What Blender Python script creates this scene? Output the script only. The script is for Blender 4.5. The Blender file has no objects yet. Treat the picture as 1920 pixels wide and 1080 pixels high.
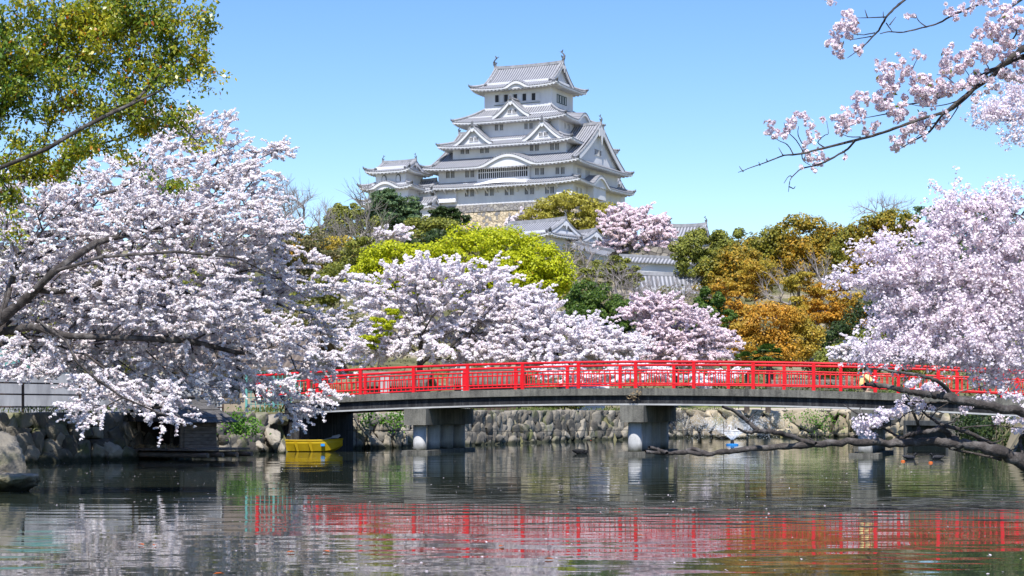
import bpy, math, random
import numpy as np
from math import sin, cos, pi, radians, sqrt, atan2, exp
from mathutils import Vector, Matrix

# ------------------------------------------------------------------ camera, sky, sun, exposure
F = 3400.0            # focal length in photo pixels (1920 wide)
HZ = 768.0            # horizon row in the photo
EYE = 1.6
sc = bpy.context.scene
col = sc.collection
cam_d = bpy.data.cameras.new('camera')
cam = bpy.data.objects.new('camera', cam_d)
col.objects.link(cam)
cam.location = (0, 0, EYE)
cam.rotation_euler = (radians(90), 0, 0)
cam_d.sensor_width = 36.0
cam_d.lens = 36.0 * F / 1920.0
cam_d.shift_y = (HZ - 540.0) / 1920.0
cam_d.clip_start = 0.5
cam_d.clip_end = 3000.0
sc.camera = cam

SUN_EL, SUN_AZ = radians(55), radians(5)      # azimuth: from behind the camera towards the left
sun_dir = Vector((-sin(SUN_AZ) * cos(SUN_EL), -cos(SUN_AZ) * cos(SUN_EL), sin(SUN_EL)))
world = bpy.data.worlds.new("World")
sc.world = world
world.use_nodes = True
wn = world.node_tree
wn.nodes.clear()
sky = wn.nodes.new('ShaderNodeTexSky')
sky.sky_type = 'NISHITA'
sky.sun_disc = False
sky.sun_elevation = SUN_EL
sky.sun_rotation = atan2(sun_dir.x, sun_dir.y)
sky.altitude = 50
sky.air_density = 1.0
sky.dust_density = 0.2
sky.ozone_density = 3.0
bg = wn.nodes.new('ShaderNodeBackground')
bg.inputs['Strength'].default_value = 0.145
wo = wn.nodes.new('ShaderNodeOutputWorld')
hs = wn.nodes.new('ShaderNodeHueSaturation')
hs.inputs['Saturation'].default_value = 1.25
hs.inputs['Hue'].default_value = 0.512
hs.inputs['Value'].default_value = 1.0
wn.links.new(sky.outputs['Color'], hs.inputs['Color'])
wn.links.new(hs.outputs['Color'], bg.inputs['Color'])
wn.links.new(bg.outputs['Background'], wo.inputs['Surface'])

sl = bpy.data.lights.new('sun', 'SUN')
sl.energy = 5.0
sl.angle = radians(0.5)
sl.color = (1.0, 0.96, 0.90)
so = bpy.data.objects.new('sun', sl)
col.objects.link(so)
so.rotation_euler = (-sun_dir).to_track_quat('-Z', 'Y').to_euler()

sc.view_settings.view_transform = 'Standard'
sc.view_settings.look = 'None'
sc.view_settings.exposure = 0.42
sc.view_settings.gamma = 1.0
sc.cycles.max_bounces = 8
sc.cycles.diffuse_bounces = 5
sc.cycles.glossy_bounces = 3
sc.cycles.transmission_bounces = 3
sc.cycles.transparent_max_bounces = 6
sc.cycles.caustics_reflective = False
sc.cycles.caustics_refractive = False

# ------------------------------------------------------------------ helpers
ORG = {}


def W(px, py, D):
    return np.array([(px - 960.0) / F * D, D, EYE + (HZ - py) / F * D])


def org_of(o):
    return ORG.get(o.name, np.zeros(3)) if o is not None else np.zeros(3)


def tag(o, label=None, cat=None, group=None, kind=None):
    if label:
        o['label'] = label
    if cat:
        o['category'] = cat
    if group:
        o['group'] = group
    if kind:
        o['kind'] = kind
    return o


def thing(name, label, cat, loc, group=None):
    o = bpy.data.objects.new(name, None)
    o.empty_display_size = 0.3
    col.objects.link(o)
    o.location = tuple(float(x) for x in loc)
    ORG[o.name] = np.array(loc, dtype=float)
    return tag(o, label, cat, group)


def link_mesh(name, me, mat, parent, smooth=False):
    o = bpy.data.objects.new(name, me)
    col.objects.link(o)
    for m in (mat if isinstance(mat, (list, tuple)) else [mat]):
        me.materials.append(m)
    if parent is not None:
        o.parent = parent
        ORG[o.name] = org_of(parent)
    if smooth:
        me.polygons.foreach_set('use_smooth', np.ones(len(me.polygons), dtype=bool))
    return o


def np_mesh(name, verts, faces, mat, parent=None, smooth=False, uv=None, attr=None):
    """verts (n,3), faces (m,k) numpy, all faces the same size; uv (m*k,2)"""
    verts = np.asarray(verts, dtype=np.float32) - org_of(parent).astype(np.float32)
    faces = np.asarray(faces, dtype=np.int32)
    m, k = faces.shape
    me = bpy.data.meshes.new(name)
    me.vertices.add(len(verts))
    me.vertices.foreach_set('co', verts.ravel())
    me.loops.add(m * k)
    me.loops.foreach_set('vertex_index', faces.ravel())
    me.polygons.add(m)
    me.polygons.foreach_set('loop_start', np.arange(0, m * k, k, dtype=np.int32))
    me.polygons.foreach_set('loop_total', np.full(m, k, dtype=np.int32))
    if uv is not None:
        l = me.uv_layers.new(name='UVMap')
        l.data.foreach_set('uv', np.asarray(uv, dtype=np.float32).ravel())
    if attr is not None:
        a = me.attributes.new('rad', 'FLOAT', 'POINT')
        a.data.foreach_set('value', np.asarray(attr, dtype=np.float32))
    me.update(calc_edges=True)
    me.validate()
    return link_mesh(name, me, mat, parent, smooth)


class MB:
    """collects faces of any size; build() links them as one mesh"""

    def __init__(self):
        self.v, self.f, self.uv = [], [], []

    def add(self, verts, faces, uvs=None):
        b = len(self.v)
        self.v += [tuple(float(c) for c in p) for p in verts]
        for i, fc in enumerate(faces):
            self.f.append([b + j for j in fc])
            self.uv += [tuple(u) for u in uvs[i]] if uvs is not None else [(0.0, 0.0)] * len(fc)
        return self

    def box(self, c, s, fr=None):
        """c centre, s full size, fr optional (ex,ey,ez) frame"""
        ex, ey, ez = fr if fr is not None else (np.array([1., 0, 0]), np.array([0, 1., 0]), np.array([0, 0, 1.]))
        c = np.asarray(c, float)
        p = [c + ex * s[0] * .5 * i + ey * s[1] * .5 * j + ez * s[2] * .5 * k for k in (-1, 1) for j in (-1, 1) for i in (-1, 1)]
        return self.add(p, [(0, 2, 3, 1), (4, 5, 7, 6), (0, 1, 5, 4), (2, 6, 7, 3), (0, 4, 6, 2), (1, 3, 7, 5)])

    def bar(self, a, b, w, h=None, up=(0, 0, 1)):
        a, b = np.asarray(a, float), np.asarray(b, float)
        d = b - a
        L = np.linalg.norm(d)
        ex = d / L
        ey = np.cross(np.asarray(up, float), ex)
        n = np.linalg.norm(ey)
        ey = ey / n if n > 1e-6 else np.array([1., 0, 0])
        ez = np.cross(ex, ey)
        return self.box((a + b) / 2, (L, w, h or w), (ex, ey, ez))

    def tube(self, pts, rad, n=6, cap=True):
        v, f = tube_arrays(np.asarray(pts, float), np.asarray(rad, float) * np.ones(len(pts)), n)
        fl = [tuple(q) for q in f]
        if cap:
            fl.append(tuple(range(n))[::-1])
            fl.append(tuple(range(len(v) - n, len(v))))
        return self.add(v, fl)

    def lathe(self, base, prof, n=12):
        """prof: list of (r, z)"""
        base = np.asarray(base, float)
        v = [base + np.array([r * cos(2 * pi * i / n), r * sin(2 * pi * i / n), z]) for r, z in prof for i in range(n)]
        f = [(k * n + i, k * n + (i + 1) % n, (k + 1) * n + (i + 1) % n, (k + 1) * n + i) for k in range(len(prof) - 1) for i in range(n)]
        f += [tuple(range(n))[::-1], tuple(range((len(prof) - 1) * n, len(prof) * n))]
        return self.add(v, f)

    def prism(self, poly, d):
        """poly: planar list of 3D points, extruded by vector d"""
        n = len(poly)
        P = [np.asarray(p, float) for p in poly]
        d = np.asarray(d, float)
        v = P + [p + d for p in P]
        return self.add(v, [tuple(range(n))[::-1], tuple(range(n, 2 * n))] + [(i, (i + 1) % n, n + (i + 1) % n, n + i) for i in range(n)])

    def build(self, name, mat, parent=None, smooth=False):
        o_ = org_of(parent)
        me = bpy.data.meshes.new(name)
        me.from_pydata([tuple(np.array(p) - o_) for p in self.v], [], self.f)
        l = me.uv_layers.new(name='UVMap')
        l.data.foreach_set('uv', np.asarray(self.uv, dtype=np.float32).ravel())
        me.update()
        return link_mesh(name, me, mat, parent, smooth)


def tube_arrays(pts, rad, n):
    m = len(pts)
    tan = np.zeros_like(pts)
    tan[1:-1] = pts[2:] - pts[:-2]
    tan[0] = pts[1] - pts[0]
    tan[-1] = pts[-1] - pts[-2]
    tan /= np.linalg.norm(tan, axis=1)[:, None] + 1e-9
    ref = np.array([0.31, 0.17, 0.93]) if abs(tan[0] @ np.array([0.31, 0.17, 0.93])) < .9 else np.array([1., 0, 0])
    a = np.cross(tan, ref)
    a /= np.linalg.norm(a, axis=1)[:, None] + 1e-9
    b = np.cross(tan, a)
    th = np.arange(n) * 2 * pi / n
    ring = a[:, None, :] * np.cos(th)[None, :, None] + b[:, None, :] * np.sin(th)[None, :, None]
    v = (pts[:, None, :] + ring * rad[:, None, None]).reshape(-1, 3)
    i = np.arange(n)
    f = []
    for k in range(m - 1):
        f.append(np.stack([k * n + i, k * n + (i + 1) % n, (k + 1) * n + (i + 1) % n, (k + 1) * n + i], 1))
    return v, np.concatenate(f)


# ------------------------------------------------------------------ materials
def new_mat(name):
    m = bpy.data.materials.new(name)
    m.use_nodes = True
    nt = m.node_tree
    bs = nt.nodes['Principled BSDF']
    bs.inputs['Specular IOR Level'].default_value = 0.3
    return m, nt, bs


def ramp_node(nt, stops, const=False):
    r = nt.nodes.new('ShaderNodeValToRGB')
    e = r.color_ramp.elements
    while len(e) > 1:
        e.remove(e[-1])
    e[0].position = stops[0][0]
    e[0].color = (*stops[0][1], 1)
    for p, c in stops[1:]:
        x = e.new(p)
        x.color = (*c, 1)
    if const:
        r.color_ramp.interpolation = 'CONSTANT'
    return r


def noise_node(nt, scale, detail=4, rough=.6, coord='Object', vec_scale=None):
    tc = nt.nodes.new('ShaderNodeTexCoord')
    n = nt.nodes.new('ShaderNodeTexNoise')
    n.inputs['Scale'].default_value = scale
    n.inputs['Detail'].default_value = detail
    n.inputs['Roughness'].default_value = rough
    if vec_scale:
        mp = nt.nodes.new('ShaderNodeMapping')
        mp.inputs['Scale'].default_value = vec_scale
        nt.links.new(tc.outputs[coord], mp.inputs['Vector'])
        nt.links.new(mp.outputs['Vector'], n.inputs['Vector'])
    else:
        nt.links.new(tc.outputs[coord], n.inputs['Vector'])
    return n


def mat_noise(name, stops, scale=2.0, rough=.8, bump=0.0, bump_scale=None, detail=5, vec_scale=None, island=0.0, bump_dist=.05, spec=.3):
    m, nt, bs = new_mat(name)
    bs.inputs['Roughness'].default_value = rough
    bs.inputs['Specular IOR Level'].default_value = spec
    n = noise_node(nt, scale, detail, vec_scale=vec_scale)
    fac = n.outputs['Fac']
    if island > 0:
        g = nt.nodes.new('ShaderNodeNewGeometry')
        mx = nt.nodes.new('ShaderNodeMix')
        mx.inputs['Factor'].default_value = island
        nt.links.new(fac, mx.inputs['A'])
        nt.links.new(g.outputs['Random Per Island'], mx.inputs['B'])
        fac = mx.outputs['Result']
    r = ramp_node(nt, stops)
    nt.links.new(fac, r.inputs['Fac'])
    nt.links.new(r.outputs['Color'], bs.inputs['Base Color'])
    if bump:
        n2 = noise_node(nt, bump_scale or scale * 3, 6)
        b = nt.nodes.new('ShaderNodeBump')
        b.inputs['Strength'].default_value = bump
        b.inputs['Distance'].default_value = bump_dist
        nt.links.new(n2.outputs['Fac'], b.inputs['Height'])
        nt.links.new(b.outputs['Normal'], bs.inputs['Normal'])
    return m


def mat_leaf(name, stops, trans=.35, rough=.5, const=False, spec=.3, patch=None, patch_scale=.3, trans_tint=1.0):
    """colour per leaf by random island; optional second ramp mixed in by patches"""
    m, nt, bs = new_mat(name)
    g = nt.nodes.new('ShaderNodeNewGeometry')
    r = ramp_node(nt, stops, const)
    nt.links.new(g.outputs['Random Per Island'], r.inputs['Fac'])
    c = r.outputs['Color']
    if patch:
        r2 = ramp_node(nt, patch, const)
        nt.links.new(g.outputs['Random Per Island'], r2.inputs['Fac'])
        n = noise_node(nt, patch_scale, 2)
        mr = nt.nodes.new('ShaderNodeMapRange')
        mr.inputs['From Min'].default_value = .42
        mr.inputs['From Max'].default_value = .6
        nt.links.new(n.outputs['Fac'], mr.inputs['Value'])
        mx = nt.nodes.new('ShaderNodeMix')
        mx.data_type = 'RGBA'
        nt.links.new(mr.outputs['Result'], mx.inputs[0])
        nt.links.new(c, mx.inputs[6])
        nt.links.new(r2.outputs['Color'], mx.inputs[7])
        c = mx.outputs[2]
    bs.inputs['Roughness'].default_value = rough
    bs.inputs['Specular IOR Level'].default_value = spec
    nt.links.new(c, bs.inputs['Base Color'])
    t = nt.nodes.new('ShaderNodeBsdfTranslucent')
    nt.links.new(c, t.inputs['Color'])
    ms = nt.nodes.new('ShaderNodeMixShader')
    ms.inputs['Fac'].default_value = trans
    nt.links.new(bs.outputs['BSDF'], ms.inputs[1])
    nt.links.new(t.outputs['BSDF'], ms.inputs[2])
    nt.links.new(ms.outputs['Shader'], nt.nodes['Material Output'].inputs['Surface'])
    return m


def mat_flower(name, core=1.0):
    m, nt, bs = new_mat(name)
    a = nt.nodes.new('ShaderNodeAttribute')
    a.attribute_name = 'rad'
    r = ramp_node(nt, [(0.0, (.34, .08, .12)), (.2 * core, (.58, .26, .33)), (.36 * core, (.90, .84, .87)), (1.0, (.96, .93, .95))])
    nt.links.new(a.outputs['Fac'], r.inputs['Fac'])
    g = nt.nodes.new('ShaderNodeNewGeometry')
    r2 = ramp_node(nt, [(0, (.80, .72, .76)), (.5, (.97, .93, .96)), (1, (1, 1, 1))])
    nt.links.new(g.outputs['Random Per Island'], r2.inputs['Fac'])
    mx = nt.nodes.new('ShaderNodeMix')
    mx.data_type = 'RGBA'
    mx.blend_type = 'MULTIPLY'
    mx.inputs[0].default_value = 1.0
    nt.links.new(r.outputs['Color'], mx.inputs[6])
    nt.links.new(r2.outputs['Color'], mx.inputs[7])
    nt.links.new(mx.outputs[2], bs.inputs['Base Color'])
    bs.inputs['Roughness'].default_value = .6
    t = nt.nodes.new('ShaderNodeBsdfTranslucent')
    nt.links.new(mx.outputs[2], t.inputs['Color'])
    ms = nt.nodes.new('ShaderNodeMixShader')
    ms.inputs['Fac'].default_value = .36
    nt.links.new(bs.outputs['BSDF'], ms.inputs[1])
    nt.links.new(t.outputs['BSDF'], ms.inputs[2])
    nt.links.new(ms.outputs['Shader'], nt.nodes['Material Output'].inputs['Surface'])
    return m


def mat_tile(name, dark=(.095, .10, .115), light=(.37, .37, .395), period=.62):
    """rows of tiles with pale mortar, running up the slope; UV.x is metres along the eave"""
    m, nt, bs = new_mat(name)
    uv = nt.nodes.new('ShaderNodeUVMap')
    sp = nt.nodes.new('ShaderNodeSeparateXYZ')
    nt.links.new(uv.outputs['UV'], sp.inputs['Vector'])
    mu = nt.nodes.new('ShaderNodeMath')
    mu.operation = 'MULTIPLY'
    mu.inputs[1].default_value = 2 * pi / period
    nt.links.new(sp.outputs['X'], mu.inputs[0])
    si = nt.nodes.new('ShaderNodeMath')
    si.operation = 'SINE'
    nt.links.new(mu.outputs[0], si.inputs[0])
    mr = nt.nodes.new('ShaderNodeMapRange')
    mr.inputs['From Min'].default_value = -.7
    mr.inputs['From Max'].default_value = .7
    nt.links.new(si.outputs[0], mr.inputs['Value'])
    n = noise_node(nt, .8, 5)
    mx0 = nt.nodes.new('ShaderNodeMix')
    mx0.inputs['Factor'].default_value = .35
    nt.links.new(mr.outputs['Result'], mx0.inputs['A'])
    nt.links.new(n.outputs['Fac'], mx0.inputs['B'])
    r = ramp_node(nt, [(.1, dark), (.9, light)])
    nt.links.new(mx0.outputs['Result'], r.inputs['Fac'])
    nt.links.new(r.outputs['Color'], bs.inputs['Base Color'])
    b = nt.nodes.new('ShaderNodeBump')
    b.inputs['Strength'].default_value = .6
    b.inputs['Distance'].default_value = .08
    nt.links.new(si.outputs[0], b.inputs['Height'])
    nt.links.new(b.outputs['Normal'], bs.inputs['Normal'])
    bs.inputs['Roughness'].default_value = .6
    return m


def mat_voronoi_stone(name, stops, scale, joint=(.08, .07, .06), bump=.6):
    m, nt, bs = new_mat(name)
    tc = nt.nodes.new('ShaderNodeTexCoord')
    dn = nt.nodes.new('ShaderNodeTexNoise')
    dn.inputs['Scale'].default_value = scale * .8
    nt.links.new(tc.outputs['Object'], dn.inputs['Vector'])
    va = nt.nodes.new('ShaderNodeMix')
    va.data_type = 'RGBA'
    va.blend_type = 'ADD'
    va.inputs[0].default_value = .35 / scale
    nt.links.new(tc.outputs['Object'], va.inputs[6])
    nt.links.new(dn.outputs['Color'], va.inputs[7])
    v1 = nt.nodes.new('ShaderNodeTexVoronoi')
    v1.inputs['Scale'].default_value = scale
    v2 = nt.nodes.new('ShaderNodeTexVoronoi')
    v2.feature = 'DISTANCE_TO_EDGE'
    v2.inputs['Scale'].default_value = scale
    nt.links.new(va.outputs[2], v1.inputs['Vector'])
    nt.links.new(va.outputs[2], v2.inputs['Vector'])
    sp = nt.nodes.new('ShaderNodeSeparateColor')
    nt.links.new(v1.outputs['Color'], sp.inputs['Color'])
    r = ramp_node(nt, stops)
    nt.links.new(sp.outputs['Red'], r.inputs['Fac'])
    mr = nt.nodes.new('ShaderNodeMapRange')
    mr.inputs['From Max'].default_value = .10
    nt.links.new(v2.outputs['Distance'], mr.inputs['Value'])
    mx = nt.nodes.new('ShaderNodeMix')
    mx.data_type = 'RGBA'
    mx.inputs[6].default_value = (*joint, 1)
    nt.links.new(mr.outputs['Result'], mx.inputs[0])
    n = noise_node(nt, scale * 5, 5)
    r2 = ramp_node(nt, [(.3, (.7, .7, .7)), (.7, (1, 1, 1))])
    nt.links.new(n.outputs['Fac'], r2.inputs['Fac'])
    mm = nt.nodes.new('ShaderNodeMix')
    mm.data_type = 'RGBA'
    mm.blend_type = 'MULTIPLY'
    mm.inputs[0].default_value = 1
    nt.links.new(r.outputs['Color'], mm.inputs[6])
    nt.links.new(r2.outputs['Color'], mm.inputs[7])
    nt.links.new(mm.outputs[2], mx.inputs[7])
    nt.links.new(mx.outputs[2], bs.inputs['Base Color'])
    b = nt.nodes.new('ShaderNodeBump')
    b.inputs['Strength'].default_value = bump
    b.inputs['Distance'].default_value = .25 / scale
    nt.links.new(mr.outputs['Result'], b.inputs['Height'])
    nt.links.new(b.outputs['Normal'], bs.inputs['Normal'])
    bs.inputs['Roughness'].default_value = .9
    return m


M = {}
M['plaster'] = mat_noise('white_plaster', [(.3, (.56, .565, .60)), (.6, (.68, .685, .71))], .35, .85, vec_scale=(1, 1, .35))
M['plaster_grey'] = mat_noise('grey_plaster', [(.3, (.40, .40, .41)), (.7, (.56, .56, .57))], .5, .9, vec_scale=(1, 1, .3))
M['tile'] = mat_tile('roof_tile')
M['ridge_tile'] = mat_noise('ridge_tile', [(.3, (.19, .195, .21)), (.7, (.36, .36, .38))], 1.2, .7)
M['onigawara'] = mat_noise('dark_tile', [(.3, (.08, .085, .095)), (.7, (.15, .155, .17))], 2, .7)
M['window_dark'] = mat_noise('window_dark', [(.3, (.012, .013, .016)), (.7, (.03, .03, .036))], 1, .5)
M['teal_frame'] = mat_noise('weathered_frame', [(.3, (.05, .09, .10)), (.7, (.08, .12, .13))], 1, .7)
M['castle_stone'] = mat_voronoi_stone('castle_stone', [(0, (.20, .20, .21)), (.16, (.26, .245, .23)), (.25, (.50, .40, .27)), (.6, (.60, .49, .33)), (1, (.66, .56, .40))], 1.35, joint=(.22, .18, .12))
M['castle_stone_grey'] = mat_voronoi_stone('castle_stone_grey', [(0, (.20, .20, .22)), (.5, (.30, .28, .26)), (1, (.36, .34, .30))], 1.2, joint=(.14, .13, .12))
M['dark_stone'] = mat_voronoi_stone('dark_stone', [(0, (.10, .09, .08)), (.5, (.19, .17, .14)), (1, (.28, .25, .20))], .9)
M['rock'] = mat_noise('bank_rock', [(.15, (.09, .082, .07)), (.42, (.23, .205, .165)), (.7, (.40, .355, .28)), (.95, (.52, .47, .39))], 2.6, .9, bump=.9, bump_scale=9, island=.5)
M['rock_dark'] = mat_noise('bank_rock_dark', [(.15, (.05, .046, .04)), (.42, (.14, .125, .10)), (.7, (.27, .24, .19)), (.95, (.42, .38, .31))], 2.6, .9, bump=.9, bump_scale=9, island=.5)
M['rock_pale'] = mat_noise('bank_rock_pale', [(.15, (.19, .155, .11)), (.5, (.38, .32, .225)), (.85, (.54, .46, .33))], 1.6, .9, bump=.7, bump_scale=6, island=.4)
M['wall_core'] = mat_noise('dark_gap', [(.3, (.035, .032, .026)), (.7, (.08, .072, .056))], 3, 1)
M['concrete'] = mat_noise('weathered_concrete', [(.2, (.09, .088, .08)), (.5, (.22, .21, .195)), (.8, (.33, .32, .295))], 1.1, .9, bump=.4, bump_scale=18, vec_scale=(1, 1, 1.6), bump_dist=.02)
M['concrete_dark'] = mat_noise('stained_shaded_concrete', [(.25, (.022, .023, .026)), (.55, (.05, .05, .055)), (.85, (.12, .12, .12))], 1.6, .9, bump=.4, bump_scale=14, vec_scale=(1, 1, .35), bump_dist=.02)
M['concrete_pale'] = mat_noise('pale_concrete', [(.25, (.33, .33, .33)), (.75, (.50, .50, .49))], 2.0, .85, vec_scale=(1, 1, .4), bump=.2, bump_dist=.01)
M['pile'] = mat_noise('pile_concrete', [(.25, (.42, .43, .44)), (.75, (.60, .60, .60))], 2.0, .8, vec_scale=(1, 1, .3))
M['red'] = mat_noise('red_paint', [(.22, (.50, .006, .012)), (.4, (.66, .006, .013)), (.75, (.74, .010, .018))], 2.2, .4, spec=.4)
M['bark'] = mat_noise('cherry_bark', [(.25, (.022, .018, .017)), (.5, (.065, .055, .05)), (.72, (.18, .165, .155))], 5, .85, bump=1.0, bump_scale=24, bump_dist=.03)
M['bark_pale'] = mat_noise('pale_bark', [(.25, (.12, .105, .09)), (.7, (.27, .25, .22))], 3, .9, bump=.5)
M['bark_grey'] = mat_noise('grey_twigs', [(.25, (.20, .175, .165)), (.7, (.36, .32, .31))], 3, .9)
M['bark_brown'] = mat_noise('brown_bark', [(.25, (.06, .045, .035)), (.7, (.15, .12, .09))], 3, .9, bump=.5)
M['blossom'] = mat_leaf('cherry_blossom', [(0, (.42, .28, .26)), (.06, (.70, .58, .60)), (.22, (.87, .82, .83)), (.7, (.93, .895, .91)), (1, (.97, .95, .955))], .38, .7)
M['blossom_far'] = mat_leaf('cherry_blossom_far', [(0, (.66, .54, .56)), (.1, (.82, .73, .76)), (.5, (.92, .875, .89)), (1, (.97, .945, .955))], .38, .7)
M['blossom_pink'] = mat_leaf('pink_cherry_blossom', [(0, (.66, .50, .53)), (.2, (.82, .70, .74)), (.7, (.90, .80, .83)), (1, (.94, .87, .89))], .38, .7)
M['flower'] = mat_flower('cherry_flower')
M['flower_pale'] = mat_flower('pale_cherry_flower', .45)
M['young_leaf'] = mat_leaf('young_leaf', [(0, (.10, .16, .02)), (.6, (.20, .27, .03)), (.85, (.28, .12, .03)), (1, (.33, .16, .06))], .5)
M['camphor'] = mat_leaf('camphor_leaf', [(0, (.045, .11, .014)), (.25, (.10, .20, .024)), (.55, (.19, .29, .032)), (.8, (.33, .38, .035)), (.975, (.50, .45, .045)), (.988, (.55, .16, .02)), (1, (.58, .10, .015))], .45, .33, spec=.6,
                        patch=[(0, (.18, .26, .02)), (.3, (.36, .40, .03)), (.7, (.55, .52, .035)), (.955, (.65, .52, .04)), (.975, (.58, .22, .02)), (1, (.58, .13, .015))], patch_scale=.55)
M['lime'] = mat_leaf('lime_leaf', [(0, (0.239, 0.283, 0.009)), (.4, (0.449, 0.494, 0.013)), (.9, (0.628, 0.658, 0.019)), (.985, (0.687, 0.658, 0.033)), (1, (0.747, 0.329, 0.033))], .4, .5)
M['olive'] = mat_leaf('olive_leaf', [(0, (0.102, 0.122, 0.024)), (.5, (0.204, 0.224, 0.037)), (1, (0.326, 0.326, 0.052))], .3, .5)
M['yellow_green'] = mat_leaf('yellow_green_leaf', [(0, (0.241, 0.221, 0.040)), (.5, (0.441, 0.402, 0.069)), (1, (0.623, 0.561, 0.101))], .4, .5)
M['green'] = mat_leaf('green_leaf', [(0, (0.035, 0.080, 0.016)), (.5, (0.072, 0.136, 0.019)), (1, (0.144, 0.208, 0.029))], .3, .5)
M['dark_green'] = mat_leaf('dark_green_leaf', [(0, (0.018, 0.038, 0.012)), (.5, (0.038, 0.068, 0.018)), (1, (0.075, 0.112, 0.027))], .25, .5)
M['pine'] = mat_leaf('pine_needles', [(0, (0.046, 0.090, 0.046)), (.5, (0.090, 0.154, 0.064)), (1, (0.154, 0.216, 0.082))], .2, .6)
M['brown_orange'] = mat_leaf('brown_orange_leaf', [(0, (0.131, 0.122, 0.018)), (.35, (0.305, 0.220, 0.028)), (.7, (0.479, 0.307, 0.031)), (1, (0.652, 0.351, 0.038))], .35, .5,
                            patch=[(0, (0.087, 0.110, 0.018)), (.5, (0.218, 0.220, 0.028)), (1, (0.392, 0.329, 0.041))], patch_scale=.16)
M['orange'] = mat_leaf('orange_leaf', [(0, (0.278, 0.174, 0.028)), (.4, (0.536, 0.297, 0.039)), (.8, (0.701, 0.384, 0.049)), (1, (0.774, 0.349, 0.039))], .38, .5,
                      patch=[(0, (0.221, 0.192, 0.029)), (.5, (0.406, 0.331, 0.043)), (1, (0.590, 0.436, 0.059))], patch_scale=.2)
M['scrub'] = mat_leaf('scrub_leaf', [(0, (0.072, 0.090, 0.026)), (.4, (0.162, 0.162, 0.054)), (.7, (0.270, 0.234, 0.108)), (1, (0.360, 0.306, 0.162))], .3, .6)
M['ivy'] = mat_leaf('ivy_leaf', [(0, (.04, .12, .01)), (.5, (.10, .24, .02)), (1, (.18, .34, .04))], .4, .5)
M['grass'] = mat_leaf('grass_blade', [(0, (.05, .09, .015)), (.5, (.12, .17, .03)), (1, (.22, .24, .07))], .4, .6)
M['petal'] = mat_leaf('floating_petal', [(0, (.6, .5, .53)), (1, (.85, .78, .8))], .2, .6)
M['ground'] = mat_noise('park_ground', [(.3, (.07, .075, .025)), (.5, (.15, .14, .06)), (.62, (.32, .27, .19)), (.8, (.42, .36, .27))], .12, .95, bump=.3, bump_scale=2)
M['wood'] = mat_noise('weathered_wood', [(.25, (.08, .06, .045)), (.7, (.22, .17, .13))], 3, .85, vec_scale=(1, 1, 6), bump=.4, bump_dist=.02)
M['wood_dark'] = mat_noise('dark_wood', [(.25, (.02, .017, .014)), (.7, (.06, .05, .042))], 3, .85, vec_scale=(1, 1, 6))
M['shingle'] = mat_noise('old_shingle', [(.25, (.05, .048, .046)), (.7, (.16, .15, .14))], 4, .9, bump=.6, bump_scale=10)
M['brown_tile'] = mat_tile('brown_roof_tile', (.12, .092, .07), (.19, .15, .12), .28)
M['tan_wall'] = mat_noise('tan_wall', [(.3, (.30, .24, .17)), (.7, (.42, .35, .26))], .7, .9)
M['brown_wall'] = mat_noise('brown_boards', [(.3, (.05, .035, .028)), (.7, (.12, .085, .065))], 1.2, .9, vec_scale=(6, 6, .4))
M['beige_wall'] = mat_noise('beige_wall', [(.3, (.50, .45, .35)), (.7, (.62, .57, .46))], .7, .9)
M['yellow'] = mat_noise('yellow_hull', [(.3, (.42, .28, .006)), (.7, (.56, .38, .010))], 2, .5, spec=.4)
M['blue'] = mat_noise('blue_paint', [(.3, (.02, .20, .55)), (.7, (.03, .30, .75))], 2, .5)
M['teal'] = mat_noise('teal_paint', [(.3, (.08, .30, .27)), (.7, (.16, .40, .36))], 1, .6)
M['teal_dull'] = mat_noise('faded_teal_roof', [(.3, (.05, .15, .13)), (.7, (.10, .24, .21))], .8, .8)
M['rail_brown'] = mat_noise('rusty_rail', [(.3, (.05, .032, .028)), (.7, (.10, .07, .06))], 2, .7)
M['straw'] = mat_leaf('straw', [(0, (.22, .15, .08)), (1, (.45, .34, .20))], .2, .8)
M['black_feather'] = mat_noise('black_feather', [(.3, (.006, .006, .007)), (.7, (.02, .02, .022))], 6, .6)
M['white_feather'] = mat_noise('white_feather', [(.3, (.72, .72, .72)), (.7, (.84, .84, .83))], 4, .7)
M['grey_feather'] = mat_noise('grey_feather', [(.3, (.02, .021, .026)), (.7, (.06, .06, .07))], 9, .7)
M['beak'] = mat_noise('red_beak', [(.3, (.5, .06, .02)), (.7, (.6, .1, .03))], 4, .5)
M['skin'] = mat_noise('skin', [(.3, (.50, .32, .24)), (.7, (.58, .38, .29))], 4, .6)
M['hair'] = mat_noise('dark_hair', [(.3, (.015, .011, .009)), (.7, (.03, .022, .018))], 8, .5)
M['yellow_cloth'] = mat_noise('yellow_cloth', [(.3, (.80, .66, .22)), (.7, (.88, .76, .36))], 4, .9)
M['pink_cloth'] = mat_noise('pink_cloth', [(.3, (.65, .38, .40)), (.7, (.75, .50, .50))], 4, .9)
M['navy_cloth'] = mat_noise('navy_cloth', [(.3, (.03, .035, .06)), (.7, (.06, .07, .10))], 4, .9)
M['grey_metal'] = mat_noise('grey_metal', [(.3, (.30, .31, .32)), (.7, (.42, .42, .43))], 2, .5)
M['rope'] = mat_noise('dark_rope', [(.3, (.02, .02, .02)), (.7, (.05, .05, .05))], 5, .8)
M['orange_red'] = mat_leaf('orange_red_leaf', [(0, (.55, .10, .02)), (1, (.65, .17, .03))], .2, .5)


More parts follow.
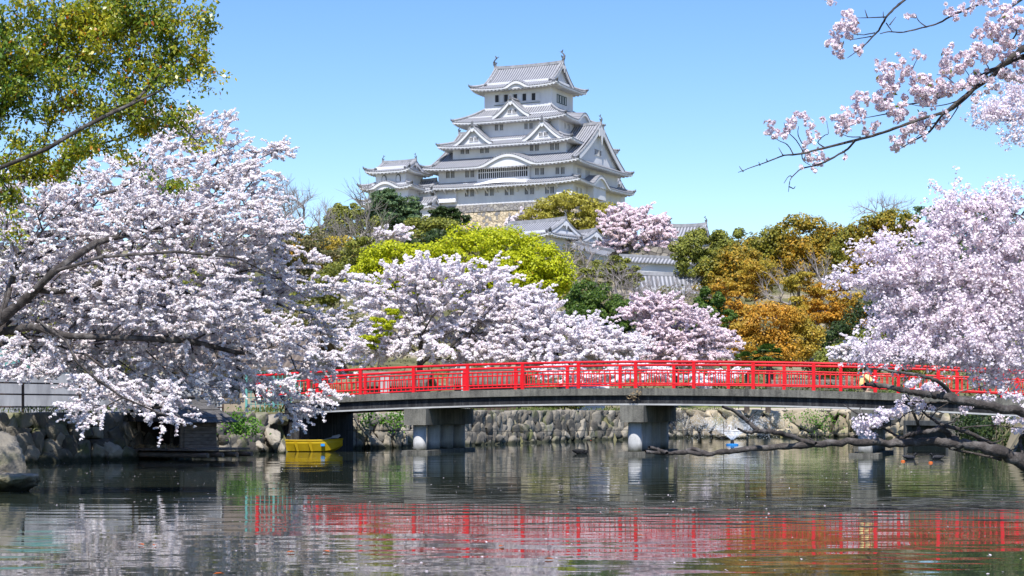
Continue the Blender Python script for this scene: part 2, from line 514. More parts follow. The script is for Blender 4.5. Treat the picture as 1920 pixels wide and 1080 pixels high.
def mat_water():
    m, nt, bs = new_mat('pond_water')
    n0 = noise_node(nt, .05, 2)
    r = ramp_node(nt, [(.3, (.024, .033, .025)), (.7, (.036, .045, .034))])
    nt.links.new(n0.outputs['Fac'], r.inputs['Fac'])
    nt.links.new(r.outputs['Color'], bs.inputs['Base Color'])
    bs.inputs['Roughness'].default_value = .03
    bs.inputs['IOR'].default_value = 1.333
    bs.inputs['Specular IOR Level'].default_value = .5
    a = noise_node(nt, 1.0, 1.5, .45, vec_scale=(.75, 1.7, 1))
    b_ = noise_node(nt, 1.0, 2, .5, vec_scale=(.16, .40, 1))
    pm = noise_node(nt, .07, 2, .5)           # breezier and calmer patches
    ad = nt.nodes.new('ShaderNodeMath')
    ad.operation = 'MULTIPLY_ADD'
    ad.inputs[1].default_value = 2.2
    nt.links.new(b_.outputs['Fac'], ad.inputs[0])
    nt.links.new(a.outputs['Fac'], ad.inputs[2])
    bp = nt.nodes.new('ShaderNodeBump')
    bp.inputs['Distance'].default_value = .0095
    mr = nt.nodes.new('ShaderNodeMapRange')
    mr.inputs['From Min'].default_value = .3
    mr.inputs['From Max'].default_value = .7
    mr.inputs['To Min'].default_value = .30
    mr.inputs['To Max'].default_value = 1.0
    nt.links.new(pm.outputs['Fac'], mr.inputs['Value'])
    nt.links.new(mr.outputs['Result'], bp.inputs['Strength'])
    nt.links.new(ad.outputs[0], bp.inputs['Height'])
    nt.links.new(bp.outputs['Normal'], bs.inputs['Normal'])
    return m




def mat_concrete(name, stops, streak=.6):
    m, nt, bs = new_mat(name)
    bs.inputs['Roughness'].default_value = .92
    n1 = noise_node(nt, .9, 6, .65)
    n2 = noise_node(nt, 1.0, 5, .7, vec_scale=(5.5, 5.5, .5))
    n3 = noise_node(nt, 22, 3, .7)
    mx = nt.nodes.new('ShaderNodeMix')
    mx.inputs['Factor'].default_value = streak
    nt.links.new(n1.outputs['Fac'], mx.inputs['A'])
    nt.links.new(n2.outputs['Fac'], mx.inputs['B'])
    m2 = nt.nodes.new('ShaderNodeMix')
    m2.inputs['Factor'].default_value = .22
    nt.links.new(mx.outputs['Result'], m2.inputs['A'])
    nt.links.new(n3.outputs['Fac'], m2.inputs['B'])
    r = ramp_node(nt, stops)
    nt.links.new(m2.outputs['Result'], r.inputs['Fac'])
    nt.links.new(r.outputs['Color'], bs.inputs['Base Color'])
    b = nt.nodes.new('ShaderNodeBump')
    b.inputs['Strength'].default_value = .5
    b.inputs['Distance'].default_value = .02
    nt.links.new(n3.outputs['Fac'], b.inputs['Height'])
    nt.links.new(b.outputs['Normal'], bs.inputs['Normal'])
    return m


M['concrete'] = mat_concrete('weathered_concrete', [(.34, (.025, .024, .022)), (.43, (.085, .082, .072)), (.52, (.16, .154, .132)), (.66, (.26, .248, .212))], .5)
M['concrete_dark'] = mat_concrete('stained_shaded_concrete', [(.38, (.010, .010, .012)), (.52, (.028, .028, .031)), (.62, (.08, .08, .08)), (.72, (.20, .20, .19))], .75)  # streaky stains, with the shade under the deck lip also painted into the colour
M['pile'] = mat_concrete('pile_concrete', [(.32, (.26, .27, .27)), (.5, (.43, .43, .43)), (.65, (.55, .55, .54))], .7)


def weather(m, moss=.0, top=.22):
    """wet dark tide line just above the water and patches of moss, on the stone itself"""
    nt = m.node_tree
    bs = nt.nodes['Principled BSDF']
    src = bs.inputs['Base Color'].links[0].from_socket
    g = nt.nodes.new('ShaderNodeNewGeometry')
    sp = nt.nodes.new('ShaderNodeSeparateXYZ')
    nt.links.new(g.outputs['Position'], sp.inputs['Vector'])
    n = nt.nodes.new('ShaderNodeTexNoise')
    n.inputs['Scale'].default_value = 3.0
    nt.links.new(g.outputs['Position'], n.inputs['Vector'])
    ma = nt.nodes.new('ShaderNodeMath')
    ma.operation = 'MULTIPLY_ADD'
    ma.inputs[1].default_value = -.28
    nt.links.new(n.outputs['Fac'], ma.inputs[0])
    nt.links.new(sp.outputs['Z'], ma.inputs[2])
    mr = nt.nodes.new('ShaderNodeMapRange')
    mr.inputs['From Min'].default_value = -.06
    mr.inputs['From Max'].default_value = top - .14
    nt.links.new(ma.outputs[0], mr.inputs['Value'])
    wet = nt.nodes.new('ShaderNodeMix')
    wet.data_type = 'RGBA'
    wet.inputs[6].default_value = (.035, .037, .022, 1)
    nt.links.new(mr.outputs['Result'], wet.inputs[0])
    if moss:
        n2 = nt.nodes.new('ShaderNodeTexNoise')
        n2.inputs['Scale'].default_value = 1.1
        n2.inputs['Detail'].default_value = 6
        nt.links.new(g.outputs['Position'], n2.inputs['Vector'])
        m2 = nt.nodes.new('ShaderNodeMapRange')
        m2.inputs['From Min'].default_value = .56
        m2.inputs['From Max'].default_value = .70
        m2.inputs['To Max'].default_value = moss
        nt.links.new(n2.outputs['Fac'], m2.inputs['Value'])
        mm = nt.nodes.new('ShaderNodeMix')
        mm.data_type = 'RGBA'
        mm.inputs[7].default_value = (.11, .13, .035, 1)
        nt.links.new(m2.outputs['Result'], mm.inputs[0])
        nt.links.new(src, mm.inputs[6])
        src = mm.outputs[2]
    nt.links.new(src, wet.inputs[7])
    nt.links.new(wet.outputs[2], bs.inputs['Base Color'])


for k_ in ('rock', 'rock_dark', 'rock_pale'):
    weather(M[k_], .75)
weather(M['pile'], 0, .40)
M['water'] = mat_water()

# ------------------------------------------------------------------ the setting: water, ground, sky above
POND = np.array([(-6, 13), (-8.5, 25), (-10.2, 34.6), (-10.7, 37.5), (-13.8, 44), (-15.8, 50), (-15.3, 53), (-14.6, 54.4), (-12.4, 57.9), (-8.8, 68),
                 (-6.7, 73.5), (-2.1, 80.5), (1.03, 87.7), (3.86, 93.8), (7.6, 99.5), (10.4, 104.5), (14, 106), (19.6, 105), (20.0, 100.5), (22.6, 88), (19.9, 75.5), (17.4, 61), (13.9, 45), (11.2, 32), (9.0, 24), (7.2, 13)], float)


def pond_sd(X, Y):
    """signed distance to the pond's edge: negative in the pond"""
    P = np.stack([np.ravel(X), np.ravel(Y)], 1)
    best = np.full(len(P), 1e9)
    inside = np.zeros(len(P), bool)
    n = len(POND)
    for i in range(n):
        a, b = POND[i], POND[(i + 1) % n]
        d = b - a
        t = np.clip(((P - a) @ d) / (d @ d), 0, 1)
        best = np.minimum(best, np.hypot(*(P - a - t[:, None] * d).T))
        c = ((a[1] > P[:, 1]) != (b[1] > P[:, 1])) & (P[:, 0] < (b[0] - a[0]) * (P[:, 1] - a[1]) / (b[1] - a[1] + 1e-12) + a[0])
        inside ^= c
    return np.where(inside, -best, best).reshape(np.shape(X))


def sstep(x):
    x = np.clip(x, 0, 1)
    return x * x * (3 - 2 * x)


def hill(x, y):
    x, y = np.asarray(x, float), np.asarray(y, float)
    z = 1.5 + .022 * np.clip(y - 106, 0, 400) * sstep((y - 106) / 20)
    z = z - 1.4 * (1 - sstep((y - 14) / 10.0)) * (np.abs(x) < 400)
    z = z + 28.5 * sstep((y - 150) / 240.0)
    z = z - 14 * sstep((np.abs(x - 5) - 90) / 200.0) * sstep((y - 150) / 200)
    z = z + .25 * np.sin(x * .11 + 1) * np.sin(y * .09) * sstep((y - 110) / 40)
    return z - 18 * sstep((y - 470) / 250.0)


def ground_z(x, y):
    return float(hill(x, y))


gx = np.concatenate([np.linspace(-320, -64, 20), np.arange(-60, 60.01, 1.0), np.linspace(64, 320, 20)])
gy = np.concatenate([np.linspace(-60, -4, 8), np.arange(0, 130.01, 1.0), np.linspace(133, 460, 70), np.linspace(480, 1000, 14)])
GX, GY = np.meshgrid(gx, gy)
sd = pond_sd(GX, GY)
GZ = np.where(sd < .25, -1.2, hill(GX, GY))
nx, ny = len(gx), len(gy)
ii = np.arange(nx * ny).reshape(ny, nx)
gf = np.stack([ii[:-1, :-1], ii[:-1, 1:], ii[1:, 1:], ii[1:, :-1]], -1).reshape(-1, 4)
tag(np_mesh('ground', np.stack([GX, GY, GZ], -1).reshape(-1, 3), gf, M['ground'], smooth=True), kind='structure')
wv = np.array([(-70, -20, 0), (70, -20, 0), (70, 125, 0), (-70, 125, 0)], float)
tag(np_mesh('pond_water', wv, [(0, 1, 2, 3)], M['water']), kind='structure')

# ------------------------------------------------------------------ rocks and pond walls
_ph = (1 + sqrt(5)) / 2


def icosphere(sub):
    v = [(-1, _ph, 0), (1, _ph, 0), (-1, -_ph, 0), (1, -_ph, 0), (0, -1, _ph), (0, 1, _ph), (0, -1, -_ph), (0, 1, -_ph), (_ph, 0, -1), (_ph, 0, 1), (-_ph, 0, -1), (-_ph, 0, 1)]
    f = [(0, 11, 5), (0, 5, 1), (0, 1, 7), (0, 7, 10), (0, 10, 11), (1, 5, 9), (5, 11, 4), (11, 10, 2), (10, 7, 6), (7, 1, 8), (3, 9, 4), (3, 4, 2), (3, 2, 6), (3, 6, 8), (3, 8, 9), (4, 9, 5), (2, 4, 11), (6, 2, 10), (8, 6, 7), (9, 8, 1)]
    v = [np.array(p) / np.linalg.norm(p) for p in v]
    for _ in range(sub):
        mid, nf = {}, []

        def m(a, b):
            k = (min(a, b), max(a, b))
            if k not in mid:
                p = v[a] + v[b]
                v.append(p / np.linalg.norm(p))
                mid[k] = len(v) - 1
            return mid[k]
        for a, b, c in f:
            x, y, z = m(a, b), m(b, c), m(c, a)
            nf += [(a, x, z), (b, y, x), (c, z, y), (x, y, z)]
        f = nf
    return np.array(v), np.array(f)


ICO = {k: icosphere(k) for k in (1, 2, 3)}


def rock_verts(rng, size, sub=2, frame=None, planes=9):
    v = ICO[sub][0].copy()
    for _ in range(planes):
        n = rng.normal(size=3)
        n /= np.linalg.norm(n)
        d = rng.uniform(.33, .72)
        s = v @ n
        over = np.clip(s - d, 0, None)
        v -= over[:, None] * n * .93
    v *= (1 + .05 * rng.normal(size=len(v)))[:, None]
    v *= np.asarray(size)[None] * .64
    if frame is not None:
        v = v @ np.asarray(frame)
    return v


def stone_wall(name, label, path, h, row, rng, mat, z0=-.25, jitter=.18, lean=.25, sub=2, slant=0.0, skip=None):
    """a dry stone bank wall along path (list of xy); one thing: stones and a dark core"""
    path = np.asarray(path, float)
    base = np.array([path[len(path) // 2][0], path[len(path) // 2][1], 0])
    t = thing(name, label, 'stone wall', base)
    vs, fs, b = [], [], 0
    core = MB()
    seg = np.diff(path, axis=0)
    L = np.hypot(seg[:, 0], seg[:, 1])
    cum = np.concatenate([[0], np.cumsum(L)])
    cx, cy = 1.0, 70.0

    def at(s):
        i = int(np.clip(np.searchsorted(cum, s) - 1, 0, len(seg) - 1))
        d = seg[i] / L[i]
        return path[i] + d * (s - cum[i]), d
    z = z0
    while z < h - .12:
        rh = min(row * rng.uniform(.75, 1.3), h - z)
        s = rng.uniform(-.5, 0) * row
        while s < cum[-1]:
            w = row * rng.uniform(.6, 2.0)
            p, d = at(min(max(s + w / 2, 0), cum[-1] - .01))
            out = np.array([d[1], -d[0]])            # towards the pond when the path runs with the pond on its right
            if skip is None or not skip(p, z):
                k = (z + rh / 2) / h
                ce = np.array([*(p - out * (k * lean * h) + out * rng.uniform(-.06, .10)), z + rh / 2])
                ang = slant * rng.uniform(.5, 1.4) + rng.normal() * .18
                ex = np.array([d[0] * cos(ang), d[1] * cos(ang), sin(ang)])
                ez = np.array([-d[0] * sin(ang), -d[1] * sin(ang), cos(ang)])
                ey = np.array([*out, 0.])
                pale_ = mat is M['rock_pale']
                v = rock_verts(rng, (w * (1.22 if pale_ else 1.36), row * 1.5, rh * (rng.uniform(1.2, 1.45) if pale_ else rng.uniform(1.35, 1.7))), sub)
                fl_ = row * rng.uniform(.18, .36)
                v[:, 1] = np.where(v[:, 1] > fl_, fl_ + (v[:, 1] - fl_) * .30, v[:, 1])
                v = v @ np.stack([ex, ey, ez])
                v = v + ce
                v[:, 2] = np.where(v[:, 2] > h, h + (v[:, 2] - h) * .12, v[:, 2])
                vs.append(v)
                fs.append(ICO[sub][1] + b)
                b += len(v)
            s += w * rng.uniform(.92, 1.0)
        z += rh * .88
    o = np_mesh('stones', np.concatenate(vs), np.concatenate(fs), mat, t)
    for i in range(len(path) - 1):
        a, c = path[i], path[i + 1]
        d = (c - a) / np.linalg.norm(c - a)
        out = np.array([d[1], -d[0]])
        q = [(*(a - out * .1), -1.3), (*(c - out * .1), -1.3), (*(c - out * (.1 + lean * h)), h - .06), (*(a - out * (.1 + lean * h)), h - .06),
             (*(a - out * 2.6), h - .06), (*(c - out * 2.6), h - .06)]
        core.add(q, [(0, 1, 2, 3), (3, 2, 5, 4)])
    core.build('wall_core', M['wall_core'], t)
    return t


rngw = np.random.default_rng(5)


def seg_of(i, j):
    return [tuple(POND[k]) for k in range(i, j + 1)]


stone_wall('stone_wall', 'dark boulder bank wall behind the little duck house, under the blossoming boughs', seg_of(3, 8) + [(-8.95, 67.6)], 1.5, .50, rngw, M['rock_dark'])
stone_wall('stone_wall', 'grey boulder wall with ivy beside the yellow boat and the first bridge pier', [(-8.8, 68)] + seg_of(10, 11), 1.5, .46, rngw, M['rock'], slant=.2,
           skip=lambda p, z: 68.2 < p[1] < 71.2 and z < 1.0)
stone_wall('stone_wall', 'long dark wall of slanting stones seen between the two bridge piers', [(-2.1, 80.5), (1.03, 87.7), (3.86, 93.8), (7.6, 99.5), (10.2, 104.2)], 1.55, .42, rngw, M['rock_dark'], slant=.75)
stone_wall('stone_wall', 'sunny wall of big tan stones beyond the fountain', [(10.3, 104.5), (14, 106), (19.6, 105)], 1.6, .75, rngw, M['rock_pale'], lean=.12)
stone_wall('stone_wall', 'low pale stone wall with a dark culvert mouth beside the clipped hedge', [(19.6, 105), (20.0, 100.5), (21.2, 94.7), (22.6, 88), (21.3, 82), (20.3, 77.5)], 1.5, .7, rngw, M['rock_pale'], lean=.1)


def boulder(label, c, size, seed, group=None, mat='rock', sub=3):
    rng = np.random.default_rng(seed)
    v = rock_verts(rng, size, sub, planes=14) + np.asarray(c, float)
    o = np_mesh('boulder', v - np.asarray(c, float), ICO[sub][1], M[mat])
    o.location = tuple(float(x) for x in c)
    return tag(o, label, 'boulder', group)


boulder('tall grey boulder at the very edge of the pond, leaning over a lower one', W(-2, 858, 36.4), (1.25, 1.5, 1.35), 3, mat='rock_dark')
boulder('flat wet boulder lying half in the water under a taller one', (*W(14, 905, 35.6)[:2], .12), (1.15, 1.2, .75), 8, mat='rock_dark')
boulder('pale lichen-spotted boulder at the foot of the dark wall beside the duck house', (*W(163, 836, 57.0)[:2], .38), (.75, .7, .75), 11)
boulder('squat rounded boulder in the water next to the duck house deck', (*W(212, 846, 57.2)[:2], .2), (.8, .8, .75), 12)
boulder('upright pale boulder just left of the yellow boat', (*W(515, 820, 67)[:2], .5), (.62, .6, .95), 14)
boulder('small round pale boulder touching the yellow boat\'s end', (*W(529, 838, 66.6)[:2], .16), (.36, .4, .44), 15)
boulder('low tan boulder between the ivy and the yellow boat', (*W(484, 834, 66.4)[:2], .25), (.7, .7, .62), 16)
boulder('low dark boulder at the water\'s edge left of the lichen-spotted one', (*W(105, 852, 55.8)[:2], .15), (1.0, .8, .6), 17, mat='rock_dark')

# ------------------------------------------------------------------ japanese roofs and towers
CA = radians(26)


class Fr:
    """a building's frame: u along its front, v away from the viewer, z up"""

    def __init__(s, c, ang, z0=0.0):
        s.c = np.array([c[0], c[1], 0.0])
        s.u = np.array([cos(ang), -sin(ang), 0])
        s.v = np.array([sin(ang), cos(ang), 0])
        s.z = np.array([0, 0, 1.0])

    def __call__(s, u, v, z):
        return s.c + s.u * u + s.v * v + s.z * z

    def side(s, k):
        """(along, out) -> (u, v)"""
        return {'front': lambda a, o: (a, -o), 'right': lambda a, o: (o, a), 'back': lambda a, o: (-a, o), 'left': lambda a, o: (-o, -a)}[k]

    def u_at(s, px, v):
        """u where the pixel column px meets the plane v"""
        m = (px - 960) / F
        p = s.c + s.v * v
        return -(p[0] - m * p[1]) / (s.u[0] - m * s.u[1])

    def z_at(s, py, u, v):
        return EYE + (HZ - py) / F * s(u, v, 0)[1]


def kara(x):
    """karahafu eave curve: 1 at 0, soft shoulders, 0 at |x|>=1"""
    x = abs(x)
    return 0 if x >= 1 else (0.5 + 0.5 * cos(pi * x)) ** 0.8


def grid_add(mb, P, UV):
    ns, nt = P.shape[0] - 1, P.shape[1] - 1
    v = P.reshape(-1, 3)
    f, uvs = [], []
    for i in range(ns):
        for j in range(nt):
            q = (i * (nt + 1) + j, (i + 1) * (nt + 1) + j, (i + 1) * (nt + 1) + j + 1, i * (nt + 1) + j + 1)
            f.append(q)
            uvs.append([UV[k // (nt + 1), k % (nt + 1)] for k in q])
    mb.add(v, f, uvs)


def eave_trim(fr, side, L, line, soff_in, wall_out, roofo, rafters=True, band=.30, step=.95):
    """white band under the eave, soffit and rafters. line(a)->(out, z, bump)"""
    sd_ = fr.side(side)
    mb, rf = MB(), MB()
    aa = np.linspace(-L, L, 81)
    pts = [(a,) + line(a) for a in aa]
    for (a0, o0, z0, b0), (a1, o1, z1, b1) in zip(pts[:-1], pts[1:]):
        t0, t1 = band + .35 * min(1, b0 * 2), band + .35 * min(1, b1 * 2)
        A, B = fr(*sd_(a0, o0 - .06), z0 - .16), fr(*sd_(a1, o1 - .06), z1 - .16)
        A2, B2 = fr(*sd_(a0, o0 - .06), z0 - .16 - t0), fr(*sd_(a1, o1 - .06), z1 - .16 - t1)
        A3, B3 = fr(*sd_(a0, o0 - .5), z0 - .16 - t0), fr(*sd_(a1, o1 - .5), z1 - .16 - t1)
        mb.add([A, B, B2, A2, A3, B3], [(0, 1, 2, 3), (3, 2, 5, 4)])
        # soffit (or tympanum under a bump)
        zs0, zs1 = z0 - b0 - .16 - band, z1 - b1 - .16 - band
        k = L and wall_out / max(soff_in, 1e-6)
        C, D = fr(*sd_(a0, o0 - .5), zs0), fr(*sd_(a1, o1 - .5), zs1)
        lim = lambda a: max(-soff_in, min(soff_in, a))
        E_, G = fr(*sd_(lim(a0), wall_out - .05), z0 - b0 - .05), fr(*sd_(lim(a1), wall_out - .05), z1 - b1 - .05)
        mb.add([A3, B3, D, C], [(0, 1, 2, 3)])
        mb.add([C, D, G, E_], [(0, 1, 2, 3)])
    o = mb.build('eave', M['plaster'], roofo)
    if rafters:
        a = -L + .3
        while a < L - .2:
            out, z, b = line(a)
            if True:
                if b >= .12:
                    out, z = out - .45, z - b
                ain = max(-soff_in, min(soff_in, a))
                rf.bar(fr(*sd_(a, out - .12), z - .16 - band - .02), fr(*sd_(ain, wall_out - .1), z - .30), .40, .36)
            a += step
        if rf.v:
            rf.build('rafters', M['plaster'], roofo)


def skirt_roof(fr, th, we, se, wi, si, ze, H, wl, sl_, lift=.5, bumps=(), nt=8, sides=('front', 'right', 'back', 'left'), label=None):
    """a hipped skirt of roof between the eave rectangle and the wall above; bumps: (side, centre, half width, height)"""
    mb = MB()
    ends = {'front': (we, se, wi, si), 'back': (we, se, wi, si), 'right': (se, we, si, wi), 'left': (se, we, si, wi)}
    lines = {}
    for sd_n in sides:
        L, O, Li, Oi = ends[sd_n]
        bs = [(c, w, h) for s_, c, w, h in bumps if s_ == sd_n]

        def bump(a, bs=bs):
            return max([h * kara((a - c) / w) for c, w, h in bs] + [0.0])

        def line(a, L=L, O=O, bump=bump):
            b = bump(a)
            return O, ze + lift * abs(a / L) ** 5 + b, b
        lines[sd_n] = (L, line)
        ns = 80
        P = np.zeros((ns + 1, nt + 1, 3))
        UV = np.zeros((ns + 1, nt + 1, 2))
        sf = fr.side(sd_n)
        for i in range(ns + 1):
            for j in range(nt + 1):
                s_, t = -1 + 2 * i / ns, j / nt
                a = s_ * (L * (1 - t) + Li * t)
                o = O * (1 - t) + Oi * t
                z = ze + H * (.7 * t + .3 * t * t) + lift * (1 - t) ** 2 * abs(s_) ** 5
                a0 = s_ * L
                b = bump(a)
                if b > .01:
                    z = max(z, ze + b + .12 * t * H) if t > 0 else ze + b
                P[i, j] = fr(*sf(a, o), z)
                UV[i, j] = (a, t)
        grid_add(mb, P, UV)
        Pe = np.stack([P[:, 0], P[:, 0] - np.array([0, 0, .17])], 1)
        grid_add(mb, Pe, np.stack([UV[:, 0], UV[:, 0]], 1))
    ro = mb.build('roof', M['tile'], th)
    if label:
        ro['label'] = label
    for sd_n in sides:
        L, line = lines[sd_n]
        soff_in, wall = {'front': (wl, sl_), 'back': (wl, sl_), 'right': (sl_, wl), 'left': (sl_, wl)}[sd_n]
        eave_trim(fr, sd_n, L, line, soff_in, wall, ro)
    for su in (-1, 1):
        for sv in (-1, 1):
            if ('right' if su > 0 else 'left') not in sides or ('front' if sv < 0 else 'back') not in sides:
                continue
            pts = []
            for k in range(9):
                t = k / 8
                pts.append(fr(su * (we * (1 - t) + wi * t), sv * (se * (1 - t) + si * t), ze + H * (.7 * t + .3 * t * t) + lift * (1 - t) ** 2 + .18))
            hip_ridge(pts, ro)
    return ro


def hip_ridge(pts, parent, r=.30, oni=True):
    m = MB()
    m.tube(pts, [r] * len(pts), 6)
    o = m.build('hip_ridge', M['ridge_tile'], parent)
    if oni:
        p, q = np.asarray(pts[0]), np.asarray(pts[1])
        d = (q - p) / np.linalg.norm(q - p)
        t = MB()
        t.tube([p + d * .5, p + d * .1, p - d * .25 + np.array([0, 0, .2]), p - d * .3 + np.array([0, 0, .5])], [.33, .33, .2, .06], 5)
        t.build('ridge_end_tile', M['onigawara'], parent)
    return o


def shachi(p, dirv, parent, h=2.0):
    """roof-end fish: head down on the ridge, tail curling up"""
    p = np.asarray(p, float)
    d = np.asarray(dirv, float)
    z = np.array([0, 0, 1.0])
    m = MB()
    prof = [(0.10, 0, .20), (.0, .12, .26), (-.12, .32, .24), (-.16, .52, .18), (-.05, .72, .12), (.14, .86, .08), (.26, .94, .05)]
    m.tube([p + d * a * h + z * b * h for a, b, r in prof], [r * h * .55 for a, b, r in prof], 7)
    for s_ in (-1, 1):      # forked tail and side fins
        m.prism([p + d * .10 * h + z * .82 * h, p + d * (.42 if s_ > 0 else .02) * h + z * (1.0 if s_ > 0 else 1.14) * h, p + d * .28 * h + z * .90 * h], np.cross(d, z) * .12 * h)
        w = np.cross(d, z) * s_
        m.prism([p + w * .1 * h + z * .28 * h, p + w * .34 * h + z * .52 * h, p + w * .08 * h + z * .5 * h], d * .07 * h)
    return m.build('ridge_finial', M['onigawara'], parent)


def irimoya(fr, th, we, se, gl, ze, H, wl, sl_, lift=.5, bumps=(), oh=.55, fin=2.0, window=None, label=None, curve=.45, plaster='plaster', gable_trim=True):
    """hip-and-gable roof, ridge along u. gl: gable plane; H: rise from eave to ridge at v=0"""
    mb = MB()

    def prof(d):
        x = min(max(d / se, 0), 1)
        return H * ((1 - curve) * x + curve * x * x)
    fb = [(c, w, h) for s_, c, w, h in bumps if s_ == 'front']

    def bump(a):
        return max([h * kara((a - c) / w) for c, w, h in fb] + [0.0])
    dmax = we - gl
    nt = 16
    lines = {}
    for sd_n in ('front', 'back'):
        sf = fr.side(sd_n)
        us = np.unique(np.concatenate([np.linspace(-we, -gl, 7), np.linspace(-gl, gl, 61), np.linspace(gl, we, 7)]))
        P = np.zeros((len(us), nt + 1, 3))
        UV = np.zeros((len(us), nt + 1, 2))
        for i, a in enumerate(us):
            dm = se if abs(a) <= gl + 1e-6 else min((we - abs(a)) * se / se, dmax)
            dm = se if abs(a) <= gl + 1e-6 else we - abs(a)
            for j in range(nt + 1):
                d = dm * j / nt
                cl = abs(a / we)
                z = ze + prof(d) + lift * (1 - min(d / (dmax + 1e-6), 1)) ** 2 * cl ** 5
                b = bump(a) if sd_n == 'front' else 0
                if b > .01:
                    z = max(z, ze + b + .12 * d) if j else ze + b
                P[i, j] = fr(*sf(a, se - d), z)
                UV[i, j] = (a, d)
        grid_add(mb, P, UV)
        grid_add(mb, np.stack([P[:, 0], P[:, 0] - np.array([0, 0, .17])], 1), np.stack([UV[:, 0], UV[:, 0]], 1))
        lines[sd_n] = (we, (lambda a, sd_n=sd_n: (se, ze + lift * abs(a / we) ** 5 + (bump(a) if sd_n == 'front' else 0), bump(a) if sd_n == 'front' else 0)))
        # overhang past the gable planes
        for s_ in (-1, 1):
            ds = np.linspace(dmax * .92, se, 13)
            Q = np.zeros((2, 13, 3))
            for j, d in enumerate(ds):
                Q[0, j] = fr(*sf(s_ * gl * (1 if sd_n == 'front' else -1), se - d), ze + prof(d) + .02)
                Q[1, j] = fr(*sf(s_ * (gl + oh) * (1 if sd_n == 'front' else -1), se - d), ze + prof(d) + .02)
            grid_add(mb, Q, np.array([[(gl, d) for d in ds], [(gl + oh, d) for d in ds]]))
    for sd_n in ('right', 'left'):
        sf = fr.side(sd_n)
        vs = np.linspace(-se, se, 41)
        P = np.zeros((41, 9, 3))
        UV = np.zeros((41, 9, 2))
        for i in range(41):
            for j in range(9):
                d = dmax * j / 8
                s_ = -1 + i / 20
                a = s_ * (se - d)
                z = ze + prof(d) + lift * (1 - j / 8) ** 2 * abs(s_) ** 5
                P[i, j] = fr(*sf(a, we - d), z)
                UV[i, j] = (a, d)
        grid_add(mb, P, UV)
        grid_add(mb, np.stack([P[:, 0], P[:, 0] - np.array([0, 0, .17])], 1), np.stack([UV[:, 0], UV[:, 0]], 1))
        lines[sd_n] = (se, (lambda a: (we, ze + lift * abs(a / se) ** 5, 0.0)))
    ro = mb.build('roof', M['tile'], th)
    if label:
        ro['label'] = label
    for sd_n, (L, line) in lines.items():
        soff_in, wall = (wl, sl_) if sd_n in ('front', 'back') else (sl_, wl)
        eave_trim(fr, sd_n, L, line, soff_in, wall, ro)
    zr = ze + H
    for s_ in (-1, 1):          # gable ends
        g = MB()
        hv = se - dmax
        n = 12
        top = [(v, ze + prof(se - abs(v))) for v in np.linspace(-hv, hv, 2 * n + 1)]
        zb = ze + prof(dmax) - .3
        poly = [fr(s_ * (gl - .35), v, z - .1) for v, z in top] + [fr(s_ * (gl - .35), hv, zb), fr(s_ * (gl - .35), -hv, zb)]
        g.add(poly, [tuple(range(len(poly)))])
        go = g.build('gable', M[plaster], ro)
        bb = MB()
        th_ = max(.28, .055 * hv + .2)
        for a, b in zip(top[:-1], top[1:]):
            A, B = fr(s_ * (gl + oh - .08), a[0], a[1] - .04), fr(s_ * (gl + oh - .08), b[0], b[1] - .04)
            A2, B2 = A - np.array([0, 0, th_ * 1.25]), B - np.array([0, 0, th_ * 1.25])
            off = fr.u * (-s_ * .25)
            bb.add([A, B, B2, A2, A + off, B + off, B2 + off, A2 + off], [(0, 1, 2, 3), (3, 2, 6, 7), (7, 6, 5, 4)])
        bb.build('barge_board', M[plaster], go)
        rt = MB()
        for sv in (-1, 1):
            pts = [fr(s_ * (gl + oh - .2), sv * v, ze + prof(se - v) + .14) for v in np.linspace(hv, 0, 8)]
            rt.tube(pts, [.22] * 8, 5)
        rt.build('gable_ridge', M['ridge_tile'], go)
        if gable_trim:
            pd = MB()           # carved pendant under the peak
            c = fr(s_ * (gl + oh + .02), 0, zr - th_ * 1.2)
            k = hv * .12 + .12
            pd.prism([c + fr.v * -k, c + fr.v * k, c + fr.v * k * .9 - fr.z * k, c + fr.v * k * .35 - fr.z * k * .8, c - fr.z * k * 2.0, c - fr.v * k * .35 - fr.z * k * .8, c - fr.v * k * .9 - fr.z * k], fr.u * s_ * .12)
            pd.build('pendant', M[plaster], go)
        if window:
            wz, ww, wh, nb = window
            lattice(fr, 'right' if s_ > 0 else 'left', 0, gl - .33, ze + wz, ww, wh, nb, go)
    rd = MB()
    L = gl + oh
    k = .35 + .03 * fin
    xs = np.linspace(-L, L, 13)
    for a, b in zip(xs[:-1], xs[1:]):
        za, zb_ = zr + .2 * abs(a / L) ** 3, zr + .2 * abs(b / L) ** 3
        rd.bar(fr(a, 0, za + k * .35), fr(b, 0, zb_ + k * .35), k * 1.3, k * 1.6)
    rd.build('main_ridge', M['ridge_tile'], ro)
    for s_ in (-1, 1):
        if fin > 0:
            shachi(fr(s_ * (L - .25), 0, zr + k * 1.0), fr.u * -s_, ro, fin)
        for sv in (-1, 1):
            pts = []
            for q in range(7):
                d = dmax * q / 6
                pts.append(fr(s_ * (we - d), sv * (se - d), ze + prof(d) + lift * (1 - q / 6) ** 2 + .18))
            hip_ridge(pts, ro, r=.22 + .04 * min(fin, 2))
            dr = [fr(s_ * (gl - .2), sv * (se - d), ze + prof(d) + .15) for d in np.linspace(dmax * .8, se - .2, 8)]
            hip_ridge(dr, ro, r=.2 + .04 * min(fin, 2))
    return ro


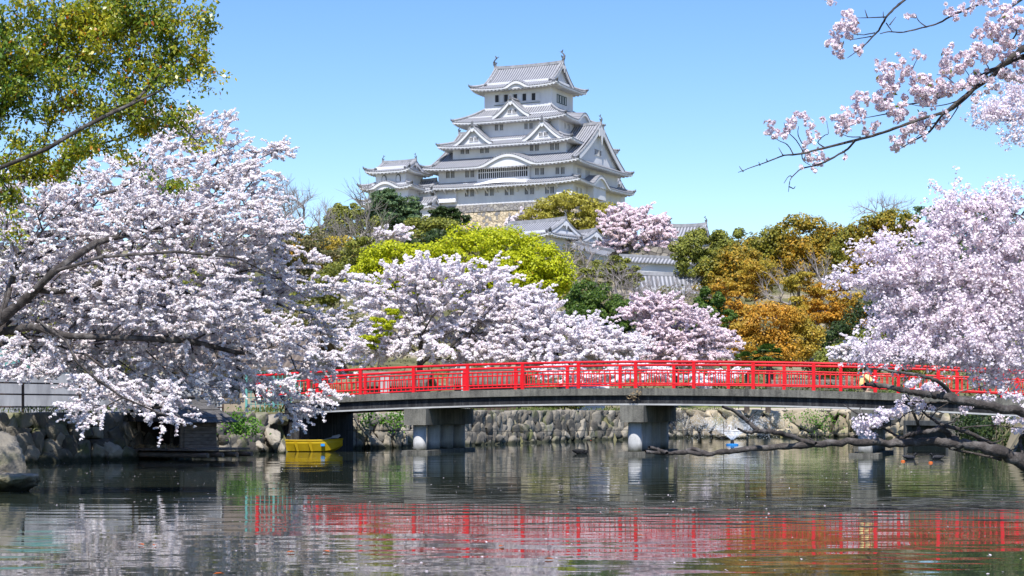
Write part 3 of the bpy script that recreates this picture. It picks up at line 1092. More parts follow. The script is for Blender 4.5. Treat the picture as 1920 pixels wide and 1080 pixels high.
def lattice(fr, side, a, out, z, w, h, bars, parent, frame=.13, name='window', dark='window_dark', white='plaster'):
    """a barred window standing just proud of the wall plane"""
    sd_ = fr.side(side)
    d = MB()
    e = {'front': (fr.u, -fr.v), 'right': (fr.v, fr.u), 'back': (-fr.u, fr.v), 'left': (-fr.v, -fr.u)}[side]
    f3 = (e[0], e[1], fr.z)
    d.box(fr(*sd_(a, out + .02), z), (w, .04, h), f3)
    wo_ = d.build(name, M[dark], parent)
    m = MB()
    for s_ in (-1, 1):
        m.box(fr(*sd_(a + s_ * (w + frame) / 2, out + .06), z), (frame, .14, h + 2 * frame), f3)
        m.box(fr(*sd_(a, out + .06), z + s_ * (h + frame) / 2), (w, .14, frame), f3)
    for i in range(bars):
        x = -w / 2 + w * (i + 1) / (bars + 1)
        m.box(fr(*sd_(a + x, out + .08), z), (w / (bars + 1) * .27, .1, h), f3)
    m.build('window_frame', M[white], wo_)
    return wo_


def chidori(fr, roof, side, c, hw, zb, h, out, depth, window=True, oh=.5):
    """triangular dormer gable standing on a roof slope"""
    sd_ = fr.side(side)
    e_out = {'front': -fr.v, 'right': fr.u, 'back': fr.v, 'left': -fr.u}[side]
    e_al = {'front': fr.u, 'right': fr.v, 'back': -fr.u, 'left': -fr.v}[side]
    mb = MB()
    n = 12
    xs = np.linspace(-1, 1, 2 * n + 1)
    cz = lambda x: zb + h * (1 - abs(x)) ** 1.32
    for s_ in (0, 1):
        idx = xs[:n + 1] if s_ == 0 else xs[n:]
        P = np.zeros((5, n + 1, 3))
        UV = np.zeros((5, n + 1, 2))
        for i in range(5):
            for j, x in enumerate(idx):
                o = out + oh - (depth + oh) * i / 4
                P[i, j] = fr(*sd_(c + x * hw, o), cz(x))
                UV[i, j] = (o, abs(x) * hw)
        grid_add(mb, P, UV)
    go = mb.build('dormer_gable', M['tile'], roof)
    f = MB()
    poly = [fr(*sd_(c + x * hw * .97, out - .3), cz(x) - .12) for x in xs] + [fr(*sd_(c + hw * .97, out - .3), zb - .5), fr(*sd_(c - hw * .97, out - .3), zb - .5)]
    f.add(poly, [tuple(range(len(poly)))])
    f.build('gable_wall', M['plaster'], go)
    b = MB()
    th_ = .62
    for x0, x1 in zip(xs[:-1], xs[1:]):
        A, B = fr(*sd_(c + x0 * hw, out + oh - .05), cz(x0) - .14), fr(*sd_(c + x1 * hw, out + oh - .05), cz(x1) - .14)
        q = np.array([0, 0, th_])
        off = -e_out * .4
        b.add([A, B, B - q, A - q, A + off, B + off, B - q + off, A - q + off], [(0, 1, 2, 3), (3, 2, 6, 7), (7, 6, 5, 4)])
        b.add([A + fr.z * .14, B + fr.z * .14, B, A], [(0, 1, 2, 3)])
    b.build('barge_board', M['plaster'], go)
    r = MB()
    r.tube([fr(*sd_(c, out + oh), cz(0) + .15), fr(*sd_(c, out - depth), cz(0) + .15)], [.3, .3], 6)
    for s_ in (-1, 1):
        r.tube([fr(*sd_(c + s_ * x * hw, out + oh - .1), cz(x) + .12) for x in np.linspace(1, 0, 9)], [.2] * 9, 5)
    r.build('gable_ridge', M['ridge_tile'], go)
    k = MB()
    p = fr(*sd_(c, out + oh + .1), cz(0))
    k.tube([p - fr.z * .2, p + fr.z * .5, p + fr.z * 1.1], [.4, .32, .08], 6)
    k.build('ridge_end_tile', M['onigawara'], go)
    pd = MB()
    cpt = fr(*sd_(c, out + oh), cz(0) - .75)
    pd.prism([cpt - e_al * .55 + fr.z * .1, cpt + e_al * .55 + fr.z * .1, cpt + e_al * .3 - fr.z * .55, cpt - fr.z * .8, cpt - e_al * .3 - fr.z * .55], e_out * .1)
    pd.build('pendant', M['plaster'], go)
    if window:
        for s_ in (-1, 1):
            lattice(fr, side, c + s_ * .62, out - .28, zb + h * .24, .85, .8, 2, go, frame=.1)
    return go


def storey(fr, th, w, s, z0, z1, mat='plaster', name='storey_wall', flare=0):
    m = MB()
    zz = [(w + flare, s + flare, z0), (w, s, z0 + (z1 - z0) * .35), (w, s, z1)] if flare else [(w, s, z0), (w, s, z1)]
    for (w0, s0, a), (w1, s1, b) in zip(zz[:-1], zz[1:]):
        v = [fr(-w0, -s0, a), fr(w0, -s0, a), fr(w0, s0, a), fr(-w0, s0, a), fr(-w1, -s1, b), fr(w1, -s1, b), fr(w1, s1, b), fr(-w1, s1, b)]
        m.add(v, [(0, 1, 5, 4), (1, 2, 6, 5), (2, 3, 7, 6), (3, 0, 4, 7)])
    m.add([fr(-zz[-1][0], -zz[-1][1], z1), fr(zz[-1][0], -zz[-1][1], z1), fr(zz[-1][0], zz[-1][1], z1), fr(-zz[-1][0], zz[-1][1], z1)], [(0, 1, 2, 3)])
    return m.build(name, M[mat], th)


def C1(x, y):
    """coordinates read in the enlarged view of the keep -> photo pixels"""
    return 640 + x / 3.177, 80 + y / 3.177


# the great keep
KC = (3.9, 418.88)
K = Fr(KC, CA)
keep = thing('castle_keep', 'tall white five-tiered castle keep with grey tiled roofs on the hilltop', 'castle', K(0, 0, 34.0))
FL = {1: (17.3, 13.6, 47.8, 52.9), 2: (16.83, 12.8, 52.4, 57.6), 3: (14.28, 10.58, 57.5, 62.8), 4: (11.5, 8.6, 62.5, 68.6), 5: (8.51, 5.9, 68.0, 76.6)}
walls = {}
for k_, (w_, s_, a_, b_) in FL.items():
    walls[k_] = storey(K, keep, w_, s_, a_, b_)
# stone base
sb = MB()
zz = [(24.0, 20.2, 28.0), (20.4, 16.7, 37.0), (18.3, 14.6, 43.5), (17.45, 13.75, 47.85)]
for i_, ((w0, s0, a_), (w1, s1, b_)) in enumerate(zip(zz[:-1], zz[1:])):
    v_ = [K(-w0, -s0, a_), K(w0, -s0, a_), K(w0, s0, a_), K(-w0, s0, a_), K(-w1, -s1, b_), K(w1, -s1, b_), K(w1, s1, b_), K(-w1, s1, b_)]
    sb.add(v_, [(0, 1, 5, 4), (1, 2, 6, 5), (2, 3, 7, 6), (3, 0, 4, 7)])
sb.build('stone_base', M['castle_stone'], keep)
gb = MB()
w0, s0, a_, w1, s1, b_ = 17.95, 14.25, 46.15, 17.55, 13.85, 47.82
v_ = [K(-w0, -s0, a_), K(w0, -s0, a_), K(w0, s0, a_), K(-w0, s0, a_), K(-w1, -s1, b_), K(w1, -s1, b_), K(w1, s1, b_), K(-w1, s1, b_)]
gb.add(v_, [(0, 1, 5, 4), (1, 2, 6, 5), (2, 3, 7, 6), (3, 0, 4, 7)])
gb.build('grey_stone_course', M['castle_stone_grey'], keep)

r1 = skirt_roof(K, keep, 19.9, 15.8, 16.83, 12.8, 51.9, 1.35, 17.3, 13.6, bumps=[('right', -3.5, 5.2, 2.3)])
cu = K.u_at(C1(985, 0)[0], -15.7)
r2 = irimoya(K, keep, 19.5, 15.7, 17.6, 56.3, 9.9, 16.83, 12.8, lift=.5, bumps=[('front', cu, 7.6, 2.5)], oh=.7, fin=1.7, window=(3.6, 3.6, 1.2, 5), label='big hip-and-gable roof with a curved dormer over the lattice window', curve=.30)
r3 = skirt_roof(K, keep, 16.87, 13.3, 11.5, 8.6, 61.4, 2.3, 14.28, 10.58)
r4 = skirt_roof(K, keep, 14.3, 10.9, 8.51, 5.9, 67.1, 3.3, 11.5, 8.6, bumps=[('right', 0, 4.2, 2.1)])
r5 = irimoya(K, keep, 11.02, 8.4, 8.3, 75.0, 5.9, 8.51, 5.9, lift=.55, bumps=[('front', K.u_at(C1(1037, 0)[0], -8.4), 3.3, 1.35)], oh=.6, fin=2.4, curve=.5, label='topmost hip-and-gable roof with fish finials and a curved eave')
for x_, hw_ in ((785, 4.9), (1200, 4.9)):
    chidori(K, r3, 'front', K.u_at(C1(x_, 0)[0], -12.4), hw_, 62.0, 4.0, 12.3, 5)
chidori(K, r4, 'front', K.u_at(C1(1012, 0)[0], -9.7), 4.6, 68.2, 3.7, 9.6, 5)


def keep_win(floor, xs, y0, slope, w=.85, h=1.5, bars=2, dark='window_dark', name='window'):
    w_, s_ = FL[floor][0], FL[floor][1]
    for x in xs:
        px, py = C1(x, y0 + slope * (x - 950))
        u = K.u_at(px, -s_)
        lattice(K, 'front', u, s_, K.z_at(py, u, -s_), w, h, bars, walls[floor], dark=dark, name=name)


keep_win(1, (634, 663, 748, 780, 866, 898, 985, 1017, 1104, 1137, 1226, 1257), 890, -.038)
keep_win(2, (636, 665, 750, 781, 1166, 1198, 1288, 1320), 776, -.038)
keep_win(3, (722, 752, 838, 869, 1134, 1166, 1256, 1286), 634, -.045)
keep_win(3, (988, 1016), 600, 0, .8, .65, 2)
keep_win(4, (925, 955, 1101, 1131), 505, -.05, .75, 1.35)
keep_win(4, (982, 1014), 472, 0, .75, .5, 1)
keep_win(5, (928, 982, 1037, 1091, 1146), 333, -.055, .95, 1.65, 0)
keep_win(1, (740, 905, 1125), 838, -.03, .8, .3, 0)
# sliding shutter boards between the top windows, sill rail
sh = MB()
for x_ in (955, 1009, 1064, 1118, 1172):
    px_, py_ = C1(x_, 333 - .055 * (x_ - 950))
    u_ = K.u_at(px_, -5.9)
    sh.box(K(u_, -5.98, K.z_at(py_, u_, -5.9)), (.95, .1, 1.65), (K.u, K.v, K.z))
sh.build('shutter_boards', M['plaster'], walls[5])
sr = MB()
sr.bar(K(K.u_at(C1(912, 0)[0], -5.9), -6.0, 71.35), K(K.u_at(C1(1185, 0)[0], -5.9), -6.0, 71.35), .2, .1)
sr.build('sill_rail', M['teal_frame'], walls[5])
# right-hand windows
for fl_, vs_, z_, h_, dk in ((5, (-2.6, -1.2, .2, 1.6), 72.4, 1.7, 'plaster_grey'), (4, (-5.2, -3.4), 65.6, 1.3, 'window_dark'), (2, (-10, -8.8, -5.4, -4.2), 54.6, 1.3, 'window_dark'), (1, (-11.8, -9.6), 50.0, 1.5, 'window_dark')):
    for v_ in vs_:
        lattice(K, 'right', v_, FL[fl_][0], z_, .8, h_, 2 if dk == 'window_dark' else 0, walls[fl_], dark=dk, white='plaster' if fl_ != 5 else 'teal_frame', frame=.13)
# wide lattice bay under the curved dormer
ul, ur = K.u_at(C1(815, 0)[0], -13.4), K.u_at(C1(1113, 0)[0], -13.4)
bay = MB()
bay.box(K((ul + ur) / 2, -13.1, 54.9), (ur - ul + .7, .64, 4.3), (K.u, K.v, K.z))
bay_o = bay.build('window_bay', M['plaster'], walls[2])
lattice(K, 'front', (ul + ur) / 2, 13.42, 55.1, ur - ul - .2, 2.9, 23, bay_o, frame=.3)
mid = MB()
mid.box(K((ul + ur) / 2, -13.55, 55.0), (ur - ul - .2, .12, .16), (K.u, K.v, K.z))
mid.build('lattice_rail', M['plaster'], bay_o)
# white swelling hood of the roof below the bay
hd = MB()
P_ = np.zeros((25, 5, 3))
for i_ in range(25):
    for j_ in range(5):
        a_ = -1 + i_ / 12
        P_[i_, j_] = K((ul + ur) / 2 + a_ * 6.6, -15.5 + 2.3 * j_ / 4, 52.06 + .95 * kara(a_) * (.25 + .75 * j_ / 4) + .8 * j_ / 4)
grid_add(hd, P_, np.stack([np.stack([P_[:, j, 0], P_[:, j, 0] * 0], 1) for j in range(5)], 1))
hd.build('plaster_hood', M['plaster'], r1)
# bracket struts and stone-drop bays on the first storey
for x_ in (570, 630, 690, 750, 812, 872, 932, 992, 1052, 1112, 1172, 1232, 1296):
    u_ = K.u_at(C1(x_, 0)[0], -13.6)
    b_ = MB()
    b_.bar(K(u_, -13.6, 50.4), K(u_, -15.4, 51.5), .26, .3)
    b_.build('bracket', M['plaster'], walls[1])
for u0_, u1_ in ((-17.4, -11.5), (13.6, 17.4)):
    b_ = MB()
    b_.prism([K(u0_, -13.62, 51.4), K(u0_, -14.7, 48.9), K(u0_, -14.7, 48.6), K(u0_, -13.62, 48.6)], K.u * (u1_ - u0_))
    b_.build('stone_drop_bay', M['plaster'], walls[1])
b_ = MB()
b_.prism([K(17.32, -6.3, 51.6), K(19.0, -6.3, 51.6), K(19.0, -6.3, 48.9), K(17.32, -6.3, 48.9)], K.v * 7.0)
b_.build('side_bay', M['plaster'], walls[1])


def small_tower(name, label, c, tiers, ang=CA, base=30.0, kb=None, fin=1.3):
    """tiers from the bottom: (w, s, z0, z1, we, se, ze, H)"""
    fr = Fr(c, ang)
    th = thing(name, label, 'castle tower', fr(0, 0, base))
    out = []
    for i, (w, s, z0, z1, we, se, ze, H) in enumerate(tiers):
        wl_ = storey(fr, th, w, s, z0, z1)
        if i < len(tiers) - 1:
            ro = skirt_roof(fr, th, we, se, tiers[i + 1][0], tiers[i + 1][1], ze, H, w, s, lift=.55, bumps=kb if (kb and i == len(tiers) - 2) else ())
        else:
            ro = irimoya(fr, th, we, se, w + .1, ze, H, w, s, lift=.55, oh=.45, fin=fin, curve=.45)
        out.append((wl_, ro))
    m = MB()
    w, s = tiers[0][0] + 1.5, tiers[0][1] + 1.5
    w1, s1, z1 = tiers[0][0] + .1, tiers[0][1] + .1, tiers[0][2]
    v = [fr(-w, -s, base), fr(w, -s, base), fr(w, s, base), fr(-w, s, base), fr(-w1, -s1, z1), fr(w1, -s1, z1), fr(w1, s1, z1), fr(-w1, s1, z1)]
    m.add(v, [(0, 1, 5, 4), (1, 2, 6, 5), (2, 3, 7, 6), (3, 0, 4, 7), (4, 5, 6, 7)])
    m.build('stone_base', M['castle_stone'], th)
    return fr, th, out


def center_from_corner(px, D, w, s, ang=CA):
    """centre of a rectangle whose front-right corner stands at pixel column px, distance D"""
    p = np.array([(px - 960) / F * D, D])
    u, v = np.array([cos(ang), -sin(ang)]), np.array([sin(ang), cos(ang)])
    return p - u * w + v * s


c_ = center_from_corner(761, 411, 3.95, 4.0)
TW, tw, parts = small_tower('castle_tower', 'small white three-roofed tower standing left of the great keep', c_,
                            [(5.6, 5.4, 43.0, 49.2, 7.1, 7.0, 48.5, 1.0), (4.9, 4.8, 49.0, 53.0, 7.0, 6.6, 52.0, 1.2), (3.95, 4.0, 52.8, 57.0, 5.9, 5.8, 55.8, 2.6)],
                            base=34.0, kb=[('front', K and -.2, 4.2, 1.5)])
for du in (-1.7, 2.0):      # bell-shaped windows
    m_ = MB()
    pts_ = [(-.62, -.75), (-.62, .2), (-.5, .62), (-.2, .9), (0, .98), (.2, .9), (.5, .62), (.62, .2), (.62, -.75)]
    m_.prism([TW(du + x, -4.02, 54.2 + z) for x, z in pts_], -TW.v * .08)
    wo_ = m_.build('bell_window', M['onigawara'], parts[2][0])
    m_ = MB()
    m_.prism([TW(du + x * .74, -4.11, 54.2 + z * .82 - .1) for x, z in pts_], -TW.v * .05)
    m_.build('window_panel', M['plaster'], wo_)
lattice(TW, 'front', .1, 4.0, 55.6, 1.1, .4, 0, parts[2][0], dark='plaster_grey', frame=.1)
for du in (-.9, .9):
    lattice(TW, 'front', du, 4.8, 51.6, .8, .5, 0, parts[1][0], dark='plaster_grey', frame=.1)

c_ = center_from_corner(1128, 430, 6.0, 5.0)
small_tower('castle_tower', 'white tower with stacked tiled eaves, mostly hidden behind the great keep', c_ + np.array([3.0, 2.0]),
            [(6.2, 5.2, 40.0, 47.2, 8.0, 7.0, 46.7, 1.0), (6.0, 5.0, 47.0, 50.4, 7.8, 6.8, 49.7, 1.0), (5.0, 4.4, 50.0, 54.8, 6.8, 6.2, 54.0, 3.0)], base=33.0)

# joining gallery between the small tower and the keep
G = Fr(center_from_corner(806, 409.5, 3.6, 2.6), CA)
gal = thing('gallery', 'low white gallery with tiled roofs joining the small tower to the great keep', 'castle building', G(0, 0, 36))
gw = storey(G, gal, 3.6, 2.6, 42.0, 48.2)
irimoya(G, gal, 4.4, 3.6, 3.7, 47.6, 2.0, 3.6, 2.6, lift=.2, fin=0, oh=.3, gable_trim=False)
lattice(G, 'front', 1.2, 2.6, 45.6, 1.0, 1.2, 2, gw)
G2 = Fr(center_from_corner(806, 413, 5.0, 3.0), CA)
gal2 = thing('gallery', 'upper white gallery roofed in grey tile tucked between the small tower and the keep', 'castle building', G2(0, 0, 40))
storey(G2, gal2, 4.8, 2.5, 44.0, 52.0)
irimoya(G2, gal2, 5.8, 3.6, 4.9, 51.6, 2.6, 4.8, 2.5, lift=.2, fin=0, oh=.3, gable_trim=False)

# hillside turret, plaster walls and roofs lower down the hill
TA = radians(40)
T = Fr(center_from_corner(1030, 326, 6.6, 4.6, TA), TA)
tur = thing('turret', 'white hillside turret with grey hip-and-gable roof above the bright lime tree', 'turret', T(0, 0, 26))
twl = storey(T, tur, 6.6, 4.6, 26.0, 34.0)
irimoya(T, tur, 8.0, 6.1, 6.4, 33.1, 3.0, 6.6, 4.6, lift=.5, fin=1.2, oh=.45)
lattice(T, 'right', 1.4, 6.6, 30.8, .9, 1.1, 2, twl)
T2 = Fr(center_from_corner(1088, 330, 4.2, 4.4, TA), TA)
tur2 = thing('turret', 'lower wing with tiled roof adjoining the white hillside turret', 'turret', T2(0, 0, 26))
twl2 = storey(T2, tur2, 4.2, 4.4, 26.0, 32.6)
irimoya(T2, tur2, 5.6, 5.9, 4.2, 32.0, 2.4, 4.2, 4.4, lift=.45, fin=.8, oh=.4)
lattice(T2, 'front', -1.6, 4.4, 30.2, .9, 1.0, 2, twl2)
lattice(T2, 'right', 0, 4.2, 30.4, .9, 1.0, 2, twl2)


def roofed_wall(label, a, b, z0a, z0b, h, cap=1.3, th=.5, mat='plaster', stone=None):
    """plastered wall with a little tiled roof, between two ground points"""
    a, b = np.asarray(a, float), np.asarray(b, float)
    d = (b - a)
    L = np.linalg.norm(d)
    d = d / L
    nrm = np.array([d[1], -d[0]])
    t = thing('plaster_wall', label, 'wall', (*(a + b) / 2, min(z0a, z0b)))
    P = lambda s, o, z: np.array([*(a + d * s + nrm * o), z])
    za = lambda s: z0a + (z0b - z0a) * s / L
    m = MB()
    m.add([P(0, th / 2, za(0)), P(L, th / 2, za(L)), P(L, th / 2, za(L) + h), P(0, th / 2, za(0) + h), P(0, -th / 2, za(0)), P(L, -th / 2, za(L)), P(L, -th / 2, za(L) + h), P(0, -th / 2, za(0) + h)],
          [(0, 1, 2, 3), (5, 4, 7, 6), (1, 5, 6, 2), (4, 0, 3, 7)])
    m.build('wall_face', M[mat], t)
    c = MB()
    for sg in (1, -1):
        v = [P(0, sg * cap * .75, za(0) + h - .1), P(L, sg * cap * .75, za(L) + h - .1), P(L, 0, za(L) + h + cap * .55), P(0, 0, za(0) + h + cap * .55)]
        c.add(v, [(0, 1, 2, 3)], [[(0, 0), (L, 0), (L, 1), (0, 1)]])
        q = np.array([0, 0, .2])
        c.add([v[0], v[1], v[1] - q, v[0] - q], [(0, 1, 2, 3)], [[(0, 0), (L, 0), (L, 0), (0, 0)]])
    ro = c.build('wall_roof', M['tile'], t)
    r = MB()
    r.bar(P(0, 0, za(0) + h + cap * .6), P(L, 0, za(L) + h + cap * .6), .4, .4)
    r.build('roof_ridge', M['ridge_tile'], ro)
    if stone:
        s = MB()
        s.add([P(0, th / 2 + 1.0, za(0) - stone), P(L, th / 2 + 1.0, za(L) - stone), P(L, th / 2 + .1, za(L)), P(0, th / 2 + .1, za(0))], [(0, 1, 2, 3)])
        s.add([P(0, th / 2 + .1, za(0)), P(L, th / 2 + .1, za(L)), P(L, -th / 2, za(L)), P(0, -th / 2, za(0))], [(0, 1, 2, 3)])
        s.build('stone_footing', M['castle_stone'], t)
    return t


pa, pb = W(1162, 512, 282), W(1330, 524, 274)
roofed_wall('long white plaster wall with a tiled cap crossing the hillside above a pale stone footing', pa[:2], pb[:2], W(0, 513, 282)[2], W(0, 522, 274)[2], 2.1, stone=1.6)
pa, pb = W(1080, 470, 318), W(1150, 487, 300)
roofed_wall('short stepped plaster wall with tiled cap running down from the hillside turret', pa[:2], pb[:2], W(0, 480, 318)[2], W(0, 497, 300)[2], 1.6)
B3 = Fr(W(1262, 560, 268)[:2], radians(-4))
th3 = thing('storehouse', 'grey tiled roof of a low storehouse among bare shrubs below the plaster wall', 'castle building', B3(0, 0, 16))
storey(B3, th3, 5.6, 3.0, 16.0, 19.4, mat='plaster_grey')
irimoya(B3, th3, 6.3, 3.9, 5.7, 18.6, 2.9, 5.6, 3.0, lift=.2, fin=0, oh=.3)
B4 = Fr(W(1290, 445, 345)[:2], radians(20))
th4 = thing('turret', 'distant turret of which only the grey ridge shows between blossom and olive tree', 'turret', B4(0, 0, 28))
storey(B4, th4, 3.4, 3.0, 28.0, 34.4)
irimoya(B4, th4, 4.5, 4.1, 3.3, 33.8, 2.7, 3.4, 3.0, lift=.4, fin=1.3, oh=.4)
# dark retaining wall under the pink cherry
rw = MB()
pa, pb = W(1118, 494, 306), W(1262, 494, 292)
qa, qb = W(1128, 452, 312), W(1262, 466, 300)
rw.add([pa - np.array([0, 0, 4]), pb - np.array([0, 0, 4]), qb, qa, qb + np.array([0, 12, 0]), qa + np.array([0, 12, 0])], [(0, 1, 2, 3), (3, 2, 4, 5)])
th5 = thing('retaining_wall', 'dark stone retaining wall below the pink hillside cherry tree', 'stone wall', pa)
rw.build('stone_face', M['dark_stone'], th5)

# ------------------------------------------------------------------ the red bridge
BA = radians(17)
BE = np.array([cos(BA), -sin(BA), 0])          # along, to the right and nearer
BN = np.array([sin(BA), cos(BA), 0])           # across, away from the viewer
B0 = np.array([-3.41, 67.0, 0]) - BN * .0


def bz(s):
    return 2.36 - .0021 * (s - 7.6) ** 2


def BP(s, n, z):
    return B0 + BE * s + BN * n + np.array([0, 0, z])


bridge = thing('footbridge', 'arched concrete footbridge with bright red railings across the pond', 'bridge', BP(8, 2.3, 0))
S0, S1 = -4.9, 24.0
BW = 4.7
ss_ = np.linspace(S0, S1, 59)


def ribbon(prof, s_list, name, mat, parent):
    """sweep a closed cross-section [(n, dz)] along the camber"""
    m = MB()
    k = len(prof)
    v = [BP(s, n, bz(s) + dz) for s in s_list for n, dz in prof]
    f = [(i * k + j, (i + 1) * k + j, (i + 1) * k + (j + 1) % k, i * k + (j + 1) % k) for i in range(len(s_list) - 1) for j in range(k)]
    f += [tuple(range(k)), tuple(range((len(s_list) - 1) * k, len(s_list) * k))[::-1]]
    m.add(v, f)
    return m.build(name, mat, parent)


ribbon([(-.32, .0), (-.32, -.25), (0.0, -.26), (.2, -.26), (.2, -.12), (BW - .2, -.12), (BW - .2, -.26), (BW + .32, -.25), (BW + .32, 0), (BW - .1, 0), (BW - .1, -.06), (.1, -.06), (.1, 0)], ss_, 'deck', M['concrete'], bridge)
for n_ in (-.2, BW - .16):
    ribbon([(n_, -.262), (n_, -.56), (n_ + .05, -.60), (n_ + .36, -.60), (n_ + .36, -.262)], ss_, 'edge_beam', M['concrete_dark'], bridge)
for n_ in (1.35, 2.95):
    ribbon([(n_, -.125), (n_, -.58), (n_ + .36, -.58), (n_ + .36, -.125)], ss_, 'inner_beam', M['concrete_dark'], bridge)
ribbon([(-.215, -.545), (-.215, -.60), (-.19, -.61), (-.19, -.545)], ss_, 'drip_edge', M['concrete_pale'], bridge)
for s_ in (0.0, 8.15, 16.25):
    zc = bz(s_) - .605
    p_ = MB()
    fr_ = (BE, BN, np.array([0, 0, 1.]))
    p_.box(BP(s_, BW / 2 - .08, zc - .30), (.86, BW + .86, .60), fr_)
    pier = p_.build('pier', M['concrete'], bridge)
    for n_ in (.02, 1.55, 3.05, 4.5):
        q_ = MB()
        q_.lathe(BP(s_, n_, -.8), [(.25, 0), (.25, zc - .60 + .8)], 20)
        q_.build('pile', M['pile'], pier, smooth=True)
    q_ = MB()
    q_.box(BP(s_, BW / 2 - .1, -.27), (1.0, BW + .9, .74), fr_)
    q_.build('base_slab', M['concrete'], pier)

for n_, lo_, hi_, first in ((-.10, -6.6, 24, -6.5), (BW - .1 + .2, -6.3, 25, -6.15)):
    near = n_ < 1
    rail_s = np.arange(lo_, hi_ + .01, .5)
    bzz = lambda s: bz(max(s, -6.5)) + .0
    m_ = MB()
    m_.tube([BP(s, n_, bzz(s) + .94) for s in rail_s], [.045] * len(rail_s), 10)
    railing = m_.build('railing', M['red'], bridge, smooth=True)
    railing['label'] = 'nearer red railing' if near else 'red railing on the far edge of the deck'
    for dz, r in ((.64, .028), (.17, .028)):
        m_ = MB()
        m_.tube([BP(s, n_, bzz(s) + dz) for s in rail_s], [r] * len(rail_s), 8)
        m_.build('rail', M['red'], railing, smooth=True)
    k_ = 0
    s_ = first
    while s_ < hi_:
        m_ = MB()
        m_.box(BP(s_, n_, bzz(s_) + .45), (.115, .115, .92), fr_)
        m_.build('post', M['red'], railing)
        m_ = MB()
        for j_ in range(1, 11):
            t_ = s_ + 2.1 * j_ / 11
            if t_ < hi_:
                m_.box(BP(t_, n_, bzz(t_) + .405), (.030, .030, .47), fr_)
        if m_.v:
            m_.build('baluster_panel', M['red'], railing)
        s_ += 2.1

# abutment block and ground sill at the left bank
ab = MB()
ab.box(BP(-5.2, BW / 2 + .5, .75), (1.0, BW - .2, 2.0), fr_)
abt = ab.build('abutment', M['concrete_dark'], bridge)  # near-black colour stands in for the shade of the recess behind the boat

# ------------------------------------------------------------------ things on and round the pond
dh_c = W(330, 842, 59.0)
DHx, DHy = dh_c[0], dh_c[1]
DH = Fr((DHx, DHy), radians(30))
DH.u, DH.v, DH.z = DH.u * 1.22, DH.v * 1.22, DH.z * 1.22
duck = thing('duck_house', 'old wooden duck house with shingle roof on a log deck at the water\'s edge', 'duck house', DH(0, 0, 0))
m_ = MB()
for v0 in (-.95, -.35, .25, .85):
    m_.tube([DH(-1.85, v0, .13), DH(1.85, v0 + .03, .13)], [.09, .08], 8)
m_.build('log_raft', M['wood'], duck)
m_ = MB()
for u0 in np.arange(-1.5, 1.51, .25):
    m_.box(DH(u0, 0, .27), (.235, 2.2, .05), (DH.u, DH.v, DH.z))
deck_o = m_.build('deck', M['wood'], duck)
for u0, v0 in ((-.75, -.62), (.72, -.62), (-.75, .7), (.72, .7)):
    m_ = MB()
    m_.tube([DH(u0, v0, .25), DH(u0 + .01, v0, 1.05)], [.075, .065], 8)
    m_.build('post', M['wood'], duck)
m_ = MB()
for i_ in range(9):
    m_.box(DH(.80, .04, .34 + i_ * .095), (.03, 1.32, .088), (DH.u, DH.v, DH.z))
m_.build('slat_wall', M['wood'], duck)
m_ = MB()
m_.box(DH(0, .74, .65), (1.5, .03, .8), (DH.u, DH.v, DH.z))
m_.box(DH(-.80, .04, .65), (.03, 1.32, .8), (DH.u, DH.v, DH.z))
m_.build('back_wall', M['wood_dark'], duck)
m_ = MB()
rng = np.random.default_rng(4)
for sg in (-1, 1):
    for i_ in range(6):
        for j_ in range(7):
            t0 = i_ / 6
            u0 = sg * (1.22 * (1 - t0) - .1)
            z0 = 1.02 + .62 * t0 + .012 * (i_ % 2)
            ex = np.array(DH.u * sg * -.89 + DH.z * .45)
            nz = np.array(DH.u * sg * .45 + DH.z * .89)
            m_.box(DH(u0, -.98 + .32 * j_ + rng.uniform(-.01, .01), z0 + rng.uniform(0, .02)) + ex * .05, (.33, .30, .025), (ex, DH.v, nz))
m_.build('shingle_roof', M['shingle'], duck)
m_ = MB()
for v0 in (-1.02, .98):
    m_.prism([DH(-1.05, v0, 1.0), DH(1.05, v0, 1.0), DH(0, v0, 1.6)], DH.v * .03)
m_.build('gable_board', M['wood_dark'], duck)
m_ = MB()
m_.add([DH(-.95, -1.05, .30), DH(-.35, -1.05, .30), DH(-.55, -1.75, .02), DH(-1.2, -1.75, .02), DH(-.95, -1.05, .24), DH(-.35, -1.05, .24), DH(-.55, -1.75, -.04), DH(-1.2, -1.75, -.04)], [(0, 1, 2, 3), (7, 6, 5, 4), (3, 2, 6, 7), (0, 3, 7, 4), (1, 0, 4, 5), (2, 1, 5, 6)])
m_.build('ramp', M['wood'], duck)


def scatter_quads(name, C, N, size, mat, parent=None, aspect=.6, rng=None, fold=.12, droop=None):
    """one small bent diamond per centre"""
    rng = rng or np.random.default_rng(1)
    n = len(C)
    N = N / (np.linalg.norm(N, axis=1)[:, None] + 1e-9)
    t = rng.normal(size=(n, 3))
    if droop is not None:
        t = t * .55 + np.array([0, 0, -droop])
    t -= (t * N).sum(1)[:, None] * N
    t /= np.linalg.norm(t, axis=1)[:, None] + 1e-9
    b = np.cross(N, t)
    s = (size * np.ones(n))[:, None] * .5
    V = np.stack([C - t * s, C + b * s * aspect + N * s * fold, C + t * s, C - b * s * aspect + N * s * fold], 1)
    return np_mesh(name, V.reshape(-1, 3), np.arange(4 * n).reshape(n, 4), mat, parent)


rng = np.random.default_rng(9)
n_ = 700
uu, vv = rng.uniform(-1.3, .75, n_), -.85 + rng.normal(size=n_) * .22
scatter_quads('straw', np.stack([DH(u, v, .31 + abs(z)) for u, v, z in zip(uu, vv, rng.normal(size=n_) * .035)]), rng.normal(size=(n_, 3)) * .5 + np.array([0, 0, 1]), .16, M['straw'], deck_o, .12, rng)

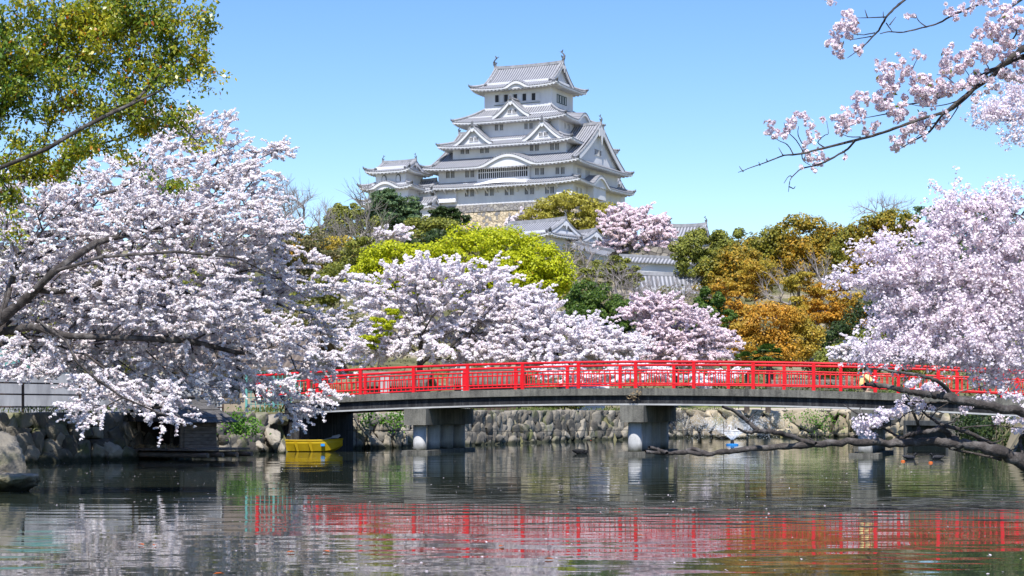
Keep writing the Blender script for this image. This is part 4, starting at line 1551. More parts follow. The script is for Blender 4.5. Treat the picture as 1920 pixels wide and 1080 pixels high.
# yellow boat
bt = Fr((W(590, 842, 69.0)[0], 69.2), radians(4))
boat = thing('rowing_boat', 'yellow plastic rowing boat moored in the shade beside the boulder wall', 'boat', bt(0, 0, 0))
hull = MB()
st = np.linspace(-1, 1, 15)
prof_rows = []
for x in st:
    half = .50 * (1 - max(0, (x - .15) / .85) ** 2.6 * .9) * (1 - max(0, (-x - .7) / .3) ** 2 * .12)
    sheer = .40 + .05 * max(0, x) ** 2 + .02
    keel = -.08 + .30 * max(0, (x - .35) / .65) ** 2
    row = []
    for a in (-1, -.93, -.62, 0, .62, .93, 1):
        z = keel + (sheer - keel) * (abs(a) ** 3.2)
        w = half * (1 if abs(a) > .9 else abs(a) / .62 * .78)
        row.append(bt(x * 1.05 + (.0 if x > -1 else .0) - (.12 * (1 - abs(a)) if x <= -.99 else 0), np.sign(a) * w, z))
    prof_rows.append(row)
P_ = np.array(prof_rows)
grid_add(hull, P_, np.zeros((15, 7, 2)))
hull.add(list(P_[0]), [tuple(range(7))])
hull.build('hull', M['yellow'], boat)
gw_ = MB()
for j_ in (0, 6):
    gw_.tube(P_[:, j_] + np.array([0, 0, .01]), [.028] * 15, 6)
gw_.tube(np.array([P_[0, 0], P_[0, 6]]) + np.array([0, 0, .01]), [.03, .03], 6)
gw_.build('gunwale', M['yellow'], boat)
fl_ = MB()
fl_.add([bt(-1.0, -.40, .22), bt(.6, -.38, .22), bt(.6, .38, .22), bt(-1.0, .40, .22)], [(0, 1, 2, 3)])
fl_.box(bt(-.3, 0, .34), (.26, .86, .03), (bt.u, bt.v, bt.z))
fl_.build('thwart', M['yellow'], boat)
for x0 in (-.72, -.18):
    rb = MB()
    rb.prism([bt(x0, -.51, .36), bt(x0 + .12, -.51, .36), bt(x0 + .18, -.44, .02), bt(x0 + .10, -.44, .02)], bt.v * -.05)
    rb.build('side_rib', M['yellow'], boat)
sg_ = MB()
sg_.box(bt(.38, -.505, .26), (.15, .03, .09), (bt.u, bt.v, bt.z))
sg_.build('blue_plate', M['blue'], boat)
oar = thing('oar', 'grey oar sticking out over the yellow boat\'s gunwale', 'oar', bt(.6, -.2, .45))
m_ = MB()
m_.tube([bt(-.1, .1, .34), bt(.62, -.1, .52)], [.02, .02], 6)
m_.build('shaft', M['grey_metal'], oar)
m_ = MB()
m_.prism([bt(.60, -.08, .50), bt(.68, -.1, .60), bt(.95, -.14, .66), bt(1.0, -.14, .60), bt(.90, -.14, .52)], bt.v * .025)
m_.build('blade', M['grey_metal'], oar)


def skin_chain(rows, n=10):
    """smooth closed body from (centre, ry, rz) sections along a path"""
    m = MB()
    P = np.array([r[0] for r in rows], float)
    tan = np.gradient(P, axis=0)
    tan /= np.linalg.norm(tan, axis=1)[:, None]
    V = []
    for (c, a, b), t in zip(rows, tan):
        side = np.cross(t, np.array([0, 0, 1.0]))
        if np.linalg.norm(side) < .2:
            side = np.array([0, 1.0, 0])
        side /= np.linalg.norm(side)
        up = np.cross(side, t)
        V += [np.asarray(c) + side * a * cos(2 * pi * i / n) + up * b * sin(2 * pi * i / n) for i in range(n)]
    k = len(rows)
    f = [(i * n + j, i * n + (j + 1) % n, (i + 1) * n + (j + 1) % n, (i + 1) * n + j) for i in range(k - 1) for j in range(n)]
    f += [tuple(range(n))[::-1], tuple(range((k - 1) * n, k * n))]
    m.add(V, f)
    return m


def waterbird(name, label, c, ang, L, body, neck, head_mat, body_mat, cat, beak='beak', group=None):
    """c on the water; neck: list of (x, z, r) from the breast up, x forward"""
    fr = Fr(c, ang)
    t = thing(name, label, cat, fr(0, 0, 0), group)
    b = skin_chain([(fr(x * L, 0, z * L), ry * L, rz * L) for x, z, ry, rz in body], 12).build('body', M[body_mat], t, smooth=True)
    nk = skin_chain([(fr(x * L, 0, z * L), r * L, r * L) for x, z, r in neck], 10).build('neck_and_head', M[head_mat], t, smooth=True)
    x, z, r = neck[-1]
    m = MB()
    m.tube([fr(x * L - .01, 0, z * L), fr(x * L + .10 * L, 0, z * L - .025 * L)], [r * L * .75, r * L * .2], 6)
    m.build('beak', M[beak], t)
    for s_ in (-1, 1):
        w = skin_chain([(fr(xx * L, s_ * yy * L, zz * L), .02 * L, hh * L) for xx, yy, zz, hh in ((.22, .17, .16, .03), (.1, .20, .18, .10), (-.15, .19, .19, .11), (-.40, .10, .20, .06), (-.52, .05, .22, .015))], 8)
        w.build('wing', M[body_mat], t, smooth=True)
    return t


swan_body = [(-.55, .20, .02, .02), (-.45, .17, .08, .06), (-.25, .12, .18, .15), (0, .09, .21, .19), (.22, .10, .18, .16), (.36, .14, .09, .09), (.40, .16, .03, .03)]
swan_neck = [(.34, .12, .075), (.40, .26, .055), (.37, .44, .045), (.33, .60, .042), (.34, .72, .045), (.40, .77, .052), (.48, .75, .042), (.53, .73, .025)]
waterbird('black_swan', 'black swan with upright neck gliding left of the middle bridge pier', W(1090, 851, 65.5)[:2], 0.0, .60, swan_body, [(x, z * 1.12, r) for x, z, r in swan_neck], 'black_feather', 'black_feather', 'swan')
waterbird('white_swan', 'white swan on the water behind the fountain spray', W(1380, 823, 100.5)[:2], radians(180), .85, swan_body, [(x, z * .72, r) for x, z, r in swan_neck], 'white_feather', 'white_feather', 'swan')
duck_body = [(-.55, .26, .02, .02), (-.42, .18, .09, .06), (-.2, .12, .17, .13), (.05, .10, .19, .16), (.25, .12, .15, .13), (.36, .15, .06, .06)]
duck_neck = [(.28, .16, .09), (.34, .28, .07), (.36, .36, .085), (.42, .40, .075), (.48, .38, .04)]
waterbird('duck', 'dark duck facing right beside the third pier', W(1706, 861, 58.5)[:2], 0.0, .46, duck_body, duck_neck, 'black_feather', 'grey_feather', 'duck', beak='grey_feather')
waterbird('duck', 'dark duck facing left under the low branch', W(1756, 861, 58.5)[:2], radians(180), .44, duck_body, duck_neck, 'black_feather', 'grey_feather', 'duck', beak='grey_feather')

sw = bpy.data.objects['white_swan']
sw.location.z = .24
boulder('flat pale ledge stone under the white swan behind the fountain', (*W(1380, 823, 100.5)[:2], .06), (1.9, 1.0, .42), 23, mat='rock_pale')
sw['label'] = 'white swan resting on a flat stone behind the fountain spray'
# fountain
fc = np.array([*W(1373, 835, 81.5)[:2], 0.0])
fnt = thing('fountain', 'floating fountain throwing a wide veil of spray behind the middle pier', 'fountain', fc)
m_ = MB()
m_.lathe(fc + np.array([0, 0, -.05]), [(.28, 0), (.28, .10), (.20, .12)], 16)
m_.build('float', M['blue'], fnt)
m_ = MB()
m_.lathe(fc + np.array([0, 0, .07]), [(.09, 0), (.08, .10), (.05, .16)], 10)
m_.build('nozzle', M['rope'], fnt)
mw, ntw, bsw = new_mat('spray')
bsw.inputs['Base Color'].default_value = (.92, .95, .98, 1)
bsw.inputs['Roughness'].default_value = .4
tw_ = ntw.nodes.new('ShaderNodeBsdfTransparent')
mxw = ntw.nodes.new('ShaderNodeMixShader')
mxw.inputs['Fac'].default_value = .55
ntw.links.new(tw_.outputs['BSDF'], mxw.inputs[1])
ntw.links.new(bsw.outputs['BSDF'], mxw.inputs[2])
ntw.links.new(mxw.outputs['Shader'], ntw.nodes['Material Output'].inputs['Surface'])
M['spray'] = mw
rng = np.random.default_rng(21)
n_ = 12000
az = rng.uniform(0, 2 * pi, n_)
v0 = 6.5 * rng.uniform(.45, 1, n_) ** .6
el = radians(45) + rng.normal(size=n_) * .05
tt = rng.uniform(0, 1, n_) ** 1.15 * .62
Cq = np.stack([v0 * np.cos(el) * tt * np.cos(az), v0 * np.cos(el) * tt * np.sin(az), v0 * np.sin(el) * tt - 4.9 * tt ** 2 + .22], 1) + rng.normal(size=(n_, 3)) * .05 * (.2 + tt[:, None] * 2.5)
Cq = Cq[Cq[:, 2] > .05]
o_ = scatter_quads('spray', fc + Cq, rng.normal(size=Cq.shape), rng.uniform(.014, .034, len(Cq)), M['spray'], fnt, .9, rng)
o_['kind'] = 'stuff'

# rope strung across the pond, with thin stakes
rp = thing('rope_line', 'thin dark rope strung across the pond on slender stakes', 'rope', W(1000, 845, 74))
pts_ = []
for px, py, D in ((640, 806, 72.5), (800, 808, 73.5), (1000, 809, 74.5), (1180, 806, 76), (1357, 808, 76), (1500, 814, 75), (1640, 813, 74), (1800, 806, 73.5), (1900, 800, 73)):
    pts_.append(W(px, py, D))
m_ = MB()
m_.tube(pts_, [.012] * len(pts_), 5)
m_.build('rope', M['rope'], rp)
for px, py0, D in ((668, 800, 72.6), (1357, 790, 76), (1700, 806, 73.8)):
    a_, b_ = W(px, py0, D), W(px, py0, D)
    a_[2] = -.5
    m_ = MB()
    m_.tube([a_, b_], [.013, .013], 5)
    m_.build('stake', M['rope'], rp)

# floating petals and a few fallen leaves
rng = np.random.default_rng(31)
n_ = 2600
Dp = 17.5 * (4.4 ** rng.uniform(0, 1, n_))
pxp = rng.uniform(-20, 1940, n_)
X_ = (pxp - 960) / F * Dp
X_ += rng.normal(size=n_) * .6
keep_ = pond_sd(X_, Dp) < -.4
nz_ = np.sin(X_ * .8 + 2) * np.sin(Dp * .35) + rng.normal(size=n_) * .6
keep_ &= nz_ > -.1
Cp = np.stack([X_, Dp, np.full(n_, .006)], 1)[keep_]
o_ = scatter_quads('floating_petals', Cp, rng.normal(size=Cp.shape) * .12 + np.array([0, 0, 1.]), rng.uniform(.02, .045, len(Cp)), M['petal'], None, .7, rng, .05)
tag(o_, 'tiny pale petals floating all over the pond', 'petals', kind='stuff')
for px, py in ((265, 1023), (290, 1024), (545, 1037), (612, 1036), (410, 1078), (940, 1026), (1200, 1006), (1030, 1050)):
    D = 3400 * EYE / (py - HZ)
    p = W(px, py, D)
    p[2] = .012
    m_ = MB()
    L_ = .055
    a_ = random.Random(px).uniform(0, 3)
    ex, ey = np.array([cos(a_), sin(a_), 0]), np.array([-sin(a_), cos(a_), 0])
    m_.add([p - ex * L_, p - ex * .3 * L_ + ey * .45 * L_ + [0, 0, .01], p + ex * .5 * L_ + ey * .35 * L_ + [0, 0, .012], p + ex * 1.1 * L_, p + ex * .5 * L_ - ey * .35 * L_ + [0, 0, .012], p - ex * .3 * L_ - ey * .45 * L_ + [0, 0, .01], p],
           [(0, 1, 6), (1, 2, 6), (2, 3, 6), (3, 4, 6), (4, 5, 6), (5, 0, 6)])
    o_ = m_.build('fallen_leaf', M['orange_red'])
    tag(o_, 'small orange fallen leaf floating on the open water', 'leaf', 'fallen leaves floating on the pond')
for px, py in ((1693, 865.5), (1745, 868)):
    D = 3400 * EYE / (py - HZ)
    m_ = MB()
    m_.lathe((*W(px, py, D)[:2], -.05), [(.0, 0), (.05, .01), (.075, .05), (.05, .09), (.0, .10)], 10)
    o_ = m_.build('float_buoy', M['orange_red'], smooth=True)
    tag(o_, 'small orange float bobbing in front of the left duck' if px < 1700 else 'larger orange float bobbing in front of the two ducks', 'float')

# ------------------------------------------------------------------ left bank: fence, wall, house
def post_fence(label, pts, h, mat, rails=(1.0, .62, .2), r=.025, name='metal_fence', pr=.035):
    t = thing(name, label, 'fence', pts[0])
    for fr_h in rails:
        m = MB()
        m.tube([np.asarray(p) + np.array([0, 0, h * fr_h]) for p in pts], [r] * len(pts), 6)
        m.build('rail', M[mat], t)
    for p in pts:
        m = MB()
        m.box(np.asarray(p) + np.array([0, 0, h / 2]), (pr * 2, pr * 2, h))
        m.build('post', M[mat], t)
    return t


def bank(px, D):
    return np.array([(px - 960) / F * D, D, 1.5])


post_fence('rusty brown pipe fence on the left bank above the dark boulders', [bank(px, D) for px, D in ((-60, 53.6), (43, 56.0), (150, 58.5), (250, 60.5))], .92, 'rail_brown')
post_fence('brown pipe fence on the bank behind the duck house roof', [bank(px, D) for px, D in ((262, 62.0), (293, 63.2), (338, 64.6), (379, 66), (418, 67.5))], .92, 'rail_brown')
post_fence('low dark post-and-rail fence along the sandy bank behind the bridge', [np.array([(px - 960) / F * D, D, 1.62]) for px, D in ((1340, 107.5), (1385, 107.7), (1428, 107.8), (1472, 107.9), (1515, 108), (1560, 108), (1605, 107.6))], .62, 'rope', rails=(.95,), r=.012, pr=.02)
# white-washed wall behind the left fence
m_ = MB()
a_, b_ = W(-120, 755, 62), W(420, 755, 72)
fx = (b_ - a_)
fx[2] = 0
fx /= np.linalg.norm(fx)
nn = np.array([-fx[1], fx[0], 0])
m_.add([(*a_[:2], 1.3), (*b_[:2], 1.3), (*b_[:2], 2.9), (*a_[:2], 2.9), (*(a_ + nn * .2)[:2], 1.3), (*(b_ + nn * .2)[:2], 1.3), (*(b_ + nn * .2)[:2], 2.9), (*(a_ + nn * .2)[:2], 2.9)], [(0, 1, 2, 3), (3, 2, 6, 7), (5, 4, 7, 6), (1, 5, 6, 2), (4, 0, 3, 7)])
wl_o = m_.build('garden_wall', mat_noise('stained_whitewash', [(.3, (.22, .22, .24)), (.55, (.42, .42, .44)), (.8, (.58, .58, .60))], 1.4, .9, vec_scale=(1, 1, .3)))
tag(wl_o, 'stained grey-white concrete wall behind the brown fence and the blossoms', 'wall')


def hut(name, label, cat, c, ang, w, d, h, roof_h, wall_m, roof_m, over=.7, base=None):
    """gabled building, ridge along u"""
    fr = Fr(c, ang)
    z0 = ground_z(*c) - .3 if base is None else base
    t = thing(name, label, cat, fr(0, 0, z0))
    m = MB()
    v = [fr(s * w / 2, q * d / 2, z) for z in (z0, z0 + h) for s, q in ((-1, -1), (1, -1), (1, 1), (-1, 1))]
    m.add(v + [fr(-w / 2, 0, z0 + h + roof_h * .92), fr(w / 2, 0, z0 + h + roof_h * .92)], [(0, 1, 5, 4), (1, 2, 6, 9, 5), (2, 3, 7, 6), (3, 0, 4, 8, 7)])
    wo = m.build('wall', M[wall_m], t)
    r = MB()
    k = roof_h / (d / 2)
    for sg in (-1, 1):
        P = [fr(-w / 2 - over, sg * (d / 2 + over), z0 + h - over * k), fr(w / 2 + over, sg * (d / 2 + over), z0 + h - over * k), fr(w / 2 + over, 0, z0 + h + roof_h), fr(-w / 2 - over, 0, z0 + h + roof_h)]
        Q = [p + np.array([0, 0, .16]) for p in P]
        r.add(P + Q, [(0, 1, 2, 3), (4, 5, 6, 7), (0, 1, 5, 4), (1, 2, 6, 5), (3, 0, 4, 7)], [[(0, 0), (w, 0), (w, 1), (0, 1)]] * 5)
    ro = r.build('roof', M[roof_m], t)
    g = MB()
    g.tube([fr(-w / 2 - over, 0, z0 + h + roof_h + .12), fr(w / 2 + over, 0, z0 + h + roof_h + .12)], [.16, .16], 6)
    g.build('ridge', M['ridge_tile'] if roof_m != 'brown_tile' else M['brown_tile'], ro)
    return fr, t, wo, z0


def rect_part(fr, a, out, z, w, h, mat, parent, name, side='front', dp=.06):
    sd_ = fr.side(side)
    e = {'front': (fr.u, -fr.v), 'right': (fr.v, fr.u), 'left': (-fr.v, -fr.u)}[side]
    m = MB()
    m.box(fr(*sd_(a, out + dp / 2), z), (w, dp, h), (e[0], e[1], fr.z))
    return m.build(name, M[mat], parent)


hf, ht, hw, hz = hut('house', 'brown tiled house with tan walls half hidden by blossoms behind the bridge\'s left end', 'house', W(470, 700, 97)[:2], radians(16), 7.0, 5.2, 2.9, 1.6, 'tan_wall', 'brown_tile', over=.8)
for a_ in (-2.2, 0, 2.2):
    w_ = rect_part(hf, a_, 2.6, hz + 1.5, 1.1, 1.0, 'window_dark', hw, 'window')
    rect_part(hf, a_, 2.68, hz + .95, 1.3, .1, 'wood', w_, 'window_sill')
rect_part(hf, 1.4, 3.7, hz + 1.2, .9, 1.9, 'wood', hw, 'door', 'right')
sf_, st_, sw_, sz_ = hut('shed', 'long low beige shed with dark windows behind the bridge below the orange trees', 'shed', W(1520, 720, 118)[:2], radians(4), 5.0, 3.0, 1.55, .35, 'beige_wall', 'brown_tile', over=.35)
for a_ in (-1.6, -.5, .7, 1.8):
    w_ = rect_part(sf_, a_, 1.5, sz_ + .95, .8, .6, 'window_dark', sw_, 'window')
    rect_part(sf_, a_, 1.56, sz_ + .6, .9, .07, 'concrete_pale', w_, 'window_sill')
kf_, kt_, kw_, kz_ = hut('kiosk', 'brown boarded kiosk behind the railings under the middle cherry trees', 'kiosk', W(915, 720, 99)[:2], radians(5), 3.4, 2.4, 1.9, .5, 'brown_wall', 'brown_tile', over=.35)
rect_part(kf_, .6, 1.2, kz_ + 1.15, 1.2, .7, 'window_dark', kw_, 'hatch')
rect_part(kf_, .6, 1.26, kz_ + .72, 1.4, .08, 'wood', kw_, 'counter')
kf_, kt_, kw_, kz_ = hut('kiosk', 'small white kiosk standing behind the railings between two cherry trunks', 'kiosk', W(1105, 720, 108)[:2], radians(-3), 1.7, 1.6, 1.2, .7, 'plaster', 'plaster_grey', over=.3)
rect_part(kf_, 0, .8, kz_ + .95, .9, .5, 'window_dark', kw_, 'hatch')
kf_, kt_, kw_, kz_ = hut('shed', 'dark timber shed behind the bridge near the brown house', 'shed', W(745, 725, 93)[:2], radians(10), 3.0, 2.0, 1.7, .4, 'wood', 'brown_tile', over=.3)
rect_part(kf_, -.5, 1.0, kz_ + 1.0, .8, 1.4, 'wood_dark', kw_, 'door')
# pale gate pillars
for px, D, h in ((873, 90, 2.2), (722, 88, 1.9)):
    p = W(px, 740, D)
    z = ground_z(p[0], p[1])
    m_ = MB()
    m_.box((p[0], p[1], z + h / 2 - .1), (.42, .42, h))
    m_.box((p[0], p[1], z + h - .04), (.54, .54, .14))
    o_ = m_.build('stone_pillar', M['concrete_pale'])
    tag(o_, 'pale stone pillar behind the railings, ' + ('the taller, beside the brown kiosk' if px > 800 else 'the shorter, beside the timber shed'), 'pillar')
# teal mesh fences
def mesh_fence(label, a, b, h, mat, z=1.5, nx=12, nz=6):
    a, b = np.asarray(a, float), np.asarray(b, float)
    a[2] = b[2] = z
    t = thing('mesh_fence', label, 'fence', a)
    m = MB()
    for i in range(nx + 1):
        p = a + (b - a) * i / nx
        m.bar(p, p + np.array([0, 0, h]), .03, .03, up=(1, 0, 0))
    for i in range(nz + 1):
        m.bar(a + [0, 0, .05 + (h - .05) * i / nz], b + [0, 0, .05 + (h - .05) * i / nz], .03, .03)
    m.build('wire_mesh', M[mat], t)
    for p in (a, (a + b) / 2, b):
        q = MB()
        q.box(p + np.array([0, 0, h / 2 + .05]), (.09, .09, h + .1))
        q.build('post', M[mat], t)
    return t


mesh_fence('pale teal mesh fence behind the left end of the red railing', W(462, 740, 76), W(562, 740, 79), 1.7, 'teal')
mesh_fence('pale grey mesh panel behind the duck house', W(335, 750, 70), W(415, 750, 71.5), 1.0, 'concrete_pale')
tf, tt_, twl_, tz_ = hut('shed', 'pale shed with a teal roof glimpsed through the left cherry blossoms', 'shed', W(20, 690, 78)[:2], radians(12), 4.6, 3.2, 2.3, .6, 'plaster_grey', 'teal_dull', over=.5)
rect_part(tf, .6, 1.6, tz_ + 1.5, 1.0, .9, 'window_dark', twl_, 'window')
# blue bench
bc = W(1315, 764, 112)
bz0 = ground_z(bc[0], bc[1])
bench = thing('bench', 'bright blue bench on the grass behind the fountain', 'bench', (bc[0], bc[1], bz0))
m_ = MB()
m_.box((bc[0], bc[1], 2.0), (1.75, .4, .09))
m_.build('seat', M['blue'], bench)
for s_ in (-.7, .7):
    m_ = MB()
    m_.box((bc[0] + s_, bc[1], (bz0 + 1.95) / 2), (.07, .3, 1.95 - bz0))
    m_.build('leg', M['rope'], bench)
# sloping lawn and pale path along the far bank
lawn = MB()
lx = np.linspace(6, 30, 20)
tag(MB().add([(8.6, 105.9, 1.56), (27, 106.8, 1.56), (27, 110.2, 1.70), (8.6, 109.4, 1.70)], [(0, 1, 2, 3)]).build('sandy_path', mat_noise('sandy_path', [(.3, (.42, .36, .27)), (.7, (.54, .47, .36))], .8, .95)), kind='structure')
tag(MB().add([(8.0, 109.45, 1.715), (27, 110.25, 1.715), (27, 119, 2.45), (8.0, 119, 2.45)], [(0, 1, 2, 3)]).build('lawn', mat_noise('short_grass', [(.3, (.10, .13, .03)), (.7, (.20, .22, .06))], .9, .95)), kind='structure')
# culvert
cv = MB()
cpos = W(1780, 812, 92)
CVx = np.array([21.85, 91.6, 0])
tang = np.array(POND[18] - POND[19])
tang = np.array([*(tang / np.linalg.norm(tang)), 0])
inn = np.array([tang[1], -tang[0], 0])
if inn[0] > 0:
    inn = -inn
fr3 = (tang, inn, np.array([0, 0, 1.]))
cul = thing('culvert', 'dark square culvert mouth framed in concrete in the low right bank wall', 'culvert', CVx)
for o, s in (((-2.5, .3, .3), (.3, .8, 1.0)), ((2.5, .3, .3), (.3, .8, 1.0)), ((0, .3, .92), (5.3, .8, .24))):
    cv.box(CVx + tang * o[0] + inn * (o[1] + .35) + np.array([0, 0, o[2]]), s, fr3)
cv.build('concrete_frame', M['concrete'], cul)
cv = MB()
cv.box(CVx + inn * .62 + np.array([0, 0, .25]), (4.7, .1, 1.1), fr3)
cv.build('dark_mouth', M['wall_core'], cul)

# ------------------------------------------------------------------ the crouching person on the bridge
def skin_person(label, fr, J, E, skins, mat, root):
    me = bpy.data.meshes.new('body')
    t = thing('person', label, 'person', fr(0, 0, J['base'][2]))
    keys = [k for k in J if k != 'base']
    me.from_pydata([tuple(fr(*J[k]) - org_of(t)) for k in keys], [(keys.index(a), keys.index(b)) for a, b in E], [])
    o = bpy.data.objects.new('body', me)
    col.objects.link(o)
    me.materials.append(M[mat])
    o.parent = t
    ORG[o.name] = org_of(t)
    md = o.modifiers.new('skin', 'SKIN')
    md.use_smooth_shade = True
    for k, sv in zip(keys, me.skin_vertices[0].data):
        sv.radius = (skins[k], skins[k])
        sv.use_root = (k == root)
    o.modifiers.new('sub', 'SUBSURF').render_levels = 2
    return t, o


s_p, n_p = 16.1, 1.0
zb = bz(s_p) - .06
PF = Fr(BP(s_p, n_p, 0)[:2], BA)
J = {'base': (0, 0, zb), 'pelvis': (-.05, .05, zb + .24), 'belly': (.0, .05, zb + .40), 'chest': (.05, .03, zb + .58), 'neck': (.08, .02, zb + .70), 'head': (.11, .01, zb + .80), 'crown': (.11, .01, zb + .90),
     'sh_a': (.08, -.16, zb + .64), 'el_a': (.22, -.2, zb + .46), 'ha_a': (.40, -.12, zb + .42), 'sh_b': (.08, .20, zb + .64), 'el_b': (.22, .24, zb + .46), 'ha_b': (.40, .14, zb + .42),
     'hip_a': (-.04, -.10, zb + .22), 'kn_a': (.30, -.14, zb + .42), 'an_a': (.10, -.14, zb + .07), 'toe_a': (.28, -.15, zb + .04),
     'hip_b': (-.04, .20, zb + .22), 'kn_b': (.30, .22, zb + .42), 'an_b': (.10, .22, zb + .07), 'toe_b': (.28, .23, zb + .04)}
E_ = [('pelvis', 'belly'), ('belly', 'chest'), ('chest', 'neck'), ('neck', 'head'), ('head', 'crown'), ('chest', 'sh_a'), ('sh_a', 'el_a'), ('el_a', 'ha_a'), ('chest', 'sh_b'), ('sh_b', 'el_b'), ('el_b', 'ha_b'),
      ('pelvis', 'hip_a'), ('hip_a', 'kn_a'), ('kn_a', 'an_a'), ('an_a', 'toe_a'), ('pelvis', 'hip_b'), ('hip_b', 'kn_b'), ('kn_b', 'an_b'), ('an_b', 'toe_b')]
SK = dict(pelvis=.13, belly=.13, chest=.14, neck=.05, head=.085, crown=.07, sh_a=.07, el_a=.05, ha_a=.035, sh_b=.07, el_b=.05, ha_b=.035, hip_a=.09, kn_a=.065, an_a=.04, toe_a=.035, hip_b=.09, kn_b=.065, an_b=.04, toe_b=.035)
pt, po = skin_person('crouching person in a pale yellow jacket behind the red railing near the low branches', PF, J, E_, SK, 'skin', 'pelvis')


def shell(rows, name, mat, parent, n=12):
    o = skin_chain(rows, n).build(name, M[mat], parent, smooth=True)
    return o


jk = shell([(PF(-.07, .05, zb + .20), .20, .17), (PF(-.02, .05, zb + .36), .20, .165), (PF(.05, .03, zb + .56), .20, .16), (PF(.075, .02, zb + .67), .12, .11), (PF(.08, .02, zb + .71), .06, .065)], 'jacket', 'yellow_cloth', pt)
for q in ('a', 'b'):
    shell([(PF(*J['sh_' + q]), .085, .085), (PF(*J['el_' + q]), .07, .07), (PF(*(np.array(J['ha_' + q]) * .8 + np.array(J['el_' + q]) * .2)), .05, .05)], 'sleeve', 'yellow_cloth', jk)
    shell([(PF(*J['hip_' + q]), .11, .11), (PF(*(np.array(J['hip_' + q]) * .5 + np.array(J['kn_' + q]) * .5)), .095, .095), (PF(*J['kn_' + q]), .08, .08)], 'trouser_leg', 'navy_cloth', pt)
    shell([(PF(*(np.array(J['an_' + q]) + [-.06, 0, -.03])), .04, .04), (PF(*(np.array(J['an_' + q]) + [.03, 0, -.02])), .05, .05), (PF(*J['toe_' + q]), .045, .035), (PF(*(np.array(J['toe_' + q]) + [.05, 0, -.005])), .02, .02)], 'shoe', 'tan_wall', pt)
shell([(PF(.05, .01, zb + .78), .05, .06), (PF(.075, .01, zb + .86), .095, .095), (PF(.10, .01, zb + .93), .085, .085), (PF(.12, .01, zb + .965), .03, .03)], 'hair', 'hair', pt)

# ------------------------------------------------------------------ trees: skeletons grown to reach points in the crown
def sample_lobes(lobes, n, rng, shell=.0, flat=1.0):
    """lobes: (centre, (rx, ry, rz)); points spread through them, kept apart; shell: keep to the outer part"""
    vol = np.array([(r[0] * r[1] * r[2]) ** (2 / 3.) for c, r in lobes])
    k = rng.choice(len(lobes), size=n * 5, p=vol / vol.sum())
    d = rng.normal(size=(n * 5, 3))
    d /= np.linalg.norm(d, axis=1)[:, None]
    rad = (shell ** 3 + (1 - shell ** 3) * rng.uniform(0, 1, n * 5)) ** (1 / 3)
    C = np.array([c for c, r in lobes])[k]
    R = np.array([r for c, r in lobes])[k]
    P = C + d * rad[:, None] * R
    if shell > .3:      # drop points buried deep inside another lobe
        inside = np.zeros(len(P), bool)
        for i, (c, r) in enumerate(lobes):
            q = (((P - c) / np.asarray(r)) ** 2).sum(1)
            inside |= (q < (shell * .8) ** 2) & (k != i)
        P, d, k = P[~inside], d[~inside], k[~inside]
    # thin out: greedy by distance
    if len(P) == 0:
        return P, d
    ext = np.array([np.prod(r) for c, r in lobes]).sum() * 4.2 * (1 - shell ** 3)
    sp = (ext / max(n, 1)) ** (1 / 3.) * .62
    keep_, cells = [], {}
    for i, p in enumerate(P):
        key = tuple(np.floor(p / sp).astype(int))
        if cells.get(key, 0) < 1:
            cells[key] = 1
            keep_.append(i)
        if len(keep_) >= n:
            break
    return P[keep_], d[keep_]


def grow(seeds, tips, rng, step=.6, wander=.10, alpha=.35, sag=0.0):
    """seeds: polylines (first = trunk; later ones start near an earlier node). Returns pos, parent, tip node index"""
    pos, par, plen = [], [], []
    for si, pl in enumerate(seeds):
        pl = np.asarray(pl, float)
        pts = [pl[0]]
        for a, b in zip(pl[:-1], pl[1:]):
            m = max(1, int(np.linalg.norm(b - a) / step))
            pts += [a + (b - a) * (i + 1) / m for i in range(m)]
        prev = -1
        if si > 0:
            dd = np.linalg.norm(np.array(pos) - pts[0], axis=1)
            prev = int(np.argmin(dd))
        for p in pts:
            if prev >= 0 and np.linalg.norm(pos[prev] - p) < 1e-3:
                continue
            pos.append(p)
            par.append(prev)
            plen.append(0 if prev < 0 else plen[prev] + np.linalg.norm(p - pos[prev]))
            prev = len(pos) - 1
    cap = len(pos) + 40 * len(tips) + 10
    A = np.zeros((cap, 3))
    PL = np.zeros(cap)
    n = len(pos)
    A[:n] = pos
    PL[:n] = plen
    par = par + [0] * (cap - n)
    d0 = np.array([np.min(np.linalg.norm(A[:n] - t, axis=1)) for t in tips])
    tip_node = np.zeros(len(tips), int)
    for ti in np.argsort(d0):
        t = tips[ti]
        dd = np.linalg.norm(A[:n] - t, axis=1)
        up = np.clip(A[:n, 2] - t[2], 0, None)
        j = int(np.argmin(dd + alpha * PL[:n] + .5 * up))
        a = A[j].copy()
        L = np.linalg.norm(t - a)
        m = int(min(30, max(1, L / step)))
        nrm = rng.normal(size=3) * wander * L
        prev = j
        for i in range(1, m + 1):
            f = i / m
            p = a + (t - a) * f + nrm * sin(pi * f) + np.array([0, 0, sag * L * sin(pi * f)]) + (rng.normal(size=3) * step * .07 if i < m else 0)
            A[n] = p
            par[n] = prev
            PL[n] = PL[prev] + np.linalg.norm(p - A[prev])
            prev = n
            n += 1
        tip_node[ti] = prev
    return A[:n], np.array(par[:n]), tip_node


